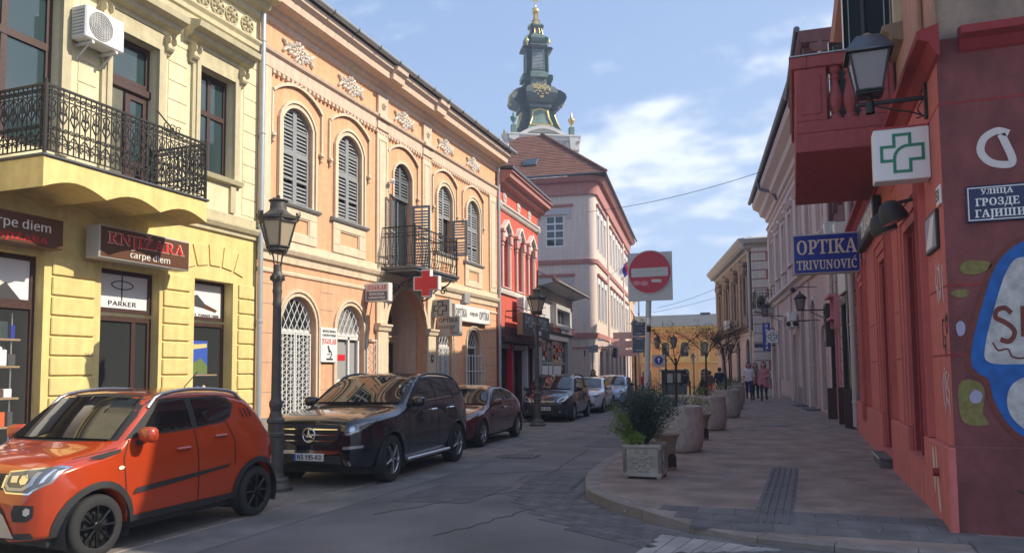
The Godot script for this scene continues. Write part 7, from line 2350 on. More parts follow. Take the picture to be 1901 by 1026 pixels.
func no_entry() -> void:
	var t := thing("no_entry_sign", "round red no entry sign on a grey square backing plate above the first planter", "road sign", V(-2.33, 0.13, -12.55), 0.0)
	var lean := Basis(Vector3.BACK, deg_to_rad(-2.4))
	var g := G.new()
	g.t = Transform3D(lean, Vector3())
	g.tube([V(0, 0, 0), V(0, 3.45, 0)], 0.046, 14)
	part(t, "post", g, "sign_grey")
	var top := lean * V(0.02, 3.20, 0.06)
	g = G.new()
	g.box(top + V(-0.365, -0.47, -0.012), top + V(0.365, 0.33, 0.004), 0.006)
	part(t, "backing_plate", g, "sign_grey")
	for y in [-0.28, 0.16]: part(t, "clamp", G.new().box(top + V(-0.08, y - 0.02, -0.12), top + V(0.08, y + 0.02, -0.013), 0.005), "steel")
	var disc := func(r: float, z0: float, z1: float) -> G:
		var p := PackedVector2Array()
		for k in 48: p.append(U(cos(TAU * k / 48) * r, sin(TAU * k / 48) * r))
		return G.new().prism(p, z0, z1)
	var dd := part(t, "rim", disc.call(0.362, 0.005, 0.022), "sign_grey")
	dd.position = top
	dd = part(t, "disc", disc.call(0.345, 0.022, 0.026), "noentry_red")
	dd.position = top
	dd = part(t, "white_bar", G.new().bx(-0.30, -0.075, 0.0262, 0.30, 0.07, 0.029), "sign_grey")
	dd.position = top
	g = G.new()
	for q in [[-0.22, 0.0], [-0.1, 0.01], [0.02, -0.01], [0.12, 0.015]]: g.band(curve([U(q[0], q[1] - 0.03), U(q[0] + 0.04, q[1] + 0.035), U(q[0] + 0.08, q[1] + 0.0), U(q[0] + 0.06, q[1] - 0.02)], 4), 0.006, 0.0292, 0.031)
	dd = part(t, "scrawl", g, "grey_plastic")
	dd.position = top
	dd = part(t, "sticker", G.new().face(PackedVector2Array([U(0.03, -0.12), U(0.19, -0.125), U(0.19, -0.18), U(0.03, -0.165)]), 0.0275), "sign_grey")
	dd.position = top
	for q in [[-0.22, -0.17, 0.05], [-0.09, -0.18, 0.055]]:
		var b := []
		for k in 8: b.append(U(q[0] + cos(TAU * k / 8) * q[2] * 1.3, q[1] + sin(TAU * k / 8) * q[2] * 0.8))
		dd = part(t, "sticker", G.new().face(PackedVector2Array(b), 0.0275), "candy_pink")
		dd.position = top
	for q in [[2.35, "white"], [2.22, "dark"], [2.05, "curtain"], [1.9, "sign_grey"], [1.76, "curtain"]]:
		g = G.new()
		g.t = Transform3D(lean, Vector3())
		var row0 := PackedVector3Array()
		var row1 := PackedVector3Array()
		for k in 8:
			var a := lerpf(-0.2, 1.9, k / 7.0)
			row0.append(V(cos(a) * 0.048, q[0], sin(a) * 0.048))
			row1.append(V(cos(a) * 0.048, q[0] + 0.10, sin(a) * 0.048))
		g.grid([row0, row1])
		part(t, "sticker", g, q[1])
func leaf_clump(g: G, rg: RandomNumberGenerator, c: Vector3, r: Vector3, n: int, size: float, aspect := 0.35) -> void:
	for k in n:
		var d := V(rg.randfn(), rg.randfn(), rg.randfn()).normalized() * pow(rg.randf(), 0.45)
		var p := c + d * r
		var ax := (d + V(rg.randf_range(-0.6, 0.6), rg.randf_range(-0.1, 0.9), rg.randf_range(-0.6, 0.6))).normalized()
		var sd := ax.cross(V(rg.randf_range(-1, 1), rg.randf_range(-1, 1), rg.randf_range(-1, 1))).normalized()
		var l := size * rg.randf_range(0.6, 1.3)
		var w := l * aspect
		g.quad(p - sd * w * 0.3, p + ax * l * 0.5 - sd * w * 0.5, p + ax * l, p + ax * l * 0.5 + sd * w * 0.5)
func planter(label: String, pos: Vector3) -> Node3D:
	var t := thing("square_planter", label, "planter", pos, deg_to_rad(1.0))
	var w := 0.285
	var h := 0.50
	var g := G.new()
	g.bx(-w + 0.02, 0.03, -w + 0.02, w - 0.02, h - 0.03, w - 0.02)
	part(t, "box", g, "planter_stone")
	for s in 4:
		g = G.new()
		g.t = Transform3D(Basis(Vector3.UP, PI / 2 * s), Vector3())
		g.bx(-w, h - 0.05, w - 0.045, w, h, w + 0.006, 0.01)
		g.bx(-w, 0.03, w - 0.03, w, 0.085, w + 0.004, 0.01)
		g.bx(-w - 0.003, 0.086, w - 0.05, -w + 0.05, h - 0.052, w + 0.002, 0.01)
		g.bx(w - 0.05, 0.087, w - 0.05, w + 0.002, h - 0.053, w + 0.003, 0.01)
		g.bx(-w + 0.005, 0, w - 0.08, -w + 0.075, 0.031, w - 0.005, 0.01)
		part(t, "frame", g, "planter_stone")
		g = G.new()
		g.t = Transform3D(Basis(Vector3.UP, PI / 2 * s), V(0, h * 0.5, 0)) * at(0, 0, w - 0.022)
		var ring := []
		for k in 16: ring.append(V(cos(TAU * k / 16) * 0.05, sin(TAU * k / 16) * 0.05, 0.012))
		g.tube(ring, 0.012, 6, -1, true)
		g.xbox(Transform3D(), V(0.03, 0.03, 0.04), 0.012)
		for k in 8:
			var a := TAU * k / 8
			g.xbox(Transform3D(Basis(Vector3.BACK, a), V(cos(a), sin(a), 0) * 0.105), V(0.085, 0.05, 0.03), 0.014)
			var a2 := a + PI / 8
			g.tube(Array(spiral(U(cos(a2) * 0.155, sin(a2) * 0.155), 0.04, a2, 0.9, 7)).map(func(q): return q + V(0, 0, 0.008)), 0.011, 5)
		part(t, "carved_rosette", g, "planter_stone")
	part(t, "soil", G.new().bx(-w + 0.03, h - 0.06, -w + 0.03, w - 0.03, h - 0.035, w - 0.03), "soil")
	return t
func plant(called: String, label: String, pos: Vector3, cat := "plant", grp := "") -> Node3D: return thing(called, label, cat, pos, 0.0, grp)
func planters() -> void:
	var rg := RandomNumberGenerator.new()
	rg.seed = 31
	var pz := V(-2.15, 0.13, -11.6)
	planter("square carved stone planter with rosettes, nearest the kerb corner", pz)
	var t := plant("juniper", "dense dark juniper bush growing in the square carved planter", pz + V(0.02, 0.47, -0.02))
	var g := G.new()
	var stems := []
	for k in 16:
		var a := TAU * k / 16.0 + rg.randf_range(-0.2, 0.2)
		var lean := rg.randf_range(0.08, 0.46)
		var hh := rg.randf_range(0.55, 0.88)
		stems.append([V(0.0, 0, 0), V(cos(a) * lean * 0.45, hh * 0.5, sin(a) * lean * 0.45), V(cos(a) * lean, hh, sin(a) * lean)])
		g.tube(curve(stems[k], 3), 0.012, 5, 0.004)
	part(t, "stem", g, "bark")
	var ga := G.new()
	var gb := G.new()
	for s in stems:
		for k in 9:
			var u := 0.25 + 0.75 * k / 8.0
			var p: Vector3 = s[0].lerp(s[1], u * 2.0) if u < 0.5 else s[1].lerp(s[2], u * 2.0 - 1.0)
			leaf_clump(ga if rg.randf() < 0.5 else gb, rg, p, V(0.14, 0.11, 0.14), 90, 0.045, 0.24)
	part(t, "foliage", ga, "juniper_a")
	part(t, "foliage", gb, "juniper_b")
	t = plant("green_shrub", "loose olive green shrub leaning over the kerb from the square planter", pz + V(-0.12, 0.47, 0.06))
	g = G.new()
	var gs := G.new()
	var gl := G.new()
	for k in 22:
		var a := rg.randf_range(PI * 0.55, PI * 1.45)
		var lean := rg.randf_range(0.12, 0.50)
		var hh := rg.randf_range(0.18, 0.62)
		var tip := V(cos(a) * lean, hh, sin(a) * lean)
		var mid := V(cos(a) * lean * 0.35, hh * 0.6, sin(a) * lean * 0.35)
		gs.tube(curve([V(rg.randf_range(-0.08, 0.08), 0, rg.randf_range(-0.1, 0.1)), mid, tip], 3), 0.006, 4, 0.002)
		for q in 7: leaf_clump(g, rg, mid.lerp(tip, q / 6.0), V(0.055, 0.05, 0.055), 9, 0.05, 0.35)
	for k in 14: leaf_clump(gl, rg, V(rg.randf_range(-0.16, 0.12), 0.06 + rg.randf() * 0.08, 0.12 + rg.randf_range(-0.1, 0.1)), V(0.07, 0.07, 0.06), 26, 0.055, 0.5)
	part(t, "stem", gs, "bark")
	part(t, "foliage", g, "shrub_a")
	part(t, "bright_leaves", gl, "shrub_b")
	urn("tall clay urn squeezed between the square planter and the big pot", V(-1.98, 0.14, -12.55), 0.22, 0.56)
	urn("small clay urn with an arched opening between the first two big pots", V(-2.0, walk_y(-2, -17.5), -17.6), 0.23, 0.56)
	bush("leafy low bush growing from the small clay urn", V(-2.08, walk_y(-2, -17.5) + 0.5, -17.6), 0.42, 0.5, rg)
	var zs := [-15.25, -20.3, -25.1, -29.7, -34.0]
	var xs := [-2.18, -2.15, -2.10, -2.28, -2.48]
	var nm := ["nearest of the big round stone pots, holding a bare spreading tree", "second big round stone pot from the kerb corner, with a straight thin tree", "third big round stone pot, with a dense reddish tree", "fourth big round stone pot along the footway", "farthest big round stone pot, by the walking women"]
	for i in 5:
		var p := V(xs[i], walk_y(xs[i], zs[i]), zs[i])
		var o := thing("stone_pot", nm[i], "planter", p, 0.0, "big round stone pots along the footway")
		part(o, "pot", G.new().lathe([[0.40, 0], [0.44, 0.02], [0.475, 0.10], [0.50, 0.26], [0.505, 0.42], [0.49, 0.62], [0.475, 0.82], [0.48, 0.86], [0.455, 0.87], [0.43, 0.84], [0.42, 0.80]], 40, true), "pot_stone")
		part(o, "soil", G.new().lathe([[0.43, 0.80], [0.001, 0.82]], 24), "soil")
		if i > 0: bush(["", "low green plants filling the second big pot", "low green plants filling the third big pot", "low green plants filling the fourth big pot", "low green plants filling the farthest big pot"][i], p + V(0, 0.80, 0), 0.46, 0.28, rg)
		else:
			bush("sparse low twigs around the bare tree in the first big pot", p + V(-0.1, 0.80, -0.1), 0.4, 0.3, rg, 60)
	tree("bare spreading young tree with few dark leaves in the first big pot", V(xs[0] - 0.02, walk_y(-2, zs[0]) + 0.8, zs[0]), 1.0, 1.75, 0.62, 3, 60, rg)
	tree("straight thin young tree in the second big pot", V(xs[1], walk_y(-2, zs[1]) + 0.8, zs[1]), 1.15, 1.8, 0.85, 5, 90, rg)
	tree("young tree with a dense reddish brown crown in the third big pot", V(xs[2] + 0.05, walk_y(-2, zs[2]) + 0.8, zs[2]), 1.1, 2.1, 0.60, 8, 420, rg)
	tree("slender leaning tree with wispy twigs in the fourth big pot", V(xs[3], walk_y(-2, zs[3]) + 0.8, zs[3]), 1.2, 2.3, 0.7, 4, 120, rg)
func urn(label: String, p: Vector3, r: float, h: float) -> void:
	var t := thing("clay_urn", label, "urn", p, 0.5, "clay urns between the big pots")
	part(t, "body", G.new().lathe([[r * 0.72, 0], [r * 0.74, h * 0.05], [r * 0.66, h * 0.12], [r * 0.62, h * 0.45], [r * 0.70, h * 0.7], [r * 0.86, h * 0.9], [r, h * 0.97], [r, h], [r * 0.9, h], [r * 0.8, h * 0.93]], 24, true), "urn_clay")
	part(t, "soil", G.new().lathe([[r * 0.84, h * 0.93], [0.001, h * 0.94]], 16), "soil")
	var g := G.new()
	var ar := []
	for k in 9: ar.append(U(cos(PI * k / 8) * r * 0.34, h * 0.30 + sin(PI * k / 8) * r * 0.40))
	ar.append(U(-r * 0.34, h * 0.06)); ar.append(U(r * 0.34, h * 0.06))
	for q in [0.35]:
		g.t = Transform3D(Basis(Vector3.UP, q), Vector3())
		g.prism(PackedVector2Array(ar), r * 0.40, r * 0.695)
	part(t, "arched_opening", g, "soil")
func bush(label: String, p: Vector3, r: float, h: float, rg: RandomNumberGenerator, n := 320) -> void:
	var t := plant("low_bush", label, p, "plant", "low plants in the pots")
	var g := G.new()
	var gb := G.new()
	var st := G.new()
	for k in 18:
		var a := rg.randf() * TAU
		var l := r * sqrt(rg.randf()) * 0.9
		var tip := V(cos(a) * l, h * rg.randf_range(0.5, 1.1), sin(a) * l)
		st.tube([V(tip.x * 0.3, 0, tip.z * 0.3), tip * V(0.8, 0.6, 0.8), tip], 0.005, 4, 0.002)
		leaf_clump(g if k % 2 else gb, rg, tip * 0.8, V(r * 0.3, h * 0.35, r * 0.3), n / 18, 0.055, 0.4)
	part(t, "stem", st, "bark")
	part(t, "foliage", g, "shrub_a")
	part(t, "foliage", gb, "shrub_c")
func tree(label: String, p: Vector3, fork: float, h: float, spread: float, limbs: int, leaves: int, rg: RandomNumberGenerator) -> void:
	var t := thing("young_tree", label, "tree", p, 0.0, "young trees in the stone pots")
	var tr := G.new()
	var fk := V(rg.randf_range(-0.03, 0.03), fork, rg.randf_range(-0.03, 0.03))
	tr.tube(curve([V(0, 0, 0), V(0.015, fork * 0.5, 0.01), fk], 4), 0.032, 8, 0.022)
	part(t, "trunk", tr, "bark")
	var br := G.new()
	var lf := G.new()
	var tips := []
	for k in limbs:
		var a := TAU * k / limbs + rg.randf_range(-0.35, 0.35) + 0.4
		var start := fk - V(0, rg.randf_range(0.0, fork * 0.25), 0)
		var e := V(cos(a) * spread * rg.randf_range(0.7, 1.05), fork + (h - fork) * rg.randf_range(0.55, 1.0), sin(a) * spread * rg.randf_range(0.7, 1.05))
		var m := start.lerp(e, 0.45) + V(rg.randf_range(-0.08, 0.08), 0.10, rg.randf_range(-0.08, 0.08))
		var c := curve([start, m, e], 6)
		br.tube(c, 0.013, 6, 0.004)
		tips.append(e)
		for j in 7:
			var u := 0.3 + 0.1 * j
			var o: Vector3 = c[int(u * (c.size() - 1))]
			var b := a + rg.randf_range(-1.4, 1.4)
			var l := rg.randf_range(0.22, 0.5) * spread / 0.62
			var e2 := o + V(cos(b) * l, rg.randf_range(-0.02, 0.32), sin(b) * l)
			var c2 := curve([o, o.lerp(e2, 0.5) + V(rg.randf_range(-0.04, 0.04), 0.03, rg.randf_range(-0.04, 0.04)), e2], 4)
			br.tube(c2, 0.0065, 5, 0.002)
			tips.append(e2)
			for q in 6:
				var o3: Vector3 = c2[1 + q]
				var e3 := o3 + V(rg.randf_range(-0.16, 0.16), rg.randf_range(0.0, 0.18), rg.randf_range(-0.16, 0.16))
				br.tube([o3, o3.lerp(e3, 0.5) + V(0.01, -0.012, 0.01), e3], 0.003, 4, 0.0015)
				tips.append(e3)
	part(t, "branches", br, "bark")
	for k in leaves: leaf_clump(lf, rg, tips[rg.randi() % tips.size()], V(0.05, 0.05, 0.05), 1 if leaves < 200 else 2, 0.06, 0.5)
	part(t, "leaves", lf, "leaf_brown")
func far_furniture() -> void:
	var t := thing("sign_board", "dark backs of two road signs on one tall pole past the parked cars", "road sign", V(-8.35, 0, -44.0), 0.15)
	part(t, "pole", cyl(V(0, 0, 0), V(0, 6.2, 0), 0.045, 8), "steel")
	for q in [[3.72, 4.5], [2.75, 3.65]]:
		part(t, "panel", G.new().bx(-0.38, q[0], 0.05, 0.36, q[1], 0.08, 0.01), "shutter_dark")
		for y in [q[0] + 0.12, q[1] - 0.12]: part(t, "clamp", G.new().bx(-0.2, y, 0.0801, 0.2, y + 0.03, 0.1), "steel")
	t = thing("direction_boards", "three pale finger boards stacked on a dark post before the pink house", "road sign", V(-8.75, 0, -45.5), 0.08)
	part(t, "post", cyl(V(0.1, 0, 0), V(0.1, 4.3, 0), 0.06, 8), "iron")
	for k in 3: part(t, "board", G.new().bx(-1.45 + 0.06 * k, 3.62 - 0.52 * k, 0.03, 0.02, 4.02 - 0.52 * k, 0.08, 0.01), "pale_pink")
	t = thing("street_lamp", "black lantern post beside the dark sign backs", "street lamp", V(-9.0, 0, -46.0), 0.0, "lantern posts in the square")
	lantern_post(t, 4.0, 1)
	t = thing("street_lamp", "twin lantern post standing in the sunlit square behind the bare tree", "street lamp", V(-7.95, -0.02, -51.0), 0.0, "lantern posts in the square")
	lantern_post(t, 3.2, 2)
	t = thing("street_lamp", "small lantern post farthest away before the orange front", "street lamp", V(-8.2, -0.55, -68.0), 0.0, "lantern posts in the square")
	lantern_post(t, 2.9, 1)
	t = thing("cycle_sign", "round blue sign on a white square plate at the edge of the square", "road sign", V(-8.3, 0, -50.4), 0.0)
	part(t, "pole", cyl(V(0, 0, 0), V(0, 2.5, 0), 0.04, 8), "white_metal")
	part(t, "plate", G.new().bx(-0.42, 1.95, 0.045, 0.42, 2.75, 0.065, 0.01), "sign_grey")
	var p := PackedVector2Array()
	for k in 24: p.append(U(cos(TAU * k / 24) * 0.27, 2.38 + sin(TAU * k / 24) * 0.27))
	part(t, "disc", G.new().prism(p, 0.066, 0.072), "cobalt")
	part(t, "arrow", G.new().face(PackedVector2Array([U(-0.04, 2.22), U(0.04, 2.22), U(0.04, 2.42), U(0.12, 2.42), U(0, 2.56), U(-0.12, 2.42), U(-0.04, 2.42)]), 0.074), "white")
	t = thing("kiosk", "dark street kiosk in the square before the orange front", "kiosk", V(-8.0, -0.1, -55.0), 0.1)
	part(t, "body", G.new().bx(-0.85, 0, -0.8, 0.85, 1.75, 0.8, 0.03), "black_board")
	part(t, "roof", G.new().bx(-0.95, 1.75, -0.9, 0.95, 1.86, 0.9, 0.02), "dark_zinc")
	for x in [-0.5, 0.05]: part(t, "notice", G.new().bx(x, 0.95, 0.80, x + 0.42, 1.6, 0.81, 0.004), "sign_grey")
	part(t, "shutter", G.new().bx(-0.7, 0.15, 0.80, 0.7, 0.8, 0.81), "shutter_dark")
	for q in [[-5.8, -52.5, "low dark cone shaped shrub in the square, nearest the kiosk"], [-4.55, -52.0, "low dark cone shaped shrub in the square, nearest the walking couple"]]:
		t = plant("cone_shrub", q[2], V(q[0], -0.02, q[1]), "shrub", "cone shrubs in the square")
		var rg := RandomNumberGenerator.new()
		rg.seed = int(-q[0] * 10)
		var g := G.new()
		for k in 9: leaf_clump(g, rg, V(0, 0.25 + 0.09 * k, 0), V(0.36 - 0.033 * k, 0.12, 0.36 - 0.033 * k), 60, 0.12, 0.6)
		part(t, "foliage", g, "juniper_b")
		part(t, "pot", G.new().lathe([[0.22, 0], [0.28, 0.25], [0.2, 0.25]], 10), "iron")
	for k in 7:
		t = thing("bollard", "slim dark iron bollard on the square edge, number %s from the kiosk" % ["one", "two", "three", "four", "five", "six", "seven"][k], "bollard", V(-7.4 + 0.95 * k, -0.01, -51.2), 0.0, "iron bollards along the square")
		part(t, "post", G.new().lathe([[0.09, 0], [0.06, 0.1], [0.05, 0.85], [0.075, 0.9], [0.06, 1.0], [0.001, 1.05]], 10, true), "iron")
	t = thing("low_wall", "long pale low stone kerb edging the sunlit square", "low wall", V(-6, 0, -50.0), 0.0)
	for k in 10: piece(t, "block", G.new().bx(-3.2 + 0.72 * k, -0.02, -0.15, -2.5 + 0.72 * k, 0.14, 0.15, 0.02).mesh(), "white_stucco", Transform3D())
	t = thing("traffic_light", "grey traffic light on a gallows arm before the rounded pink corner", "traffic light", V(-9.35, 0.06, -38.6), 0.0)
	part(t, "pole", cyl(V(-0.42, 0, 0), V(-0.42, 2.95, 0), 0.04, 8), "grey_plastic")
	part(t, "arm", cyl(V(-0.42, 2.88, 0), V(0.82, 2.88, 0), 0.03, 8), "grey_plastic")
	part(t, "panel", G.new().bx(-0.65, 2.62, -0.04, -0.44, 2.95, 0.04, 0.01).bx(-0.40, 2.62, -0.04, -0.14, 3.0, 0.04, 0.01), "grey_plastic")
	part(t, "signal_head", G.new().bx(0.66, 2.32, -0.1, 0.88, 2.84, 0.1, 0.03), "shutter_dark")
	for k in 3: part(t, "signal_hood", G.new().lathe([[0.065, 0.0], [0.07, 0.09]], 10), "iron", "", V(0.77, 2.70 - 0.15 * k, 0.10))
	var wires := [["thin black wire from the pink corner up to the rose eaves", V(-10.9, 10.9, -42.6), V(-1.2, 10.9, -37.0), 0.25], ["thin black wire over the square, lower of two", V(-9.9, 6.6, -60.0), V(-3.9, 8.0, -56.0), 0.2], ["faint thin wire over the square behind the no entry sign", V(-12.0, 7.0, -70.0), V(-4.5, 7.9, -64.0), 0.1]]
	for w in wires:
		t = thing("overhead_wire", w[0], "wire", Vector3.ZERO, 0.0, "wires over the street")
		var pts := []
		for k in 17:
			var u := k / 16.0
			pts.append(w[1].lerp(w[2], u) - V(0, 4 * w[3] * u * (1 - u), 0))
		part(t, "strand", G.new().tube(pts, 0.014, 5), "iron")
func lantern_post(t: Node3D, h: float, heads: int) -> void:
	part(t, "post", G.new().lathe([[0.14, 0], [0.12, 0.3], [0.06, 0.5], [0.045, h - 0.1], [0.06, h]], 10), "iron")
	for k in heads:
		var x := 0.0 if heads == 1 else -0.55 + 1.1 * k
		var o := part(t, "lantern", G.new().lathe([[0.12, h], [0.24, h + 0.55]], 6), "lantern_glass", "", V(x, 0, 0))
		piece(o, "roof", G.new().lathe([[0.27, h + 0.55], [0.14, h + 0.72], [0.05, h + 0.8], [0.001, h + 0.95]], 8).mesh(), "iron", Transform3D())
	if heads > 1: part(t, "arm", G.new().bar(V(-0.6, h - 0.02, 0), V(0.6, h - 0.02, 0), 0.04, 0.04), "iron")
func figure(called: String, label: String, pos: Vector3, turn: float, bones: Array, cols: Array, cell := 0.016) -> void:
	var lo := V(9, 9, 9)
	var hi := -lo
	for b in bones:
		for q in [[b[0], b[2]], [b[1], b[3]]]:
			lo = lo.min(q[0] - Vector3.ONE * (q[1] + 0.06))
			hi = hi.max(q[0] + Vector3.ONE * (q[1] + 0.06))
	var nx := int((hi.x - lo.x) / cell) + 2
	var ny := int((hi.y - lo.y) / cell) + 2
	var nz := int((hi.z - lo.z) / cell) + 2
	var f := PackedFloat32Array()
	f.resize(nx * ny * nz)
	var best := PackedFloat32Array()
	best.resize(nx * ny * nz)
	best.fill(9.0)
	var who := PackedByteArray()
	who.resize(nx * ny * nz)
	var k := 46.0
	for b in bones:
		var A: Vector3 = b[0]
		var B: Vector3 = b[1]
		var ra: float = b[2]
		var rb: float = b[3]
		var m := maxf(ra, rb) + 0.055
		var p0 := ((A.min(B) - Vector3.ONE * m - lo) / cell).floor().max(Vector3.ZERO)
		var p1 := ((A.max(B) + Vector3.ONE * m - lo) / cell).ceil().min(V(nx - 1, ny - 1, nz - 1))
		var ab := B - A
		var l2 := maxf(1e-6, ab.length_squared())
		for z in range(int(p0.z), int(p1.z) + 1):
			for y in range(int(p0.y), int(p1.y) + 1):
				var id := (z * ny + y) * nx + int(p0.x)
				for x in range(int(p0.x), int(p1.x) + 1):
					var p := lo + V(x, y, z) * cell
					var u := clampf((p - A).dot(ab) / l2, 0.0, 1.0)
					var d := (p - A - ab * u).length() - lerpf(ra, rb, u)
					if d < 0.055:
						f[id] += exp(-k * d)
						if d < best[id]:
							best[id] = d
							who[id] = b[4]
					id += 1
	var vid := {}
	var V := []
	var N := []
	var C := []
	var tri := []
	for z in nz - 1:
		for y in ny - 1:
			for x in nx - 1:
				var id := (z * ny + y) * nx + x
				var mask := 0
				if f[id] > 1.0: mask |= 1
				if f[id + 1] > 1.0: mask |= 2
				if f[id + nx] > 1.0: mask |= 4
				if f[id + nx + 1] > 1.0: mask |= 8
				if f[id + nx * ny] > 1.0: mask |= 16
				if f[id + nx * ny + 1] > 1.0: mask |= 32
				if f[id + nx * ny + nx] > 1.0: mask |= 64
				if f[id + nx * ny + nx + 1] > 1.0: mask |= 128
				if mask == 0 or mask == 255: continue
				var acc := Vector3()
				var n := 0
				var cb := 9.0
				var cw := 0
				for e in 12:
					var ax := e / 4
					var o1 := (ax + 1) % 3
					var o2 := (ax + 2) % 3
					var a := Vector3i()
					a[o1] = e & 1
					a[o2] = (e >> 1) & 1
					var c := a
					c[ax] = 1
					var ia := id + a.x + a.y * nx + a.z * nx * ny
					var ic := id + c.x + c.y * nx + c.z * nx * ny
					var fa := f[ia]
					var fc := f[ic]
					if (fa > 1.0) != (fc > 1.0):
						var la := log(maxf(fa, 0.05))
						var lc := log(maxf(fc, 0.05))
						var u := clampf(la / (la - lc), 0.0, 1.0)
						acc += Vector3(a) + (Vector3(c) - Vector3(a)) * u
						n += 1
					if best[ia] < cb:
						cb = best[ia]
						cw = who[ia]
				vid[id] = V.size()
				V.append(lo + (V(x, y, z) + acc / maxf(1, n)) * cell)
				N.append(Vector3())
				C.append(cw)
	for id in vid:
		var x: int = id % nx
		var y: int = (id / nx) % ny
		var z: int = id / (nx * ny)
		if x == 0 or y == 0 or z == 0: continue
		var i0 := f[id] > 1.0
		for ax in 3:
			var step: int = [1, nx, nx * ny][ax]
			var s1: int = [nx, nx * ny, 1][ax]
			var s2: int = [nx * ny, 1, nx][ax]
			var i1 := f[id + step] > 1.0
			if i0 == i1: continue
			var q := [id - s1 - s2, id - s2, id, id - s1]
			if not (vid.has(q[0]) and vid.has(q[1]) and vid.has(q[3])): continue
			var w := [vid[q[0]], vid[q[1]], vid[q[2]], vid[q[3]]]
			if not i0: w.reverse()
			tri.append([w[0], w[1], w[2]])
			tri.append([w[0], w[2], w[3]])
	for q in tri:
		var nn: Vector3 = (V[q[1]] - V[q[0]]).cross(V[q[2]] - V[q[0]])
		for w in q: N[w] += nn
	var g := G.new()
	g.colored = true
	for q in tri:
		g.col = cols[C[q[0]]]
		g.tris(V[q[0]], V[q[1]], V[q[2]], N[q[0]].normalized(), N[q[1]].normalized(), N[q[2]].normalized())
	var o := MeshInstance3D.new()
	o.name = numbered(called)
	o.mesh = g.mesh()
	o.material_override = M["people"]
	o.position = pos
	o.rotation.y = turn
	o.set_meta("label", label)
	o.set_meta("category", "person")
	add_child(o, true)
func person(label: String, pos: Vector3, turn: float, h: float, cols: Array, o: Dictionary) -> void:
	var s := h / 1.70
	var st: float = o.get("stride", 0.0)
	var wide: float = o.get("wide", 1.0)
	var B := []
	var v := func(x: float, y: float, z: float) -> Vector3: return V(x * s, y * s, z * s)
	var bn := func(a: Vector3, b: Vector3, ra: float, rb: float, c: int) -> void: B.append([a, b, ra * s, rb * s, c])
	bn.call(v.call(0, 1.585, 0.0), v.call(0, 1.60, 0.012), 0.085, 0.088, 0)
	bn.call(v.call(0, 1.53, 0.035), v.call(0, 1.545, 0.035), 0.052, 0.06, 0)
	bn.call(v.call(0, 1.575, 0.095), v.call(0, 1.555, 0.105), 0.010, 0.013, 0)
	for q in [-1.0, 1.0]: bn.call(v.call(q * 0.085, 1.575, -0.005), v.call(q * 0.087, 1.55, 0.0), 0.014, 0.010, 0)
	bn.call(v.call(0, 1.62, -0.02), v.call(0, 1.635, 0.0), 0.095, 0.088, 1)
	if o.get("hair", "long") == "long":
		for q in [-1.0, 1.0]: bn.call(v.call(q * 0.06, 1.60, -0.03), v.call(q * 0.075, 1.36, -0.02), 0.055, 0.035, 1)
		bn.call(v.call(0, 1.57, -0.06), v.call(0, 1.36, -0.07), 0.075, 0.05, 1)
	else:
		bn.call(v.call(0, 1.58, -0.045), v.call(0, 1.55, -0.05), 0.075, 0.06, 1)
	if o.get("glasses", false): bn.call(v.call(-0.06, 1.585, 0.085), v.call(0.06, 1.585, 0.085), 0.018, 0.018, 4)
	bn.call(v.call(0, 1.40, -0.005), v.call(0, 1.52, 0.0), 0.052, 0.048, 0)
	bn.call(v.call(-0.12 * wide, 1.36, 0), v.call(0.12 * wide, 1.36, 0), 0.065, 0.065, 2)
	for q in [-1.0, 1.0]:
		bn.call(v.call(q * 0.075 * wide, 1.27, 0.01), v.call(q * 0.06 * wide, 1.08, 0.0), 0.095 * wide, 0.085 * wide, 2)
		bn.call(v.call(q * 0.06 * wide, 1.08, 0.0), v.call(q * 0.075 * wide, 0.92, 0.0), 0.085 * wide, 0.10 * wide, 2)
	var coat: float = o.get("coat", 0.0)
	if coat > 0.0:
		for q in [-1.0, 1.0]: bn.call(v.call(q * 0.08, 0.95, 0.0), v.call(q * 0.095, 0.92 - coat, 0.0), 0.105, 0.125, 2)
	for q in [-1.0, 1.0]:
		var d: float = st * q
		var hip: Vector3 = v.call(q * 0.085, 0.90, 0.0)
		var knee: Vector3 = v.call(q * 0.088, 0.49 + 0.01 * absf(d), d * 0.55 + 0.03)
		var ank: Vector3 = v.call(q * 0.09, 0.09 + (0.05 if d < 0 else 0.0), d)
		bn.call(hip, knee, 0.088, 0.058, 3)
		bn.call(knee, ank, 0.056, 0.038, 3)
		bn.call(ank + v.call(0, -0.05, -0.03), ank + v.call(0, -0.055, 0.13), 0.036, 0.030, 4)
	for q in [-1.0, 1.0]:
		var sw: float = -st * q * 0.7
		var sh: Vector3 = v.call(q * 0.175 * wide, 1.355, 0)
		var el: Vector3 = v.call(q * (0.215 * wide + 0.01), 1.09, sw * 0.3 - 0.02)
		var wr: Vector3 = v.call(q * (0.205 * wide + 0.02), 0.87, sw + 0.05)
		var bend: float = o.get("arm_bend", 0.0) if q > 0 else 0.0
		if bend > 0.0: wr = v.call(q * 0.10, 1.05, 0.20)
		bn.call(sh, el, 0.055, 0.044, 2)
		bn.call(el, wr, 0.043, 0.03, 2 if o.get("sleeves", true) else 0)
		var dir := (wr - el).normalized()
		bn.call(wr, wr + dir * 0.07 * s, 0.028, 0.032, 0)
		for fi in 4: bn.call(wr + dir * 0.075 * s + V((fi - 1.5) * 0.004, 0, (fi - 1.5) * 0.018) * s, wr + dir * (0.15 - 0.012 * absf(fi - 1.4)) * s + V(-q * 0.012, 0, (fi - 1.5) * 0.016 + 0.01) * s, 0.0095, 0.008, 0)
		bn.call(wr + dir * 0.025 * s, wr + dir * 0.07 * s + V(-q * 0.01, 0, 0.05) * s, 0.011, 0.009, 0)
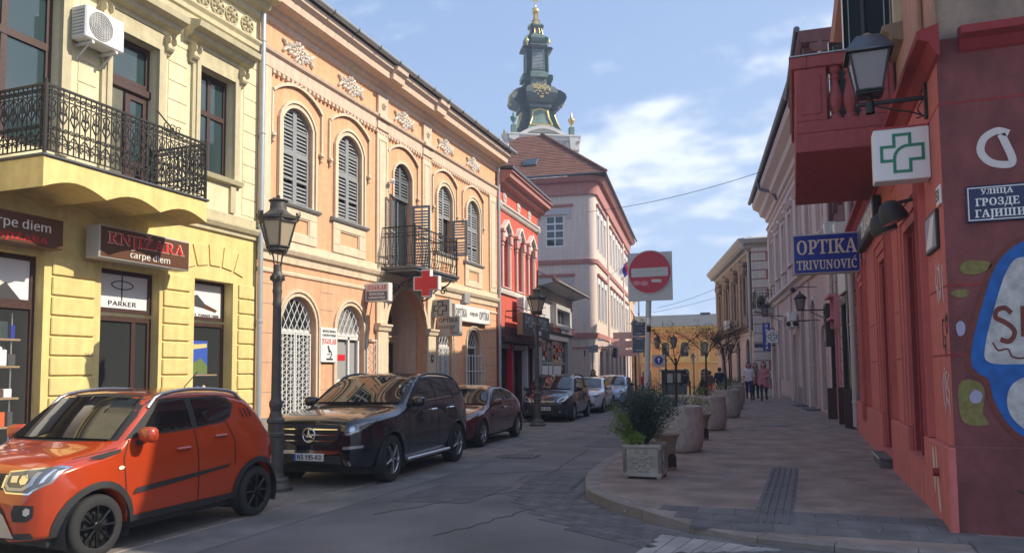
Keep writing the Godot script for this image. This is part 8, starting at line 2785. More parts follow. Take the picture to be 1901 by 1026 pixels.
	if o.get("bag", false): bn.call(v.call(0.25, 0.95, -0.03), v.call(0.25, 0.80, -0.03), 0.07, 0.08, 5)
	if o.get("pack", false): bn.call(v.call(0.0, 1.30, -0.15), v.call(0.0, 1.08, -0.16), 0.10, 0.10, 5)
	figure("person", label, pos, turn, B, cols)
func people() -> void:
	var m := mat("people", 1, 1, 1, 0.85)
	m.vertex_color_use_as_albedo = true
	var skin := Color(0.50, 0.28, 0.20)
	var dark := Color(0.02, 0.013, 0.010)
	var brown := Color(0.045, 0.022, 0.014)
	var y := walk_y(-2, -36)
	person("walking woman in a white top, blue jeans and sunglasses", V(-1.95, y, -36.4), 0.06, 1.74, [skin, dark, Color(0.66, 0.64, 0.66), Color(0.035, 0.05, 0.095), Color(0.35, 0.10, 0.10), skin], {"stride": 0.18, "sleeves": false, "glasses": true})
	person("walking woman in a dark tan coat half hidden behind the white top", V(-1.72, y, -37.6), 0.0, 1.72, [skin, brown, Color(0.16, 0.11, 0.085), Color(0.02, 0.02, 0.022), Color(0.02, 0.02, 0.02), skin], {"stride": -0.16, "coat": 0.12})
	person("walking woman in a rose pink coat and dark tights with long hair", V(-1.30, y, -36.2), -0.05, 1.74, [skin, brown, Color(0.50, 0.20, 0.22), Color(0.05, 0.05, 0.06), Color(0.03, 0.03, 0.03), skin], {"stride": -0.15, "coat": 0.22, "arm_bend": 1.0})
	person("broad man in a navy jacket seen from behind in the square", V(-4.35, -0.01, -49.0), PI + 0.1, 1.86, [skin, dark, Color(0.012, 0.018, 0.05), Color(0.02, 0.03, 0.07), Color(0.02, 0.02, 0.02), skin], {"stride": 0.15, "hair": "short", "wide": 1.3})
	person("person in a dark top and red trousers walking beside the broad man", V(-5.0, -0.01, -49.5), PI - 0.2, 1.66, [skin, brown, Color(0.10, 0.06, 0.045), Color(0.55, 0.03, 0.05), Color(0.4, 0.4, 0.4), skin], {"stride": -0.15, "hair": "short"})
	person("person in a black top and grey trousers with a bag in the square", V(-6.72, -0.02, -50.8), PI, 1.68, [skin, dark, Color(0.015, 0.015, 0.018), Color(0.13, 0.15, 0.18), Color(0.6, 0.6, 0.6), Color(0.04, 0.04, 0.05)], {"stride": 0.12, "hair": "short", "bag": true, "sleeves": false})
	person("person in a bright red top standing in the square left of the sign post", V(-9.25, -0.02, -50.0), 0.4, 1.6, [skin, brown, Color(0.50, 0.015, 0.02), Color(0.10, 0.11, 0.14), Color(0.03, 0.03, 0.03), skin], {"hair": "short"})
	person("dark-haired person whose head shows above the white hatchback", V(-9.1, 0.07, -36.0), 0.2, 1.70, [skin, brown, Color(0.03, 0.025, 0.025), Color(0.03, 0.03, 0.04), Color(0.02, 0.02, 0.02), skin], {"hair": "long"})

class Car:
	var top: Array
	var plan: Array
	var tumble: Array
	var length := 4.0
	var bottom := 0.24
	var nose := 0.0
	var hubs: Array
	var hub_y := 0.3
	var arch := 0.36
	var crown := 0.05
	var edge := 0.07
	var flare := 0.02
	var host
	var cache := {}
	func T(x: float) -> float:
		return look(x, 0)
	func look(x: float, w: int) -> float:
		var u := clampf(x, 0, length) * 200.0
		var k := int(u)
		for q in [k, k + 1]:
			if not cache.has(q): cache[q] = [host.spline(top, q / 200.0), host.spline(plan, q / 200.0)]
		return lerpf(cache[k][w], cache[k + 1][w], u - k)
	func W(x: float) -> float:
		return look(x, 1)
	func half(x: float, y: float) -> float:
		var w: float = W(x) * host.spline(tumble, y)
		for h in hubs:
			var u: float = (x - h) / (arch * 1.25)
			if absf(u) < 1.0 and y < hub_y + arch * 1.7:
				var s: float = (1.0 - u * u)
				w += flare * s * s * clampf((hub_y + arch * 1.7 - y) / 0.22, 0, 1)
		return w
	func rim_y(x: float) -> float: return T(x) - crown * minf(1.0, W(x) / 0.8) - edge
	func ytop(x: float, z: float) -> float:
		var wt := half(x, rim_y(x))
		var u := clampf(absf(z) / maxf(0.01, wt), 0, 1)
		var c := crown * minf(1.0, W(x) / 0.8)
		var e := maxf(0.0, (u - 0.72) / 0.28)
		return T(x) - c * u * u - edge * (1.0 - sqrt(maxf(0.0, 1.0 - e * e)))
	func inside(x: float, y: float, z: float) -> bool:
		if x < nose or x > length: return false
		var r := rim_y(x)
		if y <= r: return absf(z) <= half(x, y)
		return absf(z) <= half(x, r) and y <= ytop(x, z)
	func front(z: float, y: float) -> float:
		var a := nose - 0.02
		var b := length * 0.5
		var s := 0.03
		var x := nose
		while x < b:
			if inside(x, y, z): break
			a = x
			x += s
		b = x
		for i in 13:
			var m := (a + b) * 0.5
			if inside(m, y, z): b = m
			else: a = m
		return b
	func back(z: float, y: float) -> float:
		var a := length + 0.02
		var b := length * 0.5
		var x := length
		while x > b:
			if inside(x, y, z): break
			a = x
			x -= 0.03
		b = x
		for i in 13:
			var m := (a + b) * 0.5
			if inside(m, y, z): b = m
			else: a = m
		return b
	func skin(mode: int, p: Vector2, eps: float, s: float) -> Vector3:
		if mode == 0: return Vector3(s * (half(p.x, p.y) + eps), p.y, -p.x)
		if mode == 1: return Vector3(s * p.x, p.y, -(front(p.x, p.y) - eps))
		if mode == 2: return Vector3(s * p.x, p.y, -(back(p.x, p.y) + eps))
		return Vector3(s * p.y, ytop(p.x, p.y) + eps, -p.x)
	func split(g: G, mode: int, a: Vector2, b: Vector2, c: Vector2, eps: float, s: float, most: float, memo: Dictionary) -> void:
		var ab := a.distance_to(b)
		var bc := b.distance_to(c)
		var ca := c.distance_to(a)
		var m := maxf(ab, maxf(bc, ca))
		if m > most:
			if m == ab:
				var q := (a + b) * 0.5
				split(g, mode, a, q, c, eps, s, most, memo); split(g, mode, q, b, c, eps, s, most, memo)
			elif m == bc:
				var q := (b + c) * 0.5
				split(g, mode, a, b, q, eps, s, most, memo); split(g, mode, a, q, c, eps, s, most, memo)
			else:
				var q := (c + a) * 0.5
				split(g, mode, a, b, q, eps, s, most, memo); split(g, mode, q, b, c, eps, s, most, memo)
			return
		var P := []
		for q in [a, b, c]:
			var key := Vector2i(int(q.x * 5000.0), int(q.y * 5000.0))
			if not memo.has(key):
				var v0 := skin(mode, q, eps, s)
				var e := 0.03
				var vx := skin(mode, q + Vector2(e, 0), eps, s) - v0
				var vy := skin(mode, q + Vector2(0, e), eps, s) - v0
				if vx.length() > 0.12: vx = v0 - skin(mode, q - Vector2(e, 0), eps, s)
				if vy.length() > 0.12: vy = v0 - skin(mode, q - Vector2(0, e), eps, s)
				var n := vx.cross(vy).normalized()
				var out := Vector3(s, 0.1, 0) if mode == 0 else Vector3(0, 0.2, 1) if mode == 1 else Vector3(0, 0.2, -1) if mode == 2 else Vector3.UP
				if n.dot(out) < 0: n = -n
				memo[key] = [v0, n]
			P.append(memo[key])
		var fn: Vector3 = (P[1][0] - P[0][0]).cross(P[2][0] - P[0][0])
		if fn.dot(P[0][1]) < 0: g.tris(P[0][0], P[2][0], P[1][0], P[0][1], P[2][1], P[1][1])
		else: g.tris(P[0][0], P[1][0], P[2][0], P[0][1], P[1][1], P[2][1])
	func patch(g: G, mode: int, poly: Array, eps: float, s := 1.0, most := 0.09) -> G:
		var p := PackedVector2Array(poly)
		var ix := Geometry2D.triangulate_polygon(p)
		var memo := {}
		for i in range(0, ix.size(), 3): split(g, mode, p[ix[i]], p[ix[i + 1]], p[ix[i + 2]], eps, s, most, memo)
		return g
	func screen(mode: int, zb: float, yb: float, zt: float, yt: float, sag: float, eps: float) -> G:
		var d := 1.0 if mode == 1 else -1.0
		var X := func(z: float, y: float) -> float: return front(z, y) if mode == 1 else back(z, y)
		var ym := (yb + yt) * 0.5
		var zm := (zb + zt) * 0.5
		var c0 := [X.call(0.0, yb), X.call(0.0, ym), X.call(0.0, yt)]
		var c1 := [X.call(zb, yb - sag * 0.3), X.call(zm, ym), X.call(zt, yt - sag)]
		var f := func(u: float, v: float) -> Vector3:
			var q := [(1 - v) * (1 - 2 * v), 4 * v * (1 - v), v * (2 * v - 1)]
			var a := 0.0
			var b := 0.0
			for k in 3:
				a += c0[k] * q[k]
				b += c1[k] * q[k]
			var z := lerpf(zb, zt, v)
			var y := lerpf(yb, yt, v) - sag * u * u * lerpf(0.3, 1.0, v)
			return Vector3(u * z, y, lerpf(a, b, u * u))
		var worst := 0.0
		for i in 7:
			for j in 7:
				var p: Vector3 = f.call(i / 6.0, j / 6.0)
				var dv: float = (p.z - X.call(p.x, p.y)) * d
				if dv < 0.12: worst = maxf(worst, dv)
		var rows := []
		for j in 13:
			var row := PackedVector3Array()
			for i in 21:
				var p: Vector3 = f.call(-1.0 + i / 10.0, j / 12.0)
				row.append(Vector3(p.x, p.y, -(p.z - d * (worst + eps))))
			rows.append(row)
		return G.new().grid(rows, false, false, mode == 1)
	func line(g: G, mode: int, pts: Array, w: float, eps: float, s := 1.0) -> G:
		for i in pts.size() - 1:
			var a: Vector2 = pts[i]
			var b: Vector2 = pts[i + 1]
			var d := (b - a).normalized().orthogonal() * w * 0.5
			patch(g, mode, [a - d, b - d, b + d, a + d], eps, s, 0.12)
		return g
	func shell() -> G:
		var g := G.new()
		var xs := []
		var x := nose
		while x < length - 0.001:
			xs.append(x)
			x += 0.01 if x < nose + 0.12 else 0.02 if x < nose + 0.3 or x > length - 0.5 else 0.035
		xs.append(length)
		var rows := []
		for q in xs:
			var row := PackedVector3Array()
			var yb := bottom
			for h in hubs:
				var dx: float = q - h
				if absf(dx) < arch: yb = maxf(yb, hub_y + sqrt(arch * arch - dx * dx))
			var r := rim_y(q)
			yb = minf(yb, r - 0.02)
			var left := []
			for k in 15:
				var y := lerpf(yb, r, k / 14.0)
				left.append(Vector3(half(q, y), y, -q))
			var wt := half(q, r)
			for k in range(1, 10):
				var u := 1.0 - 0.28 * sin(PI * 0.5 * k / 6.0) if k < 6 else 0.72 - 0.72 * (k - 6) / 4.0
				left.append(Vector3(wt * u, ytop(q, wt * u), -q))
			row.append(Vector3(half(q, yb) * 0.86, maxf(yb - 0.02, 0.16), -q))
			for p in left: row.append(p)
			row.append(Vector3(0, T(q), -q))
			for k in range(left.size() - 1, -1, -1): row.append(Vector3(-left[k].x, left[k].y, left[k].z))
			row.append(Vector3(-half(q, yb) * 0.86, maxf(yb - 0.02, 0.16), -q))
			rows.append(row)
		g.grid(rows, false, false, false)
		for e in [0, rows.size() - 1]:
			var c := Vector3(0, (rows[e][0].y + T(xs[e])) * 0.5, -xs[e])
			for j in rows[e].size() - 1:
				if e == 0: g.tri(c, rows[e][j], rows[e][j + 1])
				else: g.tri(c, rows[e][j + 1], rows[e][j])
		return g
func wheel_meshes(r: float, w: float, rim: float, spokes: int, twin: bool) -> Array:
	var side := Basis(Vector3.BACK, -PI / 2)
	var t := G.new()
	t.t = Transform3D(side, Vector3())
	t.lathe([[rim * 0.96, -w / 2 + 0.01], [rim + 0.012, -w / 2], [r - 0.035, -w / 2 + 0.004], [r - 0.012, -w / 2 + 0.02], [r, -w / 2 + 0.045], [r, w / 2 - 0.045], [r - 0.012, w / 2 - 0.02], [r - 0.035, w / 2 - 0.004], [rim + 0.012, w / 2], [rim * 0.96, w / 2 - 0.01]], 36, true)
	var g := G.new()
	g.t = Transform3D(side, Vector3())
	g.lathe([[rim * 0.93, -w / 2 + 0.02], [rim * 0.90, w / 2 - 0.05], [rim * 0.95, w / 2 - 0.018], [rim, w / 2 - 0.008], [rim * 1.01, w / 2 - 0.012]], 36, true)
	for k in spokes:
		for s in ([-0.13, 0.13] if twin else [0.0]):
			var a: float = TAU * k / spokes + s
			var a2: float = TAU * k / spokes + s * 1.7
			g.bar(V(cos(a) * rim * 0.16, w / 2 - 0.025, sin(a) * rim * 0.16), V(cos(a2) * rim * 0.95, w / 2 - 0.02, sin(a2) * rim * 0.95), rim * (0.12 if twin else 0.24 if spokes < 8 else 0.17), 0.024, 0.008)
	g.lathe([[rim * 0.24, w / 2 - 0.05], [rim * 0.24, w / 2 - 0.012], [rim * 0.19, w / 2 - 0.004], [0.001, w / 2 - 0.002]], 18, false)
	var d := G.new()
	d.t = Transform3D(side, Vector3())
	d.lathe([[rim * 0.93, w / 2 - 0.085], [0.001, w / 2 - 0.08]], 24)
	d.lathe([[rim * 0.58, w / 2 - 0.062], [0.001, w / 2 - 0.06]], 20)
	return [t.mesh(), g.mesh(), d.mesh()]
func car_base(called: String, label: String, at_: Vector3, yaw: float, c: Car, paint: String, rimm: String, spokes: int, twin: bool, tyre_r: float, rim_r: float, tyre_w := 0.2) -> Node3D:
	c.host = self
	var t := thing(called, label, "car", at_, deg_to_rad(yaw), "cars parked along the left kerb")
	part(t, "body", c.shell(), paint)
	var g := G.new()
	for h in c.hubs:
		for s in [-1.0, 1.0]:
			var w := c.half(h, c.hub_y + c.arch)
			for zz in [[w - 0.006, w - 0.36]]:
				for k in 18:
					var a0 := deg_to_rad(-25.0 + 230.0 * k / 18.0)
					var a1 := deg_to_rad(-25.0 + 230.0 * (k + 1) / 18.0)
					var R0 := c.arch + 0.004
					var p := [V(s * zz[0], c.hub_y + sin(a0) * R0, -h - cos(a0) * R0), V(s * zz[0], c.hub_y + sin(a1) * R0, -h - cos(a1) * R0)]
					g.quad(p[0], p[1], V(s * zz[1], p[1].y, p[1].z), V(s * zz[1], p[0].y, p[0].z))
					g.tri(V(s * zz[1], c.hub_y, -h), V(s * zz[1], p[0].y, p[0].z), V(s * zz[1], p[1].y, p[1].z))
	g.box(V(-c.W(c.length * 0.5) * 0.85, 0.19, -c.length + 0.25), V(c.W(c.length * 0.5) * 0.85, c.bottom + 0.04, -0.3))
	part(t, "underbody", g, "car_black_plastic")
	var wm := wheel_meshes(tyre_r, tyre_w, rim_r, spokes, twin)
	for h in c.hubs:
		for s in [-1.0, 1.0]:
			var x: float = (c.half(h, c.hub_y + c.arch) - tyre_w / 2 - 0.012) * s
			var wh := piece(t, "wheel", wm[2], "dark", Transform3D(Basis(Vector3.UP, 0.0 if s > 0 else PI), V(x, tyre_r, -h)))
			piece(wh, "tyre", wm[0], "tyre", Transform3D())
			piece(wh, "rim", wm[1], rimm, Transform3D())
	return t
func both(t: Node3D, called: String, c: Car, mode: int, poly: Array, eps: float, m: String, most := 0.09) -> void:
	for s in [1.0, -1.0]: part(t, called, c.patch(G.new(), mode, poly, eps, s, most), m)
func mirror_poly(p: Array) -> Array:
	var out := p.duplicate()
	for i in range(p.size() - 1, -1, -1):
		if p[i].x > 0.0: out.append(U(-p[i].x, p[i].y))
	return out
func v2(a: Array) -> Array: return a.map(func(q): return Vector2(q[0], q[1]))
func wing_mirror(t: Node3D, c: Car, x: float, y: float, m: String, big := 1.0) -> void:
	for s in [1.0, -1.0]:
		var w := c.half(x, y)
		var g := G.new()
		g.t = Transform3D(Basis(Vector3.UP, -s * 0.2).scaled(V(big, big, big)), V(s * (w + 0.13), y + 0.06, -x))
		var rows := []
		for i in 9:
			var row := PackedVector3Array()
			var a := PI * i / 8.0
			for j in 16:
				var b := TAU * j / 16.0
				var q := V(-cos(a), sin(a) * cos(b), sin(a) * sin(b))
				var e := V(signf(q.x) * pow(absf(q.x), 0.6) * 0.105, signf(q.y) * pow(absf(q.y), 0.7) * 0.078, signf(q.z) * pow(absf(q.z), 0.8) * 0.07)
				row.append(e)
			rows.append(row)
		g.grid(rows, false, true, true)
		var o := part(t, "wing_mirror", g, m)
		piece(o, "stalk", G.new().bar(V(s * (w - 0.02), y - 0.03, -x), V(s * (w + 0.10), y + 0.01, -x), 0.05, 0.08, 0.01).mesh(), "car_black_plastic", Transform3D())
func roof_rail(t: Node3D, c: Car, x0: float, x1: float, m: String, inset: float, lift := 0.075) -> void:
	for s in [1.0, -1.0]:
		var pts := []
		for k in 15:
			var u := k / 14.0
			var x := lerpf(x0, x1, u)
			var z := c.half(x, c.rim_y(x)) - inset
			pts.append(V(s * z, c.ytop(x, z) + lift * pow(sin(PI * clampf(u, 0.0, 1.0)), 0.28) - 0.012, -x))
		part(t, "roof_rail", G.new().tube(pts, 0.021, 7), m)
func plate(t: Node3D, c: Car, z: float, y: float, s: String) -> void:
	var x := c.front(z, y)
	var p := part(t, "number_plate", G.new().bx(z - 0.26, y - 0.056, -x + 0.015, z + 0.26, y + 0.056, -x + 0.03, 0.004), "plate_white")
	piece(p, "country_band", G.new().bx(z - 0.255, y - 0.05, -x + 0.0301, z - 0.215, y + 0.05, -x + 0.032).mesh(), "plate_blue", Transform3D())
	letter(p, s, z + 0.02, y, -x + 0.031, 0.072, "letter_dark", 0.42)
func rect2(x0: float, x1: float, y0: float, y1: float) -> Array: return [Vector2(x0, y0), Vector2(x1, y0), Vector2(x1, y1), Vector2(x0, y1)]
func small_suv() -> void:
	var c := Car.new()
	c.length = 3.52
	c.hubs = [0.72, 2.99]
	c.hub_y = 0.30
	c.arch = 0.355
	c.bottom = 0.27
	c.flare = 0.035
	c.nose = 0.15
	c.top = [[0.15, 0.60], [0.17, 0.72], [0.21, 0.86], [0.28, 0.925], [0.45, 0.985], [0.85, 1.055], [0.98, 1.11], [1.2, 1.30], [1.42, 1.475], [1.65, 1.545], [2.1, 1.57], [2.6, 1.555], [2.88, 1.50], [3.06, 1.38], [3.24, 1.14], [3.38, 1.02], [3.47, 0.92], [3.52, 0.72]]
	c.plan = [[0.15, 0.52], [0.18, 0.62], [0.25, 0.72], [0.40, 0.795], [0.62, 0.825], [1.4, 0.83], [2.9, 0.83], [3.2, 0.80], [3.4, 0.73], [3.52, 0.60]]
	c.tumble = [[0.2, 0.93], [0.3, 0.975], [0.5, 1.0], [0.75, 0.995], [0.95, 0.975], [1.06, 0.95], [1.3, 0.875], [1.45, 0.82], [1.58, 0.76]]
	var t := car_base("small_suv", "bright orange small SUV with black wheels parked nearest, cut by the left edge", V(-7.03, 0, -4.78), 0.0, c, "paint_orange", "rim_dark", 8, false, 0.30, 0.205)
	var dlo := v2([[1.06, 1.085], [1.50, 1.435], [1.62, 1.465], [2.42, 1.475], [2.60, 1.44], [2.68, 1.36], [2.60, 1.22], [2.46, 1.165], [1.9, 1.12]])
	both(t, "window_trim", c, 0, dlo, 0.004, "car_black_plastic")
	both(t, "side_window", c, 0, v2([[1.26, 1.125], [1.55, 1.425], [1.93, 1.445], [1.97, 1.145]]), 0.007, "car_glass")
	both(t, "side_window", c, 0, v2([[2.05, 1.15], [2.02, 1.445], [2.40, 1.45], [2.56, 1.42], [2.63, 1.35], [2.56, 1.235], [2.44, 1.19]]), 0.007, "car_glass")
	part(t, "windscreen_trim", c.patch(G.new(), 1, mirror_poly(v2([[0.0, 1.065], [0.73, 1.075], [0.70, 1.30], [0.62, 1.50], [0.0, 1.525]])), 0.004), "car_black_plastic")
	part(t, "windscreen", c.screen(1, 0.68, 1.10, 0.585, 1.495, 0.03, 0.004), "car_glass")
	part(t, "rear_window", c.patch(G.new(), 2, mirror_poly(v2([[0.0, 1.13], [0.56, 1.13], [0.52, 1.42], [0.0, 1.44]])), 0.006), "car_glass")
	var g := G.new()
	for s in [-0.45, 0.15]:
		g.tube([V(s, 1.10, -(c.front(s, 1.10) - 0.02)), V(s + 0.5, 1.115, -(c.front(s + 0.5, 1.115) - 0.03))], 0.011, 5)
	part(t, "wiper", g, "car_black_plastic")
	roof_rail(t, c, 1.42, 2.85, "steel", 0.02, 0.085)
	part(t, "aerial", cyl(V(0.0, 1.56, -2.65), V(0.02, 1.75, -2.85), 0.006, 5), "car_black_plastic")
	wing_mirror(t, c, 1.22, 1.06, "paint_orange", 1.05)
	for s in [1.0, -1.0]:
		g = G.new()
		part(t, "shut_line", c.line(G.new(), 0, v2([[1.10, 1.08], [1.02, 0.9], [1.05, 0.34]]), 0.013, 0.003, s), "dark")
		part(t, "shut_line", c.line(G.new(), 0, v2([[1.99, 1.12], [2.02, 0.9], [2.02, 0.34]]), 0.013, 0.003, s), "dark")
		part(t, "shut_line", c.line(G.new(), 0, v2([[2.50, 1.18], [2.62, 0.95], [2.60, 0.66]]), 0.013, 0.003, s), "dark")
		part(t, "shut_line", c.line(G.new(), 0, v2([[0.46, 0.955], [0.95, 1.01]]), 0.007, 0.003, s), "dark")
		for x in [1.80, 2.38]:
			var w := c.half(x, 0.93 if x < 2 else 1.02)
			var y := 0.93 if x < 2 else 1.02
			part(t, "door_handle", G.new().bx(s * w - 0.01, y - 0.02, -x - 0.10, s * w + 0.04 * s, y + 0.015, -x + 0.10, 0.015), "paint_orange")
	both(t, "rubbing_strip", c, 0, v2([[1.12, 0.545], [1.16, 0.60], [2.46, 0.68], [2.50, 0.70], [2.48, 0.655], [1.9, 0.60]]), 0.014, "car_black_plastic")
	both(t, "sill_cladding", c, 0, v2([[1.08, 0.275], [2.64, 0.275], [2.64, 0.345], [1.08, 0.335]]), 0.012, "car_black_plastic")
	for h in c.hubs:
		var ring := []
		for k in 13:
			var a := deg_to_rad(-4.0 + 188.0 * k / 12.0)
			ring.append(U(h + cos(a) * 0.36, 0.30 + sin(a) * 0.36))
		for k in range(12, -1, -1):
			var a := deg_to_rad(-4.0 + 188.0 * k / 12.0)
			ring.append(U(h + cos(a) * 0.425, 0.30 + sin(a) * 0.425))
		both(t, "arch_cladding", c, 0, ring, 0.014, "car_black_plastic", 0.12)
	both(t, "bonnet_vent", c, 0, v2([[0.62, 0.945], [0.70, 0.965], [1.0, 1.0], [0.98, 0.965], [0.78, 0.925]]), 0.006, "car_black_plastic")
	both(t, "side_repeater", c, 0, v2([[0.95, 0.80], [1.0, 0.805], [1.02, 0.825], [0.98, 0.84], [0.94, 0.825]]), 0.012, "letter_cream")
	for k in 3: both(t, "pillar_slit", c, 0, v2([[2.82 + 0.07 * k, 1.20], [2.84 + 0.07 * k, 1.20], [2.79 + 0.07 * k, 1.31], [2.77 + 0.07 * k, 1.31]]), 0.004, "dark")
	part(t, "grille", c.patch(G.new(), 1, mirror_poly(v2([[0.0, 0.70], [0.34, 0.70], [0.36, 0.74], [0.34, 0.84], [0.0, 0.845]])), 0.006), "car_black_plastic")
	for k in 5: part(t, "grille_bar", c.patch(G.new(), 1, v2([[-0.34 + 0.16 * k, 0.72], [-0.31 + 0.16 * k, 0.72], [-0.29 + 0.16 * k, 0.83], [-0.32 + 0.16 * k, 0.83]]), 0.014), "chrome")
	both(t, "headlight_bezel", c, 1, v2([[0.30, 0.73], [0.36, 0.67], [0.62, 0.665], [0.755, 0.76], [0.795, 0.89], [0.74, 0.905], [0.34, 0.865]]), 0.006, "chrome", 0.05)
	both(t, "headlight", c, 1, v2([[0.315, 0.735], [0.37, 0.685], [0.61, 0.68], [0.745, 0.77], [0.78, 0.885], [0.73, 0.893], [0.35, 0.852]]), 0.011, "lamp_mid", 0.05)
	both(t, "running_light", c, 1, v2([[0.33, 0.75], [0.38, 0.70], [0.56, 0.70], [0.65, 0.75], [0.68, 0.86], [0.64, 0.86], [0.61, 0.77], [0.54, 0.725], [0.40, 0.725], [0.36, 0.76], [0.38, 0.845], [0.35, 0.84]]), 0.015, "headlamp", 0.05)
	both(t, "headlight_lens", c, 1, v2([[0.50, 0.78], [0.53, 0.75], [0.58, 0.76], [0.60, 0.80], [0.57, 0.84], [0.52, 0.83]]), 0.017, "chrome", 0.04)
	both(t, "headlight_lens", c, 1, v2([[0.40, 0.77], [0.48, 0.77], [0.48, 0.83], [0.40, 0.825]]), 0.016, "lamp_clear", 0.04)
	both(t, "headlight_edge", c, 1, v2([[0.695, 0.76], [0.72, 0.775], [0.755, 0.875], [0.735, 0.88]]), 0.016, "lamp_clear", 0.04)
	both(t, "fog_lamp_recess", c, 1, v2([[0.47, 0.43], [0.62, 0.43], [0.66, 0.47], [0.66, 0.57], [0.48, 0.575], [0.45, 0.50]]), 0.006, "car_black_plastic", 0.05)
	both(t, "fog_lamp", c, 1, v2([[0.585, 0.49], [0.615, 0.48], [0.64, 0.50], [0.64, 0.54], [0.61, 0.555], [0.585, 0.53]]), 0.014, "lamp_clear", 0.04)
	part(t, "lower_intake", c.patch(G.new(), 1, mirror_poly(v2([[0.0, 0.33], [0.44, 0.33], [0.36, 0.50], [0.28, 0.585], [0.0, 0.585]])), 0.006), "car_black_plastic")
	part(t, "skid_plate", c.patch(G.new(), 1, mirror_poly(v2([[0.0, 0.285], [0.50, 0.285], [0.36, 0.48], [0.30, 0.515], [0.0, 0.515], [0.0, 0.46], [0.25, 0.46], [0.29, 0.43], [0.32, 0.37], [0.0, 0.36]]).slice(0, 5)), 0.012), "steel")
	part(t, "skid_opening", c.patch(G.new(), 1, mirror_poly(v2([[0.0, 0.36], [0.30, 0.36], [0.24, 0.455], [0.0, 0.455]])), 0.016), "car_black_plastic")
	part(t, "front_lip", c.patch(G.new(), 1, mirror_poly(v2([[0.0, 0.272], [0.66, 0.272], [0.64, 0.33], [0.0, 0.30]])), 0.01), "car_black_plastic")
	both(t, "tail_light", c, 2, v2([[0.45, 0.80], [0.70, 0.82], [0.70, 0.93], [0.48, 0.95]]), 0.006, "tail_red")
func big_suv() -> void:
	var c := Car.new()
	c.length = 4.62
	c.hubs = [0.86, 3.68]
	c.hub_y = 0.365
	c.arch = 0.425
	c.bottom = 0.30
	c.flare = 0.03
	c.top = [[0, 0.88], [0.02, 0.96], [0.08, 1.02], [0.25, 1.075], [0.7, 1.13], [1.30, 1.185], [1.46, 1.25], [1.8, 1.45], [2.1, 1.61], [2.4, 1.695], [2.8, 1.72], [3.4, 1.705], [3.95, 1.645], [4.15, 1.57], [4.28, 1.42], [4.42, 1.18], [4.54, 1.0], [4.62, 0.8]]
	c.plan = [[0, 0.68], [0.04, 0.76], [0.14, 0.84], [0.35, 0.915], [0.75, 0.95], [1.2, 0.955], [3.8, 0.955], [4.2, 0.92], [4.45, 0.85], [4.62, 0.74]]
	c.tumble = [[0.25, 0.93], [0.36, 0.97], [0.6, 1.0], [0.85, 0.995], [1.05, 0.975], [1.17, 0.945], [1.45, 0.855], [1.62, 0.79], [1.74, 0.74]]
	var t := car_base("black_suv", "black SUV with a star badge on its grille parked behind the lamp post", V(-6.93, 0, -9.92), 3.0, c, "paint_black", "rim_silver", 5, false, 0.37, 0.25, 0.25)
	var dlo := v2([[1.50, 1.185], [1.95, 1.47], [2.25, 1.60], [2.7, 1.64], [3.4, 1.635], [3.9, 1.585], [4.12, 1.50], [4.22, 1.33], [4.0, 1.27], [3.2, 1.235]])
	both(t, "window_trim", c, 0, dlo, 0.004, "car_black_plastic")
	both(t, "side_window", c, 0, v2([[1.78, 1.245], [2.28, 1.57], [2.66, 1.605], [2.72, 1.255]]), 0.008, "car_glass")
	both(t, "side_window", c, 0, v2([[2.80, 1.26], [2.75, 1.61], [3.30, 1.605], [3.52, 1.29]]), 0.008, "car_glass")
	both(t, "side_window", c, 0, v2([[3.60, 1.30], [3.40, 1.60], [3.86, 1.56], [4.08, 1.46], [4.15, 1.35]]), 0.008, "car_glass")
	both(t, "window_chrome", c, 0, v2([[1.60, 1.205], [2.7, 1.232], [3.55, 1.262], [3.55, 1.278], [2.7, 1.25], [1.60, 1.22]]), 0.010, "chrome")
	part(t, "windscreen_trim", c.patch(G.new(), 1, mirror_poly(v2([[0.0, 1.205], [0.83, 1.20], [0.80, 1.40], [0.70, 1.64], [0.0, 1.675]])), 0.004), "car_black_plastic")
	part(t, "windscreen", c.screen(1, 0.78, 1.235, 0.655, 1.64, 0.04, 0.004), "car_glass")
	both(t, "windscreen_sticker", c, 1, v2([[0.56, 1.42], [0.61, 1.42], [0.60, 1.51], [0.56, 1.51]]), 0.011, "curtain")
	part(t, "rear_window", c.patch(G.new(), 2, mirror_poly(v2([[0.0, 1.2], [0.62, 1.2], [0.56, 1.53], [0.0, 1.56]])), 0.006), "car_glass")
	var g := G.new()
	for s in [-0.55, 0.1]: g.tube([V(s, 1.225, -(c.front(s, 1.225) - 0.02)), V(s + 0.6, 1.24, -(c.front(s + 0.6, 1.24) - 0.03))], 0.012, 5)
	part(t, "wiper", g, "car_black_plastic")
	roof_rail(t, c, 2.15, 4.0, "dark_zinc", 0.03, 0.07)
	wing_mirror(t, c, 1.68, 1.17, "paint_black", 1.15)
	for s in [1.0, -1.0]:
		g = G.new()
		part(t, "shut_line", c.line(G.new(), 0, v2([[1.62, 1.2], [1.52, 1.0], [1.50, 0.42]]), 0.013, 0.003, s), "dark")
		part(t, "shut_line", c.line(G.new(), 0, v2([[2.76, 1.25], [2.78, 1.0], [2.78, 0.42]]), 0.013, 0.003, s), "dark")
		part(t, "shut_line", c.line(G.new(), 0, v2([[3.58, 1.28], [3.62, 1.0], [3.40, 0.62]]), 0.013, 0.003, s), "dark")
		for x in [2.55, 3.38]:
			var w := c.half(x, 1.06)
			part(t, "door_handle", G.new().bx(s * w - 0.01, 1.045, -x - 0.11, s * w + 0.045 * s, 1.08, -x + 0.11, 0.014), "chrome")
		part(t, "running_board", G.new().bx(s * 0.80, 0.27, -3.2, s * 1.01, 0.33, -1.36, 0.02), "steel")
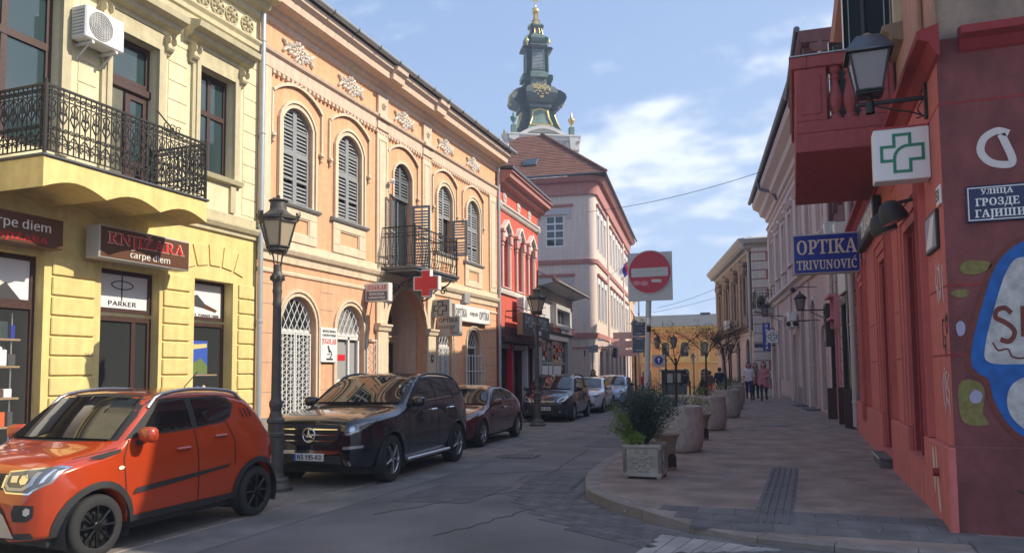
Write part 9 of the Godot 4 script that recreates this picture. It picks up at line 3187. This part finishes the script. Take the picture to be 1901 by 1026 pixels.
	for y in [1.135]:
		for s in [-0.5, 0.5]: part(t, "bonnet_louvre", c.patch(G.new(), 3, rect2(1.0, 1.06, s - 0.14, s + 0.14), 0.004), "dark")
	part(t, "grille", c.patch(G.new(), 1, mirror_poly(v2([[0.0, 0.63], [0.30, 0.63], [0.46, 0.72], [0.52, 0.90], [0.50, 0.94], [0.0, 0.95]])), 0.008), "car_black_plastic")
	for y in [0.70, 0.79, 0.875]: part(t, "grille_bar", c.patch(G.new(), 1, mirror_poly(v2([[0.0, y - 0.013], [0.42 + (y - 0.7) * 0.3, y - 0.006], [0.42 + (y - 0.7) * 0.3, y + 0.006], [0.0, y + 0.013]])), 0.024), "chrome")
	g = G.new()
	g.t = Transform3D(Basis(Vector3.RIGHT, 0.0), V(0, 0.785, -c.front(0.0, 0.785) + 0.045))
	var ring := []
	for k in 24: ring.append(V(cos(TAU * k / 24), sin(TAU * k / 24), 0) * 0.105)
	g.tube(ring, 0.013, 6, -1, true)
	for k in 3:
		var a := PI / 2 + TAU * k / 3
		g.prism(PackedVector2Array([U(cos(a), sin(a)) * 0.10, U(cos(a + PI / 3 * 1.0), sin(a + PI / 3 * 1.0)) * 0.022, U(cos(a - PI / 3 * 1.0), sin(a - PI / 3 * 1.0)) * 0.022]), -0.008, 0.012)
	part(t, "star_badge", g, "chrome")
	both(t, "headlight", c, 1, v2([[0.56, 0.80], [0.62, 0.775], [0.80, 0.835], [0.89, 0.93], [0.905, 0.985], [0.84, 0.985], [0.66, 0.935]]), 0.007, "lamp_mid", 0.05)
	both(t, "headlight_lens", c, 1, v2([[0.66, 0.845], [0.72, 0.845], [0.75, 0.88], [0.72, 0.92], [0.67, 0.905]]), 0.012, "lamp_clear", 0.04)
	both(t, "headlight_edge", c, 1, v2([[0.60, 0.80], [0.63, 0.79], [0.80, 0.85], [0.88, 0.94], [0.86, 0.945], [0.78, 0.87], [0.62, 0.82]]), 0.013, "headlamp", 0.05)
	both(t, "daytime_light", c, 1, v2([[0.55, 0.575], [0.83, 0.60], [0.84, 0.64], [0.56, 0.62]]), 0.012, "headlamp", 0.05)
	part(t, "lower_intake", c.patch(G.new(), 1, mirror_poly(v2([[0.0, 0.36], [0.55, 0.36], [0.50, 0.48], [0.0, 0.49]])), 0.008), "car_black_plastic")
	part(t, "skid_plate", c.patch(G.new(), 1, mirror_poly(v2([[0.0, 0.50], [0.48, 0.50], [0.62, 0.335], [0.70, 0.345], [0.60, 0.50], [0.52, 0.555], [0.0, 0.56]])), 0.014), "chrome")
	both(t, "bumper_crease", c, 1, v2([[0.60, 0.47], [0.84, 0.49], [0.86, 0.52], [0.62, 0.50]]), 0.010, "paint_black", 0.05)
	plate(t, c, -0.02, 0.455, "NS 195-KD")
	both(t, "tail_light", c, 0, v2([[4.30, 1.0], [4.50, 1.02], [4.44, 1.14], [4.30, 1.16]]), 0.006, "tail_red")
func coupe() -> void:
	var c := Car.new()
	c.length = 4.32
	c.hubs = [0.79, 3.52]
	c.hub_y = 0.31
	c.arch = 0.355
	c.bottom = 0.24
	c.top = [[0, 0.52], [0.02, 0.62], [0.08, 0.70], [0.3, 0.79], [0.8, 0.88], [1.2, 0.925], [1.36, 0.98], [1.7, 1.18], [2.0, 1.325], [2.35, 1.395], [2.75, 1.385], [3.2, 1.31], [3.6, 1.19], [3.95, 1.06], [4.15, 0.99], [4.26, 0.88], [4.32, 0.7]]
	c.plan = [[0, 0.48], [0.05, 0.60], [0.16, 0.71], [0.4, 0.81], [0.8, 0.855], [3.5, 0.86], [3.95, 0.81], [4.2, 0.72], [4.32, 0.6]]
	c.tumble = [[0.2, 0.93], [0.32, 0.98], [0.55, 1.0], [0.75, 0.985], [0.92, 0.95], [1.1, 0.86], [1.28, 0.75], [1.42, 0.66]]
	var t := car_base("maroon_coupe", "dark maroon coupe with round headlights parked behind the black SUV", V(-7.58, 0, -15.6), 3.0, c, "paint_maroon", "rim_silver", 7, false, 0.31, 0.215)
	both(t, "window_trim", c, 0, v2([[1.42, 0.955], [1.85, 1.20], [2.15, 1.30], [2.7, 1.31], [3.2, 1.225], [3.42, 1.13], [3.2, 1.05], [2.3, 1.0]]), 0.004, "car_black_plastic")
	both(t, "side_window", c, 0, v2([[1.62, 0.995], [1.95, 1.20], [2.2, 1.275], [2.42, 1.285], [2.50, 1.03]]), 0.008, "car_glass")
	both(t, "side_window", c, 0, v2([[2.57, 1.035], [2.50, 1.285], [2.75, 1.28], [3.15, 1.21], [3.34, 1.13], [3.1, 1.07]]), 0.008, "car_glass")
	part(t, "windscreen_trim", c.patch(G.new(), 1, mirror_poly(v2([[0.0, 0.955], [0.72, 0.945], [0.68, 1.10], [0.58, 1.27], [0.0, 1.325]])), 0.004), "car_black_plastic")
	part(t, "windscreen", c.screen(1, 0.69, 0.97, 0.56, 1.31, 0.04, 0.004), "car_glass")
	part(t, "rear_window", c.patch(G.new(), 2, mirror_poly(v2([[0.0, 1.08], [0.56, 1.08], [0.48, 1.27], [0.0, 1.31]])), 0.006), "car_glass")
	wing_mirror(t, c, 1.58, 0.94, "paint_maroon", 1.0)
	both(t, "roof_trim", c, 0, v2([[1.42, 0.965], [1.85, 1.21], [2.15, 1.315], [2.7, 1.325], [3.25, 1.235], [3.45, 1.14], [3.45, 1.125], [3.22, 1.21], [2.7, 1.305], [2.15, 1.295], [1.85, 1.19]]), 0.010, "steel")
	for s in [1.0, -1.0]:
		var g := G.new()
		part(t, "shut_line", c.line(G.new(), 0, v2([[1.45, 0.95], [1.35, 0.8], [1.40, 0.34]]), 0.013, 0.003, s), "dark")
		part(t, "shut_line", c.line(G.new(), 0, v2([[2.55, 1.02], [2.65, 0.8], [2.62, 0.36]]), 0.013, 0.003, s), "dark")
		var w := c.half(2.42, 0.84)
		part(t, "door_handle", G.new().bx(s * w - 0.01, 0.825, -2.52, s * w + 0.04 * s, 0.855, -2.32, 0.012), "paint_maroon")
		for q in [[0.56, 0.60, 0.105], [0.37, 0.585, 0.075]]:
			var el := []
			for k in 14: el.append(U(q[0] + cos(TAU * k / 14) * q[2], q[1] + 0.04 + sin(TAU * k / 14) * q[2] * 0.85))
			part(t, "headlight", c.patch(G.new(), 1, el, 0.012, s, 0.05), "headlamp")
	both(t, "side_repeater", c, 0, v2([[0.42, 0.70], [0.52, 0.72], [0.52, 0.78], [0.44, 0.77]]), 0.008, "headlamp")
	part(t, "grille", c.patch(G.new(), 1, mirror_poly(v2([[0.0, 0.52], [0.22, 0.53], [0.27, 0.65], [0.0, 0.67]])), 0.008), "car_black_plastic")
	for y in [0.55, 0.59, 0.63]: part(t, "grille_bar", c.patch(G.new(), 1, rect2(-0.23, 0.23, y - 0.008, y + 0.008), 0.015), "chrome")
	part(t, "lower_intake", c.patch(G.new(), 1, mirror_poly(v2([[0.0, 0.28], [0.52, 0.29], [0.50, 0.40], [0.0, 0.40]])), 0.006), "car_black_plastic")
	both(t, "bumper_strip", c, 1, v2([[0.05, 0.455], [0.72, 0.46], [0.72, 0.48], [0.05, 0.475]]), 0.012, "car_black_plastic", 0.06)
	plate(t, c, 0.0, 0.45, "NS 042-RT")
func hatch(called: String, label: String, pos: Vector3, yaw: float, k: Dictionary) -> Node3D:
	var c := Car.new()
	c.length = k.length
	c.hubs = k.hubs
	c.hub_y = 0.31
	c.arch = 0.36
	c.bottom = 0.25
	c.top = k.top
	c.plan = [[0, k.w * 0.60], [0.05, k.w * 0.72], [0.18, k.w * 0.84], [0.45, k.w * 0.95], [0.9, k.w], [c.length - 0.9, k.w], [c.length - 0.3, k.w * 0.92], [c.length, k.w * 0.75]]
	c.tumble = k.tumble
	var t := car_base(called, label, pos, yaw, c, k.paint, "rim_silver", 7, false, 0.31, 0.21)
	var b: float = k.belt
	var r: float = k.roof
	var x0: float = k.screen_foot
	var x1: float = k.screen_head
	both(t, "window_trim", c, 0, v2([[x0 + 0.12, b - 0.01], [x1 + 0.05, r - 0.02], [c.length * 0.55, r + 0.01], [c.length - 0.62, r - 0.03], [c.length - 0.36, b + 0.06]]), 0.004, "car_black_plastic")
	both(t, "side_window", c, 0, v2([[x0 + 0.42, b + 0.03], [x1 + 0.18, r - 0.05], [c.length * 0.5, r - 0.03], [c.length * 0.51, b + 0.04]]), 0.008, "car_glass")
	both(t, "side_window", c, 0, v2([[c.length * 0.53, b + 0.04], [c.length * 0.52, r - 0.03], [c.length * 0.72, r - 0.04], [c.length * 0.74, b + 0.05]]), 0.008, "car_glass")
	both(t, "side_window", c, 0, v2([[c.length * 0.76, b + 0.06], [c.length * 0.74, r - 0.05], [c.length - 0.66, r - 0.07], [c.length - 0.44, b + 0.09]]), 0.008, "car_glass")
	part(t, "windscreen", c.screen(1, k.w * 0.82, k.cowl, k.w * 0.68, r + 0.055, 0.04, 0.006), "car_glass")
	part(t, "rear_window", c.patch(G.new(), 2, mirror_poly(v2([[0.0, b + 0.06], [k.w * 0.66, b + 0.06], [k.w * 0.58, r - 0.04], [0.0, r]])), 0.006), "car_glass")
	wing_mirror(t, c, x0 + 0.45, b - 0.01, k.mirror)
	for s in [1.0, -1.0]:
		var g := G.new()
		part(t, "shut_line", c.line(G.new(), 0, v2([[x0 + 0.2, b], [x0 + 0.12, b - 0.2], [x0 + 0.14, 0.36]]), 0.013, 0.003, s), "dark")
		part(t, "shut_line", c.line(G.new(), 0, v2([[c.length * 0.52, b], [c.length * 0.525, 0.36]]), 0.013, 0.003, s), "dark")
		for x in [c.length * 0.48, c.length * 0.70]:
			var w := c.half(x, b - 0.12)
			part(t, "door_handle", G.new().bx(s * w - 0.01, b - 0.135, -x - 0.1, s * w + 0.04 * s, b - 0.105, -x + 0.1, 0.012), k.mirror)
	both(t, "headlight", c, 1, v2(k.lamp), 0.008, "headlamp", 0.06)
	both(t, "headlight_lens", c, 1, v2(k.lamp).map(func(q): return q * 0.5 + (U(k.lamp[0][0], k.lamp[0][1]) + U(k.lamp[2][0], k.lamp[2][1])) * 0.25), 0.012, "lamp_deep", 0.06)
	part(t, "grille", c.patch(G.new(), 1, mirror_poly(v2(k.grille)), 0.008), "car_black_plastic")
	part(t, "lower_intake", c.patch(G.new(), 1, mirror_poly(v2([[0.0, 0.27], [k.w * 0.72, 0.28], [k.w * 0.66, 0.40], [0.0, 0.40]])), 0.006), "car_black_plastic")
	both(t, "fog_lamp", c, 1, v2([[k.w * 0.60, 0.33], [k.w * 0.66, 0.33], [k.w * 0.67, 0.37], [k.w * 0.61, 0.37]]), 0.012, "lamp_clear", 0.05)
	plate(t, c, 0.0, 0.46, k.plate)
	if k.get("rails", false): roof_rail(t, c, x1 + 0.2, c.length - 0.7, "car_black_plastic", 0.05, 0.06)
	if k.get("strip", false): both(t, "rubbing_strip", c, 0, v2([[x0 + 0.2, 0.60], [c.length * 0.78, 0.66], [c.length * 0.78, 0.69], [x0 + 0.2, 0.63]]), 0.012, "chrome")
	if k.get("badge", false):
		part(t, "badge", G.new().prism(PackedVector2Array([U(0, -0.07), U(0.055, 0), U(0, 0.07), U(-0.055, 0)]), 0.0, 0.02), "chrome", "", V(0, 0.70, -c.front(0, 0.70) + 0.01))
		part(t, "bumper_band", c.patch(G.new(), 1, mirror_poly(v2([[0.0, 0.50], [k.w * 0.9, 0.52], [k.w * 0.9, 0.60], [0.0, 0.60]])), 0.005), "car_black_plastic")
		part(t, "grille_bar", c.patch(G.new(), 1, mirror_poly(v2([[0.07, 0.70], [0.40, 0.71], [0.40, 0.725], [0.07, 0.72]])), 0.014), "chrome")
		part(t, "grille_bar", c.patch(G.new(), 1, mirror_poly(v2([[0.07, 0.66], [0.36, 0.67], [0.36, 0.685], [0.07, 0.68]])), 0.014), "chrome")
	return t
func other_cars() -> void:
	hatch("people_carrier", "dark navy people carrier with roof rails parked by the farther lamp post", V(-8.02, 0, -24.8), 3.5, {"length": 4.26, "hubs": [0.86, 3.50], "w": 0.89, "top": [[0, 0.58], [0.03, 0.70], [0.12, 0.80], [0.5, 0.95], [0.9, 1.07], [1.05, 1.14], [1.5, 1.42], [1.8, 1.55], [2.3, 1.615], [3.0, 1.60], [3.6, 1.53], [3.85, 1.44], [4.0, 1.2], [4.14, 1.0], [4.26, 0.7]], "tumble": [[0.2, 0.93], [0.35, 0.98], [0.55, 1.0], [0.8, 0.985], [1.05, 0.955], [1.3, 0.86], [1.5, 0.78], [1.62, 0.72]], "belt": 1.05, "roof": 1.48, "screen_foot": 0.95, "screen_head": 1.7, "cowl": 1.12, "paint": "paint_navy", "mirror": "paint_navy", "lamp": [[0.42, 0.66], [0.70, 0.70], [0.80, 0.84], [0.74, 0.90], [0.50, 0.78]], "grille": [[0.0, 0.63], [0.38, 0.64], [0.41, 0.73], [0.0, 0.74]], "plate": "333-03", "rails": true, "strip": true, "badge": true})
	hatch("white_hatchback", "white hatchback parked behind the navy people carrier", V(-8.18, 0, -30.2), 4.5, {"length": 4.0, "hubs": [0.82, 3.28], "w": 0.85, "top": [[0, 0.56], [0.02, 0.70], [0.1, 0.82], [0.4, 0.92], [0.95, 1.0], [1.1, 1.06], [1.55, 1.32], [1.85, 1.43], [2.3, 1.475], [3.0, 1.45], [3.5, 1.37], [3.7, 1.22], [3.88, 1.0], [4.0, 0.7]], "tumble": [[0.2, 0.93], [0.35, 0.98], [0.55, 1.0], [0.8, 0.985], [0.98, 0.955], [1.2, 0.86], [1.4, 0.76], [1.5, 0.70]], "belt": 0.97, "roof": 1.36, "screen_foot": 1.0, "screen_head": 1.75, "cowl": 1.05, "paint": "paint_white", "mirror": "paint_white", "lamp": [[0.42, 0.64], [0.74, 0.66], [0.77, 0.76], [0.60, 0.78], [0.42, 0.74]], "grille": [[0.0, 0.62], [0.38, 0.63], [0.40, 0.73], [0.0, 0.75]], "plate": "NS 217-LV"})
	hatch("blue_hatchback", "light blue hatchback with a wide windscreen, farthest of the parked cars", V(-8.20, 0, -35.0), 5.5, {"length": 4.2, "hubs": [0.9, 3.45], "w": 0.89, "top": [[0, 0.55], [0.02, 0.68], [0.1, 0.78], [0.5, 0.93], [0.95, 1.03], [1.1, 1.10], [1.65, 1.38], [2.0, 1.48], [2.4, 1.52], [3.1, 1.48], [3.6, 1.38], [3.85, 1.24], [4.05, 1.0], [4.2, 0.7]], "tumble": [[0.2, 0.93], [0.35, 0.98], [0.55, 1.0], [0.8, 0.985], [1.0, 0.955], [1.2, 0.87], [1.42, 0.78], [1.55, 0.70]], "belt": 1.0, "roof": 1.40, "screen_foot": 0.95, "screen_head": 1.9, "cowl": 1.08, "paint": "paint_sky", "mirror": "car_black_plastic", "lamp": [[0.44, 0.66], [0.72, 0.70], [0.82, 0.84], [0.74, 0.87], [0.52, 0.78]], "grille": [[0.0, 0.52], [0.34, 0.53], [0.34, 0.60], [0.0, 0.61]], "plate": "NS 088-AC"})


func _ready() -> void:
	rng.seed = 20
	setup()
	make_materials()
	ground()
	yellow_house()
	orange_house()
	red_house()
	low_shop()
	pink_house()
	square_backdrop()
	church_tower()
	corner_house()
	middle_house()
	rose_house()
	brown_house()
	small_suv()
	big_suv()
	coupe()
	other_cars()
	lamp_post("old-style iron lamp post between the orange SUV and the black SUV", V(-7.27, 0.0, -9.53), 0.25)
	lamp_post("old-style iron lamp post between the coupe and the people carrier", V(-7.70, 0.0, -23.2), 0.1)
	no_entry()
	planters()
	far_furniture()
	people()
